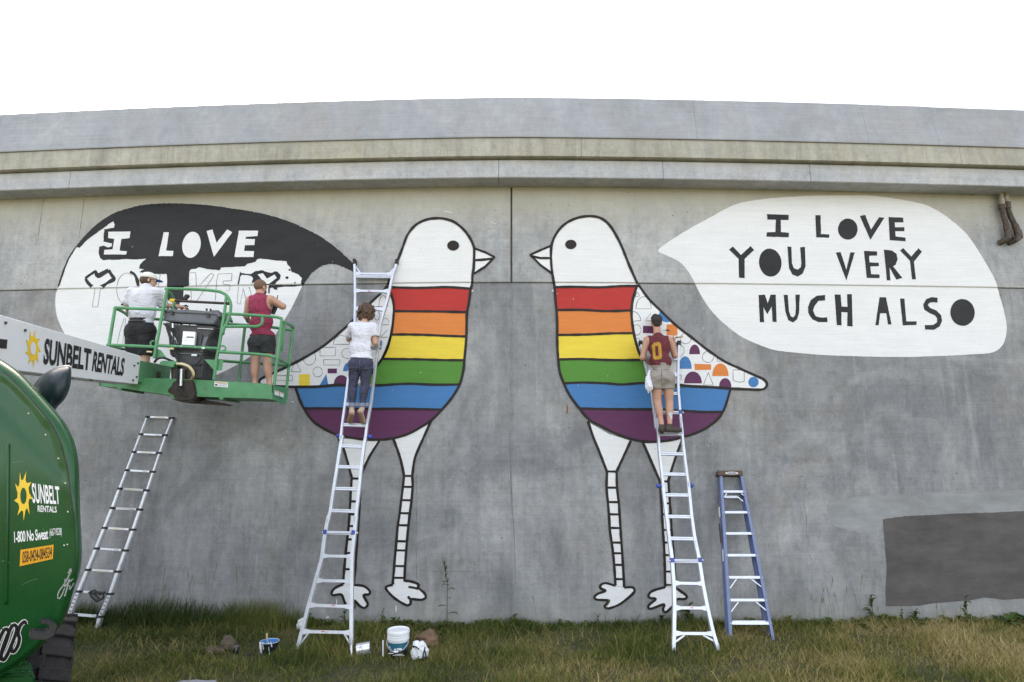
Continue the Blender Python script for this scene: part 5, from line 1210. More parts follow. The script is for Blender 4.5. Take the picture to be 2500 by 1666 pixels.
mb = MB(); mb.lathe([(rb_ * .97, H * .58), (rb_ * 1.0, H * .60), (rb_ * 1.01, H * .66), (rb_ * 1.09, H * .665), (rb_ * 1.10, H * .72), (rb_ * 1.03, H * .73), (rb_ * 1.03, H * .765), (rb_ * 1.09, H * .77), (rb_ * 1.095, H * .80), (rb_ * 1.03, H * .81), (rb_ * 1.03, H * .85), (rb_ * 1.08, H * .855), (rb_ * 1.08, H * .87), (rb_ * 1.0, H * .88)], c0, 40); mb.build('body', 'plastic_white', t, smooth=35)
mb = MB(); mb.lathe([(rb_ * 1.10, H * .86), (rb_ * 1.12, H * .90), (rb_ * 1.10, H * .97), (rb_ * 1.06, H * 1.0), (rb_ * .98, H * 1.0), (rb_ * .94, H * .975), (rb_ * .2, H * .975)], c0, 40); mb.build('lid', 'plastic_white', t, smooth=35)
mb = MB(); pts = []
for i in range(17):
    a = math.pi * i / 16; pts.append(c0 + Vector((-math.cos(a) * rb_ * 1.1, -math.sin(a) * rb_ * 0.98 - 0.01, H * .66 - math.sin(a) * H * 0.33)))
mb.tube(pts, 0.0035, 6); mb.build('wire_handle', 'tin', t, smooth=True)
mb = MB(); mb.tube(pts[7:10], 0.012, 8); mb.build('grip', 'plastic_white', t, smooth=True)
mb = MB()
for a0, w_ in ((-2.05, .10), (-1.5, .05), (-1.35, .03), (-1.85, .03)):
    for k in range(4): pass
for (x, y0, y1, w_) in ((1577, 395, 578, 0.014), (1655, 460, 480, .006), (1668, 480, 530, .004)):
    A = at_y(ZR(x, y0), by - rb_ * .75); B = at_y(ZR(x, y1), by - rb_ * .72); mb.beam(A, B, w_, 0.012)
mb.build('paint_run', 'plastic_white', t)
mb = MB()
for (x0, x1, y0, y1) in ((1735, 1790, 490, 506), (1705, 1725, 494, 506), (1640, 1700, 545, 549), (1715, 1800, 556, 560), (1690, 1820, 570, 572)):
    mb.prism([at_y(ZR(x, y), by - rb_ * 1.0 - .004) for x, y in ((x0, y0), (x1, y0), (x1, y1), (x0, y1))], (0, .02, 0))
mb.build('label_print', 'decal_white', t)

q = at_z(ZR(245, 565), 0.0); c0 = Vector((q.x, q.y + .06, 0.0)); W_ = (at_y(ZR(352, 400), c0.y).x - at_y(ZR(140, 400), c0.y).x) / 2; H = at_y(ZR(245, 400), c0.y).z
t = thing('paint_pail', 'small black pail of blue paint with a brush standing in it', 'pail', c0)
mb = MB(); mb.lathe([(W_ * .72, 0.0), (W_ * .75, 0.01), (W_ * .95, H * .93), (W_ * .93, H * .93), (W_ * .72, 0.02)], c0, 30); mb.build('body', 'bucket_black', t, smooth=50)
mb = MB(); mb.lathe([(W_ * .955, H * .96), (W_ * 1.0, H * .97), (W_ * 1.0, H), (W_ * .97, H), (W_ * .96, H * .98)], c0, 30, cap=False); mb.build('rim', 'plastic_white', t, smooth=50)
mb = MB(); mb.lathe([(W_ * .955, H * .94), (W_ * .955, H * .99), (W_ * .90, H * .93), (W_ * .85, H * .90), (0.003, H * .90)], c0, 30); mb.build('paint', 'blue_wet_paint', t, smooth=50)
mb = MB(); mb.tube([at_y(ZR(250, 440), c0.y), at_y(ZR(245, 380), c0.y - .0), at_y(ZR(240, 312), c0.y + .02)], 0.0, 8, rs=[.009, .013, .011]); mb.build('brush_handle', 'wood_pale', t, smooth=True)
mb = MB()
for x0, w_, y1 in ((178, .022, 560), (205, .01, 500), (272, .006, 560), (300, .012, 470)): mb.beam(at_y(ZR(x0 - 12, 415), c0.y - W_ * .85), at_y(ZR(x0, y1), c0.y - W_ * .78), w_, 0.01)
mb.build('paint_run', 'plastic_white', t)

q = at_z(ZR(1330, 580), 0.0); t = thing('paint_can', 'shiny paint can lying on its side beside the ladder foot', 'can', q)
cA, cB = at_y(ZR(1272, 505), q.y), at_y(ZR(1428, 478), q.y + .03); ax = (cB - cA).normalized(); M_ = ax.to_track_quat('Z', 'Y').to_matrix()
Ln = (cB - cA).length; rr = 0.072
mb = MB(); mb.lathe([(rr * .98, 0), (rr * 1.03, .004), (rr, .01), (rr, Ln - .01), (rr * 1.03, Ln - .004), (rr * .98, Ln), (rr * .1, Ln - .005)], cA, 30, 'Z', M_); mb.build('body', 'tin', t, smooth=35)
mb = MB(); mb.lathe([(rr * 1.04, -.012), (rr * 1.08, -.02), (rr * 1.04, -.03), (rr * .5, -.028)], cA - ax * .015 + Vector((-.02, 0, -.01)), 30, 'Z', M_); mb.build('lid', 'plastic_white', t, smooth=35)

def crumple(name, label, cat, center, size, m, seed, flat=0.5, sub=3):
    bm = bmesh.new(); bmesh.ops.create_icosphere(bm, subdivisions=sub, radius=1.0)
    for v in bm.verts:
        d = v.co.normalized(); n1 = mnoise.noise(d * 1.6 + Vector((seed, 0, 0))); n2 = mnoise.noise(d * 4.0 + Vector((0, seed, 0))); c_ = mnoise.cell(d * 2.3 + Vector((seed, seed, 0)))
        v.co = d * (0.85 + 0.35 * n1 + 0.18 * abs(n2) + 0.12 * c_); v.co.x *= size[0]; v.co.y *= size[1]; v.co.z *= size[2]
        if v.co.z < -size[2] * flat: v.co.z = -size[2] * flat
    me = bpy.data.meshes.new(name); bm.to_mesh(me); bm.free(); o_ = link(name, me, m); o_.location = center + Vector((0, 0, size[2] * flat)); tag(o_, label, cat); return o_
q = at_z(ZR(2050, 480), 0.0); crumple('paper_bag', 'crumpled brown paper bag behind the white bucket', 'bag', q + Vector((0.02, .08, 0.0)), (.19, .12, .13), 'kraft_paper', 3.1, .5)
q = at_z(ZR(1985, 620), 0.0); o_ = crumple('paint_can', 'white splattered paint container with black drips beside the large bucket', 'can', q + Vector((0, .03, .0)), (.115, .09, .13), 'plastic_white', 9.4, .75)
mb = MB()
for pts in ([(2060, 470), (2050, 520), (2040, 545), (2035, 600)], [(2055, 500), (2068, 560), (2072, 600)], [(1910, 460), (1960, 470), (1990, 500)], [(1925, 470), (1935, 480)]):
    mb.tube([at_y(ZR(*p), q.y - .07) for p in pts], 0.008, 6)
mb.build('black_drip', 'bucket_black', o_)
q = at_z(ZR(608, 300), 0.0); crumple('cloth_bundle', 'small white bundle behind the left foot of the ladder', 'bundle', q + Vector((0.0, .1, 0.01)), (.065, .05, .085), 'rag_white', 5.5, .8)
q = at_z(ZR(944, 215), 0.0); t = thing('long_handled_brush', 'white paint brush on a wooden pole propped upright by the wall', 'brush', q)
mb = MB(); mb.tube([at_y(ZR(938, 118), q.y), at_y(ZR(937, 15), q.y + .25)], 0.011, 8); mb.build('pole', 'wood_pale', t, smooth=True)
mb = MB(); mb.beam(q + Vector((0, 0, -.01)), at_y(ZR(943, 140), q.y), 0.055, 0.03, (1, 0, 0), 0.065, .03); mb.beam(at_y(ZR(943, 140), q.y), at_y(ZR(940, 122), q.y), 0.055, 0.03, (1, 0, 0), 0.03, .03); mb.build('brush_head', 'rag_white', t, bevel=.004)
V1 = view(200, 1350, 2.6144)
q = at_z(V1(820, 640), 0.0); crumple('cardboard_scrap', 'brown torn cardboard scrap lying in the grass left of the pail', 'scrap', q + Vector((0, .05, -.01)), (.17, .10, .055), 'card_brown', 1.3, .4)
q = at_z(V1(915, 630), 0.0); crumple('cardboard_scrap', 'round brown scrap next to the torn cardboard', 'scrap', q + Vector((0, .04, 0)), (.11, .05, .12), 'card_brown', 7.7, .5)
q = at_z(V1(980, 645), 0.0); t = thing('paint_jar', 'small black jar half hidden in the grass between scrap and pail', 'jar', q)
mb = MB(); mb.lathe([(.03, 0), (.035, .01), (.035, .07), (.028, .08)], q, 16); mb.build('body', 'bucket_black', t, smooth=40)
mb = MB(); mb.lathe([(.032, .08), (.032, .095), (.01, .095)], q, 16); mb.build('lid', 'console_grey', t, smooth=40)
for i, (x, y, lb_) in enumerate(((1070, 655, 'black scrap of plastic lying left of the black pail'), (1135, 660, 'black scrap of plastic touching the foot of the black pail'))):
    q = at_z(V1(x, y), 0.0); crumple('plastic_scrap', lb_, 'scrap', q + Vector((0, 0, 0)), (.05, .035, .02), 'bucket_black', 2.2 + i, .5)
slab = [V1(570, 830), V1(640, 812), V1(740, 806), V1(800, 812), V1(860, 808), V1(865, 835), V1(800, 870), V1(600, 880)]
mb = MB(); mb.prism([at_z(p, 0.07) for p in slab], (0, 0, -0.08)); o_ = mb.build('stone_slab', 'slab_grey', None, bevel=0.012); tag(o_, 'flat grey slab lying in the grass at the bottom edge', 'slab')
q = at_z(V1(700, 800), 0.0)
# ================================================================= people
import openvdb
for nm, col in (('skin_a', (0.46, 0.25, 0.175)), ('skin_b', (0.50, 0.29, 0.20)), ('skin_c', (0.44, 0.235, 0.16))):
    m = mat(nm, col, 0.5, var=0.07, vscale=9, bumpy=0.1, bscale=80); b = m.node_tree.nodes['Principled BSDF']; b.inputs['Subsurface Weight'].default_value = 0.08; b.inputs['Subsurface Radius'].default_value = (0.02, 0.008, 0.004)
mat('cotton_white', (0.62, 0.62, 0.67), 0.9, var=0.03, vscale=7, bumpy=0.15, bscale=120, fold=0.6)
mat('tank_maroon', (0.26, 0.028, 0.065), 0.9, var=0.10, vscale=7, bumpy=0.15, bscale=120, fold=0.6)
mat('jersey_maroon', (0.115, 0.014, 0.022), 0.85, var=0.12, vscale=7, bumpy=0.15, bscale=120, fold=0.6)
mat('jersey_gold', (0.38, 0.21, 0.02), 0.8, var=0.12, vscale=12)
mat('denim', (0.040, 0.042, 0.075), 0.85, var=0.22, vscale=10, bumpy=0.3, bscale=150, var2=((0.075, 0.08, 0.12), 0.66), fold=0.6)
mat('denim_cuff', (0.17, 0.19, 0.26), 0.85, var=0.1)
mat('shorts_charcoal', (0.028, 0.030, 0.032), 0.9, var=0.2, vscale=8, fold=0.6)
mat('trouser_black', (0.016, 0.016, 0.018), 0.85, var=0.3, vscale=8, fold=0.6)
mat('shorts_khaki', (0.27, 0.235, 0.205), 0.9, var=0.08, vscale=8, bumpy=0.1, bscale=120, fold=0.6)
mat('hair_dark', (0.018, 0.013, 0.010), 0.65, var=0.4, vscale=30, bumpy=0.9, bscale=70)
mat('hair_curly', (0.075, 0.038, 0.020), 0.6, var=0.45, vscale=30, bumpy=0.9, bscale=60)
mat('hair_brown', (0.075, 0.042, 0.022), 0.7, var=0.3, vscale=30, bumpy=0.5, bscale=90)
mat('hair_buzzed', (0.16, 0.095, 0.06), 0.9, var=0.25, vscale=40, bumpy=0.5, bscale=150)
mat('canvas_beige', (0.42, 0.32, 0.25), 0.9, var=0.1)
mat('sole_tan', (0.30, 0.20, 0.12), 0.85, var=0.15)
mat('shoe_brown', (0.055, 0.042, 0.03), 0.8, var=0.25)
mat('cap_cloth', (0.68, 0.66, 0.60), 0.9, var=0.05)
mat('cap_visor', (0.02, 0.05, 0.28), 0.7)
mat('lip', (0.36, 0.12, 0.10), 0.5); mat('eye_white', (0.75, 0.74, 0.72), 0.2); mat('eye_iris', (0.03, 0.02, 0.015), 0.15)

class Body:
    def __init__(s, pts, h=0.008, pad=0.30):
        P = np.array([tuple(p) for p in pts]); s.lo = P.min(0) - pad; s.hi = P.max(0) + pad; s.h = h
        s.n = np.ceil((s.hi - s.lo) / h).astype(int) + 1; s.F = np.full(s.n, 1.0, np.float32)
    def copy(s): b_ = Body.__new__(Body); b_.lo, b_.hi, b_.h, b_.n = s.lo, s.hi, s.h, s.n; b_.F = s.F.copy(); return b_
    def blank(s): b_ = s.copy(); b_.F[:] = 1.0; return b_
    def box(s, pts, r):
        P = np.array([tuple(p) for p in pts]); a = np.floor((P.min(0) - r - s.lo) / s.h).astype(int); b_ = np.ceil((P.max(0) + r - s.lo) / s.h).astype(int) + 1
        a = np.clip(a, 0, s.n); b_ = np.clip(b_, 0, s.n); sl = tuple(slice(i, j) for i, j in zip(a, b_))
        g = np.meshgrid(*[s.lo[k] + s.h * np.arange(a[k], b_[k]) for k in range(3)], indexing='ij', sparse=True)
        return sl, g
    def _un(s, sl, d, k):
        A = s.F[sl]
        if k > 0:
            h_ = np.clip(0.5 + 0.5 * (A - d) / k, 0, 1); s.F[sl] = A * (1 - h_) + d * h_ - k * h_ * (1 - h_)
        else: s.F[sl] = np.minimum(A, d)
    def cone(s, a, b_, ra, rb, k=0.02, sub=False):
        a, b_ = Vector(a), Vector(b_); sl, (X, Y, Z) = s.box([a, b_], max(ra, rb) + 0.06 + k)
        ba = b_ - a; L2 = max(1e-9, ba.length_squared)
        t = np.clip(((X - a.x) * ba.x + (Y - a.y) * ba.y + (Z - a.z) * ba.z) / L2, 0, 1)
        d = np.sqrt((X - a.x - t * ba.x) ** 2 + (Y - a.y - t * ba.y) ** 2 + (Z - a.z - t * ba.z) ** 2) - (ra + (rb - ra) * t)
        if sub: s.F[sl] = np.maximum(s.F[sl], -d)
        else: s._un(sl, d.astype(np.float32), k)
        return s
    def ell(s, c, r, rot=None, k=0.02, sub=False):
        c = Vector(c); sl, (X, Y, Z) = s.box([c], max(r) + 0.06 + k); X, Y, Z = np.broadcast_arrays(X - c.x, Y - c.y, Z - c.z)
        if rot is not None:
            M_ = rot.to_3x3().transposed(); X, Y, Z = (M_[0][0] * X + M_[0][1] * Y + M_[0][2] * Z), (M_[1][0] * X + M_[1][1] * Y + M_[1][2] * Z), (M_[2][0] * X + M_[2][1] * Y + M_[2][2] * Z)
        q0 = np.sqrt((X / r[0]) ** 2 + (Y / r[1]) ** 2 + (Z / r[2]) ** 2); q1 = np.sqrt((X / r[0] ** 2) ** 2 + (Y / r[1] ** 2) ** 2 + (Z / r[2] ** 2) ** 2)
        d = q0 * (q0 - 1) / np.maximum(q1, 1e-6)
        if sub: s.F[sl] = np.maximum(s.F[sl], -d)
        else: s._un(sl, d.astype(np.float32), k)
        return s
    def cut(s, co, no):
        """keep the side that the normal does not point to"""
        X, Y, Z = np.meshgrid(*[s.lo[k] + s.h * np.arange(s.n[k]) for k in range(3)], indexing='ij', sparse=True)
        co, no = Vector(co), Vector(no).normalized(); s.F = np.maximum(s.F, ((X - co.x) * no.x + (Y - co.y) * no.y + (Z - co.z) * no.z).astype(np.float32)); return s
    def folds(s, amp, sc=(9, 9, 22), seed=0.0, ph=None):
        X, Y, Z = np.meshgrid(*[s.lo[k] + s.h * np.arange(s.n[k]) for k in range(3)], indexing='ij', sparse=True)
        w = np.sin(X * sc[0] * 2 + seed + 1.7 * np.sin(Z * 7 + seed)) * np.sin(Z * sc[2] + 3 * X * 3 + 2.2 * np.sin(X * 11 + seed * 2) + Y * sc[1]) + 0.5 * np.sin(Z * sc[2] * 2.1 + X * 17 + seed)
        s.F = s.F + (amp * w).astype(np.float32); return s
    def mesh(s, name, m, parent, adapt=0.0):
        g = openvdb.FloatGrid(1.0); g.copyFromArray(np.clip(s.F, -0.1, 0.1).astype(np.float32)); 
        P, Q = g.convertToQuads(isovalue=0.0)
        P = P * s.h + s.lo
        me = bpy.data.meshes.new(name); me.from_pydata(P.tolist(), [], Q.tolist()); me.update()
        bm = bmesh.new(); bm.from_mesh(me); bmesh.ops.recalc_face_normals(bm, faces=bm.faces)
        bmesh.ops.smooth_vert(bm, verts=bm.verts, factor=0.5, use_axis_x=True, use_axis_y=True, use_axis_z=True)
        bm.to_mesh(me); bm.free()
        return link(name, me, m, parent, True)

def frame(fwd, up=Vector((0, 0, 1))):
    f = Vector(fwd).normalized(); r = f.cross(up).normalized(); u = r.cross(f).normalized()
    return Matrix(((r.x, f.x, u.x), (r.y, f.y, u.y), (r.z, f.z, u.z)))     # local x right, y forward, z up
def head(B, c, Fm, s=1.0, k=0.015):
    def L(x, y, z): return c + Fm @ Vector((x * s, y * s, z * s))
    B.ell(L(0, -.012, .022), (.077 * s, .096 * s, .090 * s), Fm, k); B.ell(L(0, .022, -.03), (.062 * s, .074 * s, .085 * s), Fm, k)
    B.ell(L(0, .070, -.095), (.028 * s, .022 * s, .020 * s), Fm, k)
    B.cone(L(0, .092, .005), L(0, .112, -.028), .010 * s, .015 * s, 0.008)
    B.ell(L(0, .085, .030), (.05 * s, .018 * s, .012 * s), Fm, 0.01)
    for e in (-1, 1):
        B.ell(L(e * .080, -.005, -.012), (.010 * s, .020 * s, .032 * s), Fm, 0.004)
        B.ell(L(e * .03, .094, .012), (.014 * s, .01 * s, .009 * s), Fm, 0.0, sub=True)
    return L
def face_bits(L, Fm, parent, s=1.0):
    for e in (-1, 1):
        mb = MB(); c = L(e * .03, .084, .012)
        mb.lathe([(.001, -.011 * s), (.008 * s, -.008 * s), (.011 * s, 0), (.008 * s, .008 * s), (.001, .011 * s)], c, 12); mb.build('eye', 'eye_white', parent, smooth=True)
    mb = MB(); mb.tube([L(-.022, .088, -.060), L(-.008, .096, -.056), L(.008, .096, -.056), L(.022, .088, -.060)], 0.005, 8); mb.build('lips', 'lip', parent, smooth=True)
def hand(B, w, d, palm, s=1.0, curl=0.6, thumb=1):
    """wrist w, pointing d, palm faces 'palm'"""
    d = Vector(d).normalized(); n = Vector(palm); n = (n - d * n.dot(d)).normalized(); r = d.cross(n)
    M_ = Matrix(((r.x, n.x, d.x), (r.y, n.y, d.y), (r.z, n.z, d.z)))
    B.ell(w + d * .05 * s, (.040 * s, .016 * s, .052 * s), M_, 0.008)
    for i, (x, ln) in enumerate(((-.028, .072), (-.010, .082), (.010, .078), (.028, .062))):
        a = w + d * .088 * s + r * x * s; p = a; ang = 0.0
        for j, f in enumerate((.45, .32, .23)):
            ang += curl * (0.5 if j == 0 else 1.0); dd = d * math.cos(ang) + n * math.sin(ang) + r * x * 1.5
            q = p + dd.normalized() * ln * f * s; B.cone(p, q, (.0092 - .0006 * j) * s, (.0086 - .0008 * j) * s, 0.002); p = q
    a = w + d * .030 * s + r * (-.030 * thumb) * s; b_ = a + (d * .6 - r * thumb * .7 + n * .4).normalized() * .038 * s; c = b_ + (d * .8 + n * .6).normalized() * .032 * s
    B.cone(a, b_, .013 * s, .010 * s, 0.006); B.cone(b_, c, .010 * s, .009 * s, 0.002)

def torso(B, sl, sr, cl, cr, back, w=1.0, k=0.04, grow=0.0, waist=None, glute=True, wd=None):
    """sl, sr shoulder joints, cl, cr hip joints, back: unit vector to the person's back"""
    sm_, hm = (sl + sr) / 2, (cl + cr) / 2; ax = (sm_ - hm); u = ax.normalized(); r = (sr - sl).normalized()
    f = r.cross(u).normalized(); 
    if f.dot(back) > 0: f = -f
    M_ = Matrix(((r.x, f.x, u.x), (r.y, f.y, u.y), (r.z, f.z, u.z)))
    g = grow; sw = (sr - sl).length / 2
    B.cone(sl.lerp(sr, .12) - u * .005, sr.lerp(sl, .12) - u * .005, .060 + g, .060 + g, k)
    B.ell(sm_ - u * .13, (sw * .90 * w + g, .108 + g, .175 + g), M_, k)
    B.ell(sm_ - u * .055 - f * .035, (sw * .86 + g, .060 + g, .085 + g), M_, k)
    wp = hm.lerp(sm_, .40 if waist is None else waist); B.ell(wp, ((wd or sw * .80) + g, .092 + g, .16 + g), M_, k)
    hw = (cr - cl).length / 2 + .088
    B.ell(hm + u * .02, (hw + g, .105 + g, .115 + g), M_, k)
    if glute:
        for c in (cl, cr): B.ell(c.lerp(hm, .10) - f * .028 - u * .025, (.082 + g, .082 + g, .088 + g), M_, .05)
    return u, f, r, M_
def leg(B, h, kn, an, f, g=0.0, s=1.0, k=0.025):
    B.cone(h, kn, .088 * s + g, .055 * s + g, k); B.cone(kn, an, .050 * s + g, .034 * s + g, k)
    c = kn.lerp(an, .30) - f * .016; d = (an - kn).normalized(); M_ = d.to_track_quat('Z', 'Y').to_matrix(); B.ell(c, (.052 * s + g, .052 * s + g, .12 * s + g), M_, k)
def onto(name, m, pix, bvh, parent, off=0.004, div=5.0):
    def pl(p):
        d = ray(p).normalized(); h = bvh.ray_cast(ORG, d); return (h[0] - d * off) if h[0] is not None else at_y(p, pl.y)
    pl.y = 9.0
    return decal(name, m, pix, pl, parent, div)
def bvh_of(o): me = o.data; return BVHTree.FromPolygons([v.co[:] for v in me.vertices], [p.vertices[:] for p in me.polygons])
BACK = Vector((0, -1, 0))

# ---------------- woman in white shirt on the ladder
def yl(LP, z): return LP.a.y + (z - LP.a.z) * (LP.b.y - LP.a.y) / (LP.b.z - LP.a.z)
def JL(v, LP, off):                                      # joint standing "off" in front of the ladder plane
    return lambda x, y, o_=None: at_plane(v(x, y), LP.a + LP.n * (off if o_ is None else o_), LP.n)
J = JL(ZL, LW1, 0.24)
w = thing('person', 'woman with curly brown hair, white T-shirt and dark jeans painting from a ladder', 'person', J(340, 1440))
sl, sr = J(262, 428, .26), J(488, 432, .26); cl, cr = J(292, 830, .27), J(408, 830, .27); kl, kr = J(268, 1055, .20), J(398, 1055, .20); al, ar = J(257, 1285, .20), J(366, 1282, .20)
ht, hc = None, J(414, 283, .17)
el_r, wr_r = J(505, 600, .24), J(500, 570, .02); el_l, wr_l = J(222, 560, .10), J(300, 480, -.10)
B = Body([sl, sr, al, ar, hc, el_r, wr_l], 0.0085, 0.22)
u, f, r, M_ = torso(B, sl, sr, cl, cr, BACK, 1.0)
B.cone((sl + sr) / 2 + u * .02, hc - u * .06 + f * 0, .052, .048, .03)
Fm = frame(Vector((0.15, 1, -.25))); L = head(B, hc, Fm)
B.cone(sl, el_l, .050, .038, .03); B.cone(el_l, wr_l, .038, .027, .02); hand(B, wr_l, wr_l - el_l, Vector((0, .3, -1)), curl=.5)
B.cone(sr, el_r, .052, .043, .03); B.cone(el_r, wr_r, .042, .028, .02); hand(B, wr_r, Vector((0, 1, .3)), Vector((-1, 0, -.2)), curl=.7, thumb=-1)
for h_, k_, a_ in ((cl, kl, al), (cr, kr, ar)): leg(B, h_, k_, a_, f, s=.98)
toe_l, toe_r = J(236, 1425, .05), J(375, 1435, .05)
B.cone(al, J(246, 1345, .20), .032, .03, .02); B.cone(ar, J(352, 1340, .20), .032, .03, .02)
bd = B.mesh('body', 'skin_b', w); face_bits(L, Fm, w)
Sh = B.blank(); torso(Sh, sl, sr, cl + u * .03, cr + u * .03, BACK, 1.02, grow=.017, glute=False, wd=.160)
Sh.cone(sl, sl.lerp(el_l, .62), .068, .070, .03); Sh.cone(sr, sr.lerp(el_r, .50), .072, .076, .03); Sh.folds(.005, (5, 5, 14), 1.0)
hemc = J(350, 768, .27)
Sh.cut(hemc, Vector((-.05, 0, -1))); Sh.cone(sr.lerp(el_r, .78), el_r + (el_r - sr) * .3, .075, .10, 0, sub=True); Sh.cone((sl + sr) / 2 + u * .03 + f * .01, hc, .058, .07, 0, sub=True)
Sh.mesh('t_shirt', 'cotton_white', w)
Jn = B.blank(); torso(Jn, sl, sr, cl, cr, BACK, grow=.008); 
for h_, k_, a_ in ((cl, kl, al), (cr, kr, ar)): leg(Jn, h_, k_, a_, f, g=.008, s=1.0)
Jn.folds(.002, (7, 7, 30), 2.0); Jn.cut(J(350, 722, .27), (0, 0, 1)); Jn.cut(J(300, 1258, .2), (0, 0, -1)); jo = Jn.mesh('jeans', 'denim', w)
Cu = B.blank(); Cu.cone(kl.lerp(al, .80), al + Vector((0, 0, .01)), .050, .050, .0); Cu.cone(kr.lerp(ar, .80), ar + Vector((0, 0, .01)), .050, .050, .0)
Cu.cut(J(300, 1236, .2), (0, 0, 1)); Cu.cut(J(300, 1282, .2), (0, 0, -1)); Cu.mesh('trouser_cuff', 'denim_cuff', w)
for nm, an_, toe, heel in (('shoe', al, toe_l, J(258, 1345, .25)), ('shoe', ar, toe_r, J(348, 1330, .25))):
    S_ = B.blank(); S_.cone(heel, toe, .036, .040, .0); S_.cone(an_ + Vector((0, .0, -.03)), heel, .038, .036, .02); so = S_.mesh(nm, 'canvas_beige', w)
    S2 = B.blank(); nb = Vector((0, -1, -.35)).normalized(); S2.cone(heel + nb * .022, toe + nb * .024, .030, .038, .0); S2.mesh('sole', 'sole_tan', so)
# back pockets and seam
pb = bvh_of(jo)
onto('back_pocket', 'denim', mp(ZL, [(222, 860), (312, 862), (310, 905), (226, 900)]), pb, jo, .004); onto('back_pocket', 'denim', mp(ZL, [(372, 865), (478, 862), (470, 905), (376, 905)]), pb, jo, .004)
surf_stroke('stitching', 'denim_cuff', [mp(ZL, [(214, 860), (260, 866), (330, 862)]), mp(ZL, [(352, 868), (430, 868), (484, 858)]), mp(ZL, [(340, 780), (342, 850), (340, 920)])], 0.8, lambda p: (pb.ray_cast(ORG, ray(p).normalized())[0] or at_y(p, 8.9)) - ray(p).normalized() * .005, jo)
Hr = B.blank(); rg = random.Random(4); hb_ = hc - Fm @ Vector((0, 1, 0)) * .02 + Vector((0, 0, .015)); Hr.ell(hb_, (.100, .096, .100), None, .0)
for _ in range(300):
    dv = Vector((rg.gauss(0, 1), rg.gauss(-.5, 1), rg.gauss(.25, .9))).normalized()
    if dv.dot(Fm @ Vector((0, 1, 0))) > .45: continue
    q = hb_ + Vector((dv.x * .116, dv.y * .108, dv.z * .110 - .035 * max(0, -dv.z))) * rg.uniform(.94, 1.12); q = hb_ + (q - hb_) ; Hr.ell(q, (rg.uniform(.012, .024),) * 3, None, .002)
for _ in range(90):
    a = rg.uniform(math.pi * 1.05, math.pi * 1.95); q = hb_ + Vector((math.cos(a) * rg.uniform(.06, .12), math.sin(a) * rg.uniform(.05, .10), rg.uniform(-.15, -.04))); Hr.ell(q, (rg.uniform(.010, .018),) * 3, None, .003)
Hr.mesh('curly_hair', 'hair_curly', w)

# ---------------- man in the number 0 jersey
J = JL(ZM, LM1, 0.24)
w = thing('person', 'dark haired man in maroon jersey with number 0 and grey shorts on a ladder', 'person', J(400, 1380))
sl, sr = J(215, 395, .25), J(452, 392, .25); cl, cr = J(312, 800, .27), J(440, 800, .27); kl, kr = J(328, 1062, .18), J(452, 1062, .18); al, ar = J(372, 1292, .20), J(458, 1285, .20)
hc = J(317, 212, .18)
el_r, wr_r = J(512, 560, .16), J(505, 420, -.02); el_l, wr_l = J(168, 585, .18), J(228, 612, .02)
B = Body([sl, sr, al, ar, hc, el_r, el_l, J(560, 1370, .1)], 0.0085, 0.20)
u, f, r, M_ = torso(B, sl, sr, cl, cr, BACK, 1.0)
B.cone((sl + sr) / 2 + u * .02, hc - Vector((0, 0, .06)), .060, .054, .04)
Fm = frame(Vector((0.12, 1, 0.05))); L = head(B, hc, Fm, .98)
B.cone(sl, el_l, .055, .041, .03); B.cone(el_l, wr_l, .042, .028, .02); hand(B, wr_l, Vector((.4, 1, 0)), Vector((0, 0, -1)), curl=.7)
B.cone(sr, el_r, .056, .043, .03); B.cone(el_r, wr_r, .043, .028, .02); hand(B, wr_r, Vector((-.15, .35, 1)), Vector((1, .2, 0)), curl=.75, thumb=1)
for h_, k_, a_ in ((cl, kl, al), (cr, kr, ar)): leg(B, h_, k_, a_, f, s=1.03)
B.mesh('body', 'skin_c', w); face_bits(L, Fm, w, .98)
Sh = B.blank(); torso(Sh, sl, sr, cl + u * .03, cr + u * .03, BACK, 1.0, grow=.013, glute=False, wd=.150); Sh.cone((sl + sr) / 2 + u * .04, (sl + sr) / 2 - u * .02, .085, .10, .03)
Sh.folds(.005, (5, 5, 13), 4.0)
Sh.cut(J(350, 668, .27), (0.0, 0, -1)); Sh.cone((sl + sr) / 2 + u * .055, hc, .066, .072, 0, sub=True)
for s_, e_ in ((sl, -1), (sr, 1)): Sh.ell(s_ + r * e_ * .035 - u * .02, (.062, .16, .115), M_, 0, sub=True)
so = Sh.mesh('jersey', 'jersey_maroon', w)
jb = bvh_of(so); oc = [(290, 424), (345, 415), (366, 436), (376, 575), (362, 598), (298, 604), (283, 588), (265, 452)]; ic = [(302, 460), (333, 455), (342, 562), (308, 568)]
n0 = len(oc)
for q_ in ([oc[0], oc[1], ic[1], ic[0]], [oc[1], oc[2], oc[3], ic[2], ic[1]], [oc[3], oc[4], oc[5], ic[3], ic[2]], [oc[5], oc[6], oc[7], oc[0], ic[0], ic[3]]):
    onto('number_0', 'jersey_gold', mp(ZM, q_), jb, so, .005)
Pn = B.blank(); torso(Pn, sl, sr, cl, cr, BACK, grow=.012)
for h_, k_ in ((cl, kl), (cr, kr)): Pn.cone(h_, k_.lerp(h_, .15), .102, .088, .02)
Pn.folds(.0045, (6, 6, 20), 6.0); Pn.cut(J(370, 640, .27), (0.05, 0, 1)); Pn.cut(J(380, 918, .25), (0, 0, -1)); po = Pn.mesh('shorts', 'shorts_khaki', w)
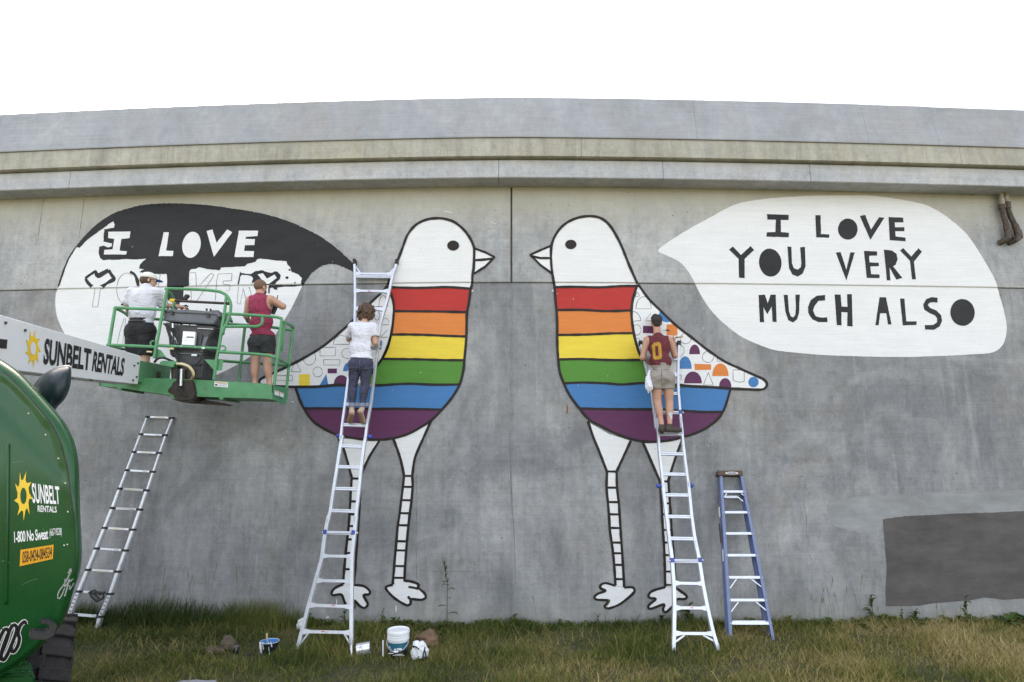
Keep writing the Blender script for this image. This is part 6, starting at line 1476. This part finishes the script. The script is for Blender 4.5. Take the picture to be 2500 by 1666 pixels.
pb = bvh_of(po); surf_stroke('stitching', 'hair_brown', [mp(ZM, [(372, 700), (372, 800), (374, 900)]), mp(ZM, [(392, 708), (470, 712)]), mp(ZM, [(255, 712), (330, 708)])], 0.7, lambda p: (pb.ray_cast(ORG, ray(p).normalized())[0] or at_y(p, 8.9)) - ray(p).normalized() * .004, po)
for an_, toe, heel in ((al, J(372, 1368, -.02), J(368, 1345, .22)), (ar, J(560, 1352, .10), J(440, 1345, .22))):
    S_ = B.blank(); S_.cone(heel, toe, .042, .040, .0); S_.cone(an_, heel, .042, .040, .02); S_.cut(an_ + Vector((0, 0, -.0)), (0, 0, 1)); S_.mesh('shoe', 'shoe_brown', w)
# splash of white paint on the calf
bb = bvh_of([c for c in w.children if c.name.startswith('body')][0]); onto('paint_splash', 'cotton_white', mp(ZM, [(440, 1162), (462, 1168), (470, 1150), (478, 1170), (490, 1165), (488, 1230), (476, 1240), (458, 1200), (446, 1190)]), bb, w, .003)
Hr = B.blank(); rg = random.Random(9); hb_ = L(0, -.02, .035); Hr.ell(hb_, (.083, .095, .083), Fm, .0)
for _ in range(150):
    dv = Vector((rg.gauss(0, 1), rg.gauss(-.1, 1), abs(rg.gauss(.5, .7)))).normalized(); Hr.ell(hb_ + Fm @ Vector((dv.x * .080, dv.y * .085, dv.z * .085 + .012)), (rg.uniform(.008, .016),) * 3, None, .006)
Hr.ell(L(0, -.06, -.03), (.058, .045, .05), Fm, .02)
Hr.cut(L(0, .02, .0), Fm @ Vector((0, .75, -1))); Hr.mesh('short_hair', 'hair_dark', w)
Bd = B.blank(); Bd.ell(L(0, .045, -.062), (.062, .055, .05), Fm, .01); Bd.cut(L(0, .03, -.035), Fm @ Vector((0, -.4, 1))); Bd.mesh('beard', 'hair_dark', w)
def brush(label, hnd, ferr, tip, m='wood_pale', r_=.008):
    t_ = thing('paint_brush', label, 'paint brush', hnd); mb = MB(); mb.tube([hnd, hnd.lerp(ferr, .5), ferr], 0, 8, rs=[r_ * .6, r_ * 1.1, r_]); mb.build('handle', m, t_, smooth=True)
    mb = MB(); mb.beam(ferr, tip, .020, .012, (0, 0, 1), .022, .006); mb.build('bristles', 'hair_dark', t_, bevel=.002)
brush('small brush held in the hand of the man with the number 0', J(600, 354, .0), J(545, 366, -.02), J(515, 374, -.02), r_=.012)
brush('small black brush sticking out beside the face of the man with the number 0', J(378, 288, .12), J(412, 290, .10), J(455, 292, .08), r_=.005)
Rg = Body([J(215, 720, .3), J(270, 950, .3)], .007, .12); Rg.cone(J(240, 722, .30), J(232, 800, .31), .012, .040, .02); Rg.cone(J(230, 800, .31), J(240, 900, .31), .040, .058, .02); Rg.cone(J(240, 900, .31), J(228, 955, .31), .03, .008, .02)
Rg.folds(.006, (22, 14, 12), 3.0); o_ = Rg.mesh('rag', 'cotton_white', None); tag(o_, 'white cloth tucked in the waistband of the man with the number 0', 'cloth')

# ---------------- basket: person in white polo and cap
def JE(v, Y): return lambda x, y, Y_=None: at_y(v(x, y), Y if Y_ is None else Y_)
J = JE(ZE, 8.62)
w = thing('person', 'person in white shirt, pale cap and glasses standing on the left side of the basket', 'person', J(465, 1240))
sl, sr = J(372, 345), J(632, 350); cl, cr = J(402, 735), J(530, 735); kl, kr = J(400, 985), J(520, 985); al, ar = J(405, 1190), J(515, 1190)
hc = J(548, 228, 8.66); el_r, wr_r = J(700, 478, 8.80), J(860, 492, 9.02); el_l, wr_l = J(335, 470, 8.66), J(345, 560, 8.80)
B = Body([sl, sr, al, ar, hc, wr_r, el_l, J(930, 480, 9.05)], 0.0085, 0.20)
u, f, r, M_ = torso(B, sl, sr, cl, cr, BACK, 1.04, wd=.165)
B.cone((sl + sr) / 2 + u * .03 + r * .02, hc - Vector((0.01, 0, .06)), .060, .055, .04)
Fm = frame(Vector((.85, .62, -.12))); L = head(B, hc, Fm, .98)
B.cone(sl, el_l, .055, .042, .03); B.cone(el_l, wr_l, .042, .028, .02); hand(B, wr_l, Vector((.5, .8, -.1)), Vector((1, 0, 0)), curl=.5)
B.cone(sr, el_r, .056, .042, .03); B.cone(el_r, wr_r, .043, .029, .02); hand(B, wr_r, wr_r - el_r, Vector((0, .3, -1)), curl=.7)
for h_, k_, a_ in ((cl, kl, al), (cr, kr, ar)): leg(B, h_, k_, a_, f, s=1.05); B.cone(a_, a_ + Vector((0, .12, -.04)), .036, .035, .02)
B.mesh('body', 'skin_b', w); face_bits(L, Fm, w, .98)
Sh = B.blank(); torso(Sh, sl, sr, cl + u * .03, cr + u * .03, BACK, 1.05, grow=.018, glute=False, wd=.178)
Sh.cone(sl, sl.lerp(el_l, .75), .072, .074, .03); Sh.cone(sr, sr.lerp(el_r, .80), .074, .078, .03); Sh.cone((sl + sr) / 2 + u * .02 + r * .02, (sl + sr) / 2 + u * .07 + r * .03, .085, .072, .02); Sh.folds(.006, (5, 5, 12), 2.6)
Sh.cut(J(460, 660), (0, 0, -1)); Sh.cone((sl + sr) / 2 + u * .06 + r * .03, hc, .06, .07, 0, sub=True); Sh.mesh('polo_shirt', 'cotton_white', w)
Pn = B.blank(); torso(Pn, sl, sr, cl, cr, BACK, grow=.022)
for h_, k_, a_ in ((cl, kl, al), (cr, kr, ar)): Pn.cone(h_, k_, .125, .10, .03)
Pn.folds(.005, (6, 6, 16), 8.0); Pn.cut(J(460, 612), (0, 0, 1)); Pn.cut(J(460, 985), (0, 0, -1)); Pn.mesh('loose_shorts', 'trouser_black', w)
Bt = B.blank(); Bt.ell(J(465, 650), (.165, .13, .035), None, .0); Bt.mesh('waist_belt', 'console_dark', w)
for a_ in (al, ar): S_ = B.blank(); S_.cone(a_ + Vector((0, -.02, -.04)), a_ + Vector((0, .15, -.05)), .045, .042, .0); S_.mesh('shoe', 'trouser_black', w)
Hr = B.blank(); Hr.ell(L(0, -.025, .0), (.083, .092, .085), Fm, 0); Hr.cut(L(0, .03, 0), Fm @ Vector((0, 1, .2))); Hr.cut(L(0, 0, .045), Fm @ Vector((0, 0, 1))); Hr.mesh('short_hair', 'hair_brown', w)
Cp = B.blank(); Cp.ell(L(0, -.005, .035), (.092, .112, .092), Fm, 0); Cp.cut(L(0, 0, .030), Fm @ Vector((0, .1, -1))); Cp.ell(L(0, -.11, .04), (.022, .03, .016), Fm, 0, sub=True); cpo = Cp.mesh('cap', 'cap_cloth', w)
Vs = B.blank(); Vs.ell(L(0, .115, .028), (.070, .075, .012), Fm, 0); Vs.cut(L(0, .09, .03), Fm @ Vector((0, -1, 0))); Vs.mesh('visor', 'cap_visor', cpo)
mb = MB()
for e in (-1, 1):
    c_ = L(e * .034, .105, .010); mb.tube([c_ + Fm @ Vector((.024 * math.cos(a), 0, .019 * math.sin(a))) for a in [i * math.pi / 8 for i in range(17)]], .0035, 6); mb.tube([L(e * .058, .105, .014), L(e * .084, .06, .014), L(e * .086, .0, .008)], .0035, 6)
mb.tube([L(-.01, .108, .012), L(.01, .108, .012)], .003, 6); mb.build('glasses', 'decal_black', w)
t_ = thing('paint_brush', 'black brush held by the person with the cap', 'paint brush', wr_r); mb = MB(); mb.tube([J(850, 500, 9.03), J(930, 480, 9.1), J(945, 492, 9.12)], .014, 8); mb.build('handle', 'decal_black', t_, smooth=True)
mb = MB(); mb.beam(J(905, 425, 9.1), J(945, 375, 9.15), .07, .05, (1, 0, 0)); mb.build('bristles', 'hair_dark', t_, bevel=.01)
t_ = thing('paint_cup', 'black cup with red rim held against the wall by the person with the cap', 'cup', J(900, 500, 9.1)); mb = MB(); mb.tube([J(870, 515, 9.08), J(905, 498, 9.1)], .02, 10); mb.build('body', 'red_plastic', t_, smooth=40); mb = MB(); mb.tube([J(820, 520, 9.05), J(845, 440, 9.1)], .028, 10, rs=[.022, .03]); mb.build('grip', 'decal_black', t_, smooth=40)

# ---------------- basket: man in red tank top
J = JE(ZF, 8.60)
w = thing('person', 'man with shaved head, raspberry tank top and dark shorts standing in the basket', 'person', J(660, 1230))
sl, sr = J(530, 385), J(748, 378); cl, cr = J(598, 800), J(722, 800); kl, kr = J(590, 1020), J(715, 1020); al, ar = J(585, 1228), J(735, 1232)
hc = J(645, 258, 8.64); el_r, wr_r = J(868, 448, 8.68), J(778, 425, 8.90); el_l, wr_l = J(502, 545, 8.64), J(520, 600, 8.86)
B = Body([sl, sr, al, ar, hc, wr_r, el_l, el_r], 0.0085, 0.20)
u, f, r, M_ = torso(B, sl, sr, cl, cr, BACK, 1.02)
B.cone((sl + sr) / 2 + u * .03, hc - Vector((0.005, 0, .06)), .062, .056, .04)
Fm = frame(Vector((.45, .9, -.15))); L = head(B, hc, Fm, .97)
B.cone(sl, el_l, .056, .042, .03); B.cone(el_l, wr_l, .042, .028, .02); hand(B, wr_l, Vector((.5, .8, .1)), Vector((1, 0, 0)), curl=.5)
B.cone(sr, el_r, .060, .045, .03); B.cone(el_r, wr_r, .045, .029, .02); hand(B, wr_r, Vector((-.7, .7, .2)), Vector((-.5, .3, -.6)), curl=.8)
for h_, k_, a_ in ((cl, kl, al), (cr, kr, ar)): leg(B, h_, k_, a_, f, s=1.03); B.cone(a_, a_ + Vector((0, .12, -.04)), .036, .035, .02)
B.mesh('body', 'skin_a', w); face_bits(L, Fm, w, .97)
Sh = B.blank(); torso(Sh, sl, sr, cl + u * .03, cr + u * .03, BACK, 1.0, grow=.014, glute=False, wd=.150); Sh.cone((sl + sr) / 2 + u * .04, (sl + sr) / 2 - u * .02, .085, .10, .03); Sh.folds(.005, (5, 5, 13), 1.4)
Sh.cut(J(650, 748), (0, 0, -1)); Sh.cone((sl + sr) / 2 + u * .055, hc, .070, .074, 0, sub=True)
Sh.ell(sl - r * .030 - u * .02, (.050, .16, .11), M_, 0, sub=True); Sh.ell(sr + r * .03 - u * .025, (.075, .16, .13), M_, 0, sub=True)
Sh.mesh('tank_top', 'tank_maroon', w)
Pn = B.blank(); torso(Pn, sl, sr, cl, cr, BACK, grow=.013)
for h_, k_ in ((cl, kl), (cr, kr)): Pn.cone(h_, k_.lerp(h_, .2), .104, .092, .02)
Pn.folds(.005, (6, 6, 18), 5.0); Pn.cut(J(650, 735), (0, 0, 1)); Pn.cut(J(650, 930), (0.05, 0, -1)); Pn.mesh('shorts', 'shorts_charcoal', w)
for a_ in (al, ar): S_ = B.blank(); S_.cone(a_ + Vector((0, -.02, -.05)), a_ + Vector((0, .15, -.06)), .045, .042, .0); S_.mesh('shoe', 'trouser_black', w)
Hr = B.blank(); Hr.ell(L(0, -.014, .026), (.0785, .0975, .0905), Fm, 0); Hr.cut(L(0, .045, .03), Fm @ Vector((0, 1, -.9))); Hr.cut(L(0, 0, -.03), Fm @ Vector((0, .6, -1))); Hr.mesh('buzzed_hair', 'hair_buzzed', w)
Be = B.blank(); Be.ell(L(0, .045, -.062), (.061, .054, .05), Fm, .01); Be.cut(L(0, .03, -.04), Fm @ Vector((0, -.4, 1))); Be.mesh('beard', 'hair_brown', w)
brush('thin brush held upright by the man in the raspberry tank top', J(778, 470, 8.92), J(805, 400, 8.95), J(818, 335, 8.98), r_=.006)
t_ = thing('paint_pot', 'dark paint pot in the hands of the man in the raspberry tank top', 'pot', J(780, 490, 8.86)); mb = MB(); mb.tube([J(765, 520, 8.85), J(790, 445, 8.88)], .05, 14, rs=[.034, .045]); mb.build('body', 'bucket_black', t_, smooth=40)
# ================================================================= grass and weeds
def veg_mat(name, cols_, rough=0.7):
    m = bpy.data.materials.new(name); nt, b = nodes_of(m)
    at = nt.nodes.new('ShaderNodeAttribute'); at.attribute_name = 'tint'
    c = ramp(nt, at.outputs['Fac'], [(i / (len(cols_) - 1), c_) for i, c_ in enumerate(cols_)])
    nt.links.new(c, b.inputs['Base Color']); b.inputs['Roughness'].default_value = rough; b.inputs['Specular IOR Level'].default_value = 0.25
    tr = nt.nodes.new('ShaderNodeBsdfTranslucent'); nt.links.new(c, tr.inputs['Color']); mx = nt.nodes.new('ShaderNodeMixShader'); mx.inputs[0].default_value = 0.25
    out = nt.nodes['Material Output']; nt.links.new(b.outputs[0], mx.inputs[1]); nt.links.new(tr.outputs[0], mx.inputs[2]); nt.links.new(mx.outputs[0], out.inputs['Surface'])
    m.diffuse_color = (*cols_[1], 1); MATS[name] = m
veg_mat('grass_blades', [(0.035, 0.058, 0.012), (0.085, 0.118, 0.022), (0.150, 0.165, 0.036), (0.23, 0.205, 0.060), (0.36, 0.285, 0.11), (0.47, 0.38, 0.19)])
veg_mat('weed_leaf', [(0.030, 0.060, 0.014), (0.065, 0.105, 0.022), (0.11, 0.15, 0.04)])
mat('weed_stem', (0.10, 0.055, 0.03), 0.7)
def np_noise(x, y, sc, seed):
    r_ = np.random.RandomState(seed); out = np.zeros_like(x)
    for i in range(7):
        a = r_.uniform(0, 6.28); f_ = sc * r_.uniform(.5, 1.8); out += np.sin(x * math.cos(a) * f_ + y * math.sin(a) * f_ + r_.uniform(0, 6.28))
    return out / 3.2
def gh(x, y):
    return np.array([ground_h(a, b_) for a, b_ in zip(x, y)]) 
def blades(name, x, y, ln, wd, lean, tint, z0=None, label=None):
    n = len(x); az = nrs.uniform(0, 2 * np.pi, n); la = nrs.uniform(0, 2 * np.pi, n)
    z = gh(x, y) if z0 is None else z0
    segs = 3; V = np.zeros((n, 7, 3), np.float32)
    for s_ in range(4):
        t = s_ / 3; hor = ln * lean * (t ** 1.7); ver = ln * np.sqrt(np.clip(1 - (lean * t * .85) ** 2, .05, 1)) * t
        cx = x + np.cos(la) * hor; cy = y + np.sin(la) * hor; cz = z - .01 + ver
        if s_ < 3:
            w_ = wd * (1 - .45 * t) / 2
            V[:, 2 * s_] = np.stack([cx - np.cos(az) * w_, cy - np.sin(az) * w_, cz], 1); V[:, 2 * s_ + 1] = np.stack([cx + np.cos(az) * w_, cy + np.sin(az) * w_, cz], 1)
        else: V[:, 6] = np.stack([cx, cy, cz], 1)
    base = (np.arange(n) * 7)[:, None]
    q = np.array([[0, 1, 3, 2], [2, 3, 5, 4]]); tri = np.array([4, 5, 6])
    loops = np.concatenate([(base + q[0]), (base + q[1]), (base + tri)], 1).astype(np.int32).ravel()
    me = bpy.data.meshes.new(name); me.vertices.add(n * 7); me.vertices.foreach_set('co', V.ravel())
    me.loops.add(len(loops)); me.loops.foreach_set('vertex_index', loops)
    st = (np.arange(n) * 11)[:, None] + np.array([0, 4, 8]); me.polygons.add(n * 3); me.polygons.foreach_set('loop_start', st.astype(np.int32).ravel()); me.polygons.foreach_set('loop_total', np.tile([4, 4, 3], n).astype(np.int32))
    me.update(calc_edges=True)
    a = me.attributes.new('tint', 'FLOAT', 'POINT'); a.data.foreach_set('value', np.repeat(np.clip(tint, 0, 1), 7).astype(np.float32))
    o_ = link(name, me, 'grass_blades'); return o_
def dry_flare_tint(x, y):
    return 0.36 + 0.20 * np_noise(x, y, 1.6, 3) + 0.14 * np_noise(x, y, 5, 5) + np.clip((x - 0.3) * 0.085, -.10, .22)  # patchy dryness, plus flare warmth painted in as gold towards the right
wy = lambda x: np.array([wall_y(a) for a in x])
N1 = 130000
x = nrs.uniform(-9.3, 9.3, N1); y = 6.9 + (wy(x) - 0.02 - 6.9) * nrs.uniform(0, 1, N1) ** 0.9
d = dry_flare_tint(x, y) + nrs.normal(0, .17, N1); lean = np.clip(nrs.normal(.62, .22, N1), .1, .98); clump = np.clip(.7 + .5 * np_noise(x, y, 4, 8), .35, 1.5)
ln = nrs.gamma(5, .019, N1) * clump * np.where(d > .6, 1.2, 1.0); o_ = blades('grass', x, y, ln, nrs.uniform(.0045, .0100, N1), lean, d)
tag(o_, 'matted green and straw coloured grass in front of the wall', 'grass', kind='stuff')
NS = 15000
x = nrs.uniform(-9.3, 9.3, NS); y = 6.9 + (wy(x) - 0.02 - 6.9) * nrs.uniform(0, 1, NS); keep = (np_noise(x, y, 2.2, 21) + .35 * np_noise(x, y, 7, 22) + np.clip(x * .06, -.3, .4) + nrs.normal(0, .3, NS)) > -.1; x, y = x[keep], y[keep]; NS = len(x)
tag(blades('grass', x, y, nrs.uniform(.08, .24, NS), nrs.uniform(.003, .0055, NS), np.clip(nrs.normal(.85, .10, NS), .5, 1.05), nrs.uniform(.5, .95, NS)), 'dry straw stems lying in the lawn', 'grass', kind='stuff')
# sparser lawn further out, for the rest of the place
N2 = 60000
x = nrs.uniform(-16, 16, N2); y = nrs.uniform(1.5, 6.9, N2); d = dry_flare_tint(x, y) + nrs.normal(0, .17, N2)
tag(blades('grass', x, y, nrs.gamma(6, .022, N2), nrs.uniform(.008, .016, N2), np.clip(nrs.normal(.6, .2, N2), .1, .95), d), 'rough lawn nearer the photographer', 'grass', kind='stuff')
# longer growth at the foot of the wall, tallest behind the ladders on the left
N3 = 17000
x = nrs.uniform(-9.6, 9.6, N3)
env = 0.075 + 0.27 * np.exp(-((x + 5.05) / .85) ** 2) + 0.20 * np.exp(-((x + 3.55) / .55) ** 2) + 0.06 * np.clip(np_noise(x, x * 0, 6, 2), 0, 2) + 0.10 * np.exp(-((x + 6.6) / .8) ** 2)
y = wy(x) - 0.03 - np.abs(nrs.normal(0, .10 + env * .35, N3)); keep = nrs.uniform(0, 1, N3) < (.35 + env * 2.0); x, y, env = x[keep], y[keep], env[keep]
n3 = len(x); d = dry_flare_tint(x, y) - .12 + nrs.normal(0, .12, n3)
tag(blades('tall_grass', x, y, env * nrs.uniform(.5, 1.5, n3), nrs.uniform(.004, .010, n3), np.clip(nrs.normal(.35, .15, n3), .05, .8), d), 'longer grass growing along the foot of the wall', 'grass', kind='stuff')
# thin flowering stalks against the wall
def on_ground(px, back=0.05):
    q = on_wall((px, 1520)); return q.x
def stalk(mb, x, y, h, bend, r_=0.0016, seedhead=True, rg=rnd):
    a = rg.uniform(0, 6.28); pts = [Vector((x + bend * math.cos(a) * (t / 4) ** 2, y + .4 * bend * math.sin(a) * (t / 4) ** 2, h * t / 4)) for t in range(5)]
    mb.tube(pts, r_, 4, cap=False)
    if seedhead:
        for k in range(7):
            p = pts[4] + (pts[3] - pts[4]) * (k * .14); d_ = Vector((rg.uniform(-.02, .02), rg.uniform(-.02, .02), .025)); mb.tube([p, p + d_], 0.0, 4, rs=[.002, .0006], cap=False)
        mb.tube([pts[4] - Vector((0, 0, .05)), pts[4], pts[4] + Vector((.0, 0, .03))], 0, 4, rs=[.002, .004, .001])
mb = MB()
for px_ in [330, 350, 395, 400, 402, 508, 512, 590, 585, 455, 660, 640, 612, 470] + [1978, 1985, 1990, 2002, 2010, 2020, 2085, 2090, 2050, 2045, 2300, 2275, 2330, 2340, 2120, 1750, 1310, 1470]:
    xx = on_ground(px_ + rnd.uniform(-6, 6)); h = rnd.uniform(.45, .85) if px_ < 700 else rnd.uniform(.35, .80) if 1970 < px_ < 2100 else rnd.uniform(.2, .45)
    stalk(mb, xx, wall_y(xx) - rnd.uniform(.05, .25), h, rnd.uniform(.02, .12))
o_ = mb.build('grass_stalk', None); o_.data.materials.append(MATS['grass_blades']); a = o_.data.attributes.new('tint', 'FLOAT', 'POINT'); a.data.foreach_set('value', [0.42] * len(o_.data.vertices)); tag(o_, 'thin seeding stalks standing against the wall', 'grass', kind='stuff')

def leaf(mb, p, d, L_, W_, droop=.5, lobes=0):
    d = Vector(d).normalized(); side = d.cross(Vector((0, 0, 1)))
    if side.length < .05: side = Vector((1, 0, 0))
    side.normalize(); k = 7; o_ = len(mb.v)
    for i in range(k + 1):
        t = i / k; c_ = p + d * L_ * t + Vector((0, 0, -droop * L_ * t * t)); ww = W_ * math.sin(math.pi * min(1, t * .92 + .08)) ** .8 / 2
        if lobes: ww *= (1.25 if i % 2 else .55)
        up = Vector((0, 0, .25 * ww)); mb.v += [tuple(c_ - side * ww + up), tuple(c_), tuple(c_ + side * ww + up)]
    for i in range(k):
        a_ = o_ + 3 * i; mb.f += [(a_, a_ + 1, a_ + 4, a_ + 3), (a_ + 1, a_ + 2, a_ + 5, a_ + 4)]
# low broad leaved growth that nobody could count, along the wall foot and scattered in the lawn
mb = MB(); rg = random.Random(77)
for k in range(420):
    if k < 260: xx = rg.uniform(-8.2, 8.6); yy = wall_y(xx) - abs(rg.gauss(0, .10)) - .03; hh = rg.uniform(.05, .15)
    else: xx = rg.uniform(-8, 8.4); yy = rg.uniform(7.3, 9.4); hh = rg.uniform(.04, .08)
    for j in range(rg.randint(4, 8)):
        a = rg.uniform(0, 6.28); el = rg.uniform(.3, 1.2)
        leaf(mb, Vector((xx + rg.uniform(-.03, .03), yy, .01 + rg.uniform(0, .05))), Vector((math.cos(a) * math.cos(el), math.sin(a) * math.cos(el), math.sin(el))), hh * rg.uniform(.7, 1.3), hh * rg.uniform(.25, .5), rg.uniform(.3, .9), rg.random() < .4)
o_ = mb.build('leafy_undergrowth', 'weed_leaf', None, smooth=True); a = o_.data.attributes.new('tint', 'FLOAT', 'POINT'); a.data.foreach_set('value', [rg.uniform(0, .9) for _ in range(len(o_.data.vertices))]); tag(o_, 'small broad leaved weeds among the grass', 'weeds', kind='stuff')
def finish_leaf(mb, parent, tintv):
    o_ = mb.build('leaf', 'weed_leaf', parent, smooth=True); a = o_.data.attributes.new('tint', 'FLOAT', 'POINT'); a.data.foreach_set('value', [tintv] * len(o_.data.vertices)); return o_
def rosette(px_, h, label, n=10, W_=.05, lobes=1, back=.12, stem=0.0, seed=0):
    rg = random.Random(seed * 13 + 5); xx = on_ground(px_); yy = wall_y(xx) - back; t_ = thing('weed', label, 'weed', (xx, yy, 0), 'weeds along the foot of the wall')
    if stem:
        mb = MB(); mb.tube([Vector((xx, yy, 0)), Vector((xx + .01, yy, stem * .5)), Vector((xx + rg.uniform(-.02, .02), yy, stem))], 0, 6, rs=[.006, .005, .002]); mb.build('stem', 'weed_stem', t_)
    for i in range(n):
        a = 2 * math.pi * i / n + rg.uniform(-.3, .3); el = rg.uniform(.5, 1.25); z = 0.01 + (stem * (i + .5) / n if stem else 0)
        mb = MB(); leaf(mb, Vector((xx, yy, z)), Vector((math.cos(a) * math.cos(el), math.sin(a) * math.cos(el), math.sin(el))), 1.45 * h * rg.uniform(.6, 1.05) * (1 - .5 * (z / stem if stem else 0)), 1.5 * W_ * rg.uniform(.7, 1.2), rg.uniform(.3, .8), lobes); finish_leaf(mb, t_, rg.uniform(0, 1))
# the tall weed left of the joint
xx = on_ground(1093); yy = wall_y(xx) - .12; t_ = thing('weed', 'tall single stemmed weed left of the wall joint', 'weed', (xx, yy, 0)); rg = random.Random(3)
Hh = at_y((1088, 1368), yy).z; mb = MB(); mb.tube([Vector((xx + (0.0 if t < 5 else -.02 * (t - 5)), yy, Hh * t / 8)) for t in range(9)], 0, 6, rs=[.007 - .0006 * t for t in range(9)]); mb.build('stem', 'weed_stem', t_)
for px_, py_, dx, L_ in ((1098, 1500, .9, .20), (1092, 1482, -.9, .15), (1094, 1462, .8, .05), (1093, 1440, .9, .13), (1091, 1430, -.7, .10), (1090, 1422, -1, .08)):
    p = at_y((px_ - 4, py_), yy); mb = MB(); leaf(mb, Vector((xx, yy, p.z)), Vector((dx, -.3, .55)), L_ * 1.15, .065, .5, 1); finish_leaf(mb, t_, rg.uniform(.3, 1))
for k in range(46):
    z = Hh * rg.uniform(.60, 1.0); mb = MB(); a = rg.uniform(0, 6.28); leaf(mb, Vector((xx - .02 * max(0, (z / Hh * 8 - 5)), yy, z)), Vector((math.cos(a) * .5, math.sin(a) * .3, .8)), rg.uniform(.04, .08), .018, .2); finish_leaf(mb, t_, rg.uniform(.4, 1))
for i, (px_, h, lb_, n, W_, lo_, st) in enumerate((
    (1195, .22, 'leafy lobed weed just left of the wall joint', 12, .05, 1, 0), (1255, .13, 'bushy weed right below the wall joint', 14, .035, 1, .16), (1282, .18, 'small spreading weed just right of the wall joint', 9, .04, 1, 0),
    (965, .20, 'broad leaved weed behind the big white bucket', 8, .05, 0, .10), (938, .10, 'thin upright weed above the tilted paint can', 9, .018, 0, .24), (1612, .16, 'dark bushy weed left of the foot of the man\'s ladder', 14, .04, 1, .16),
    (1680, .22, 'leafy weed between the rails of the man\'s ladder', 13, .06, 1, .30), (1755, .20, 'spiky weed beside the blue step ladder', 10, .04, 0, 0), (1457, .10, 'single upright weed below the foot of the right bird', 6, .02, 0, .20),
    (2122, .15, 'seeding weed standing under the pale cover-up patch', 16, .045, 1, .40), (2160, .17, 'broad leaved weed left of the dark rectangle', 7, .07, 0, .10), (2185, .11, 'weed with paired leaves below the edge of the dark rectangle', 9, .03, 0, .24),
    (2230, .17, 'low dense weed under the dark rectangle', 16, .04, 1, .16), (2345, .16, 'stemmed weed near the right edge of the dark rectangle', 14, .03, 0, .36), (2445, .19, 'dark lobed weed at the foot of the wall near the right end', 12, .06, 1, 0),
    (2480, .22, 'largest leafy weed at the right end of the wall', 10, .07, 1, .08), (1340, .12, 'small weed right of the wall joint in the grass', 9, .03, 1, .06), (760, .16, 'dark weed behind the left rail of the woman\'s ladder', 10, .04, 0, .14), (848, .12, 'weed against the wall below the left bird', 9, .03, 0, .24))):
    rosette(px_, h, lb_, n, W_, lo_, rnd.uniform(.06, .2), st, i)
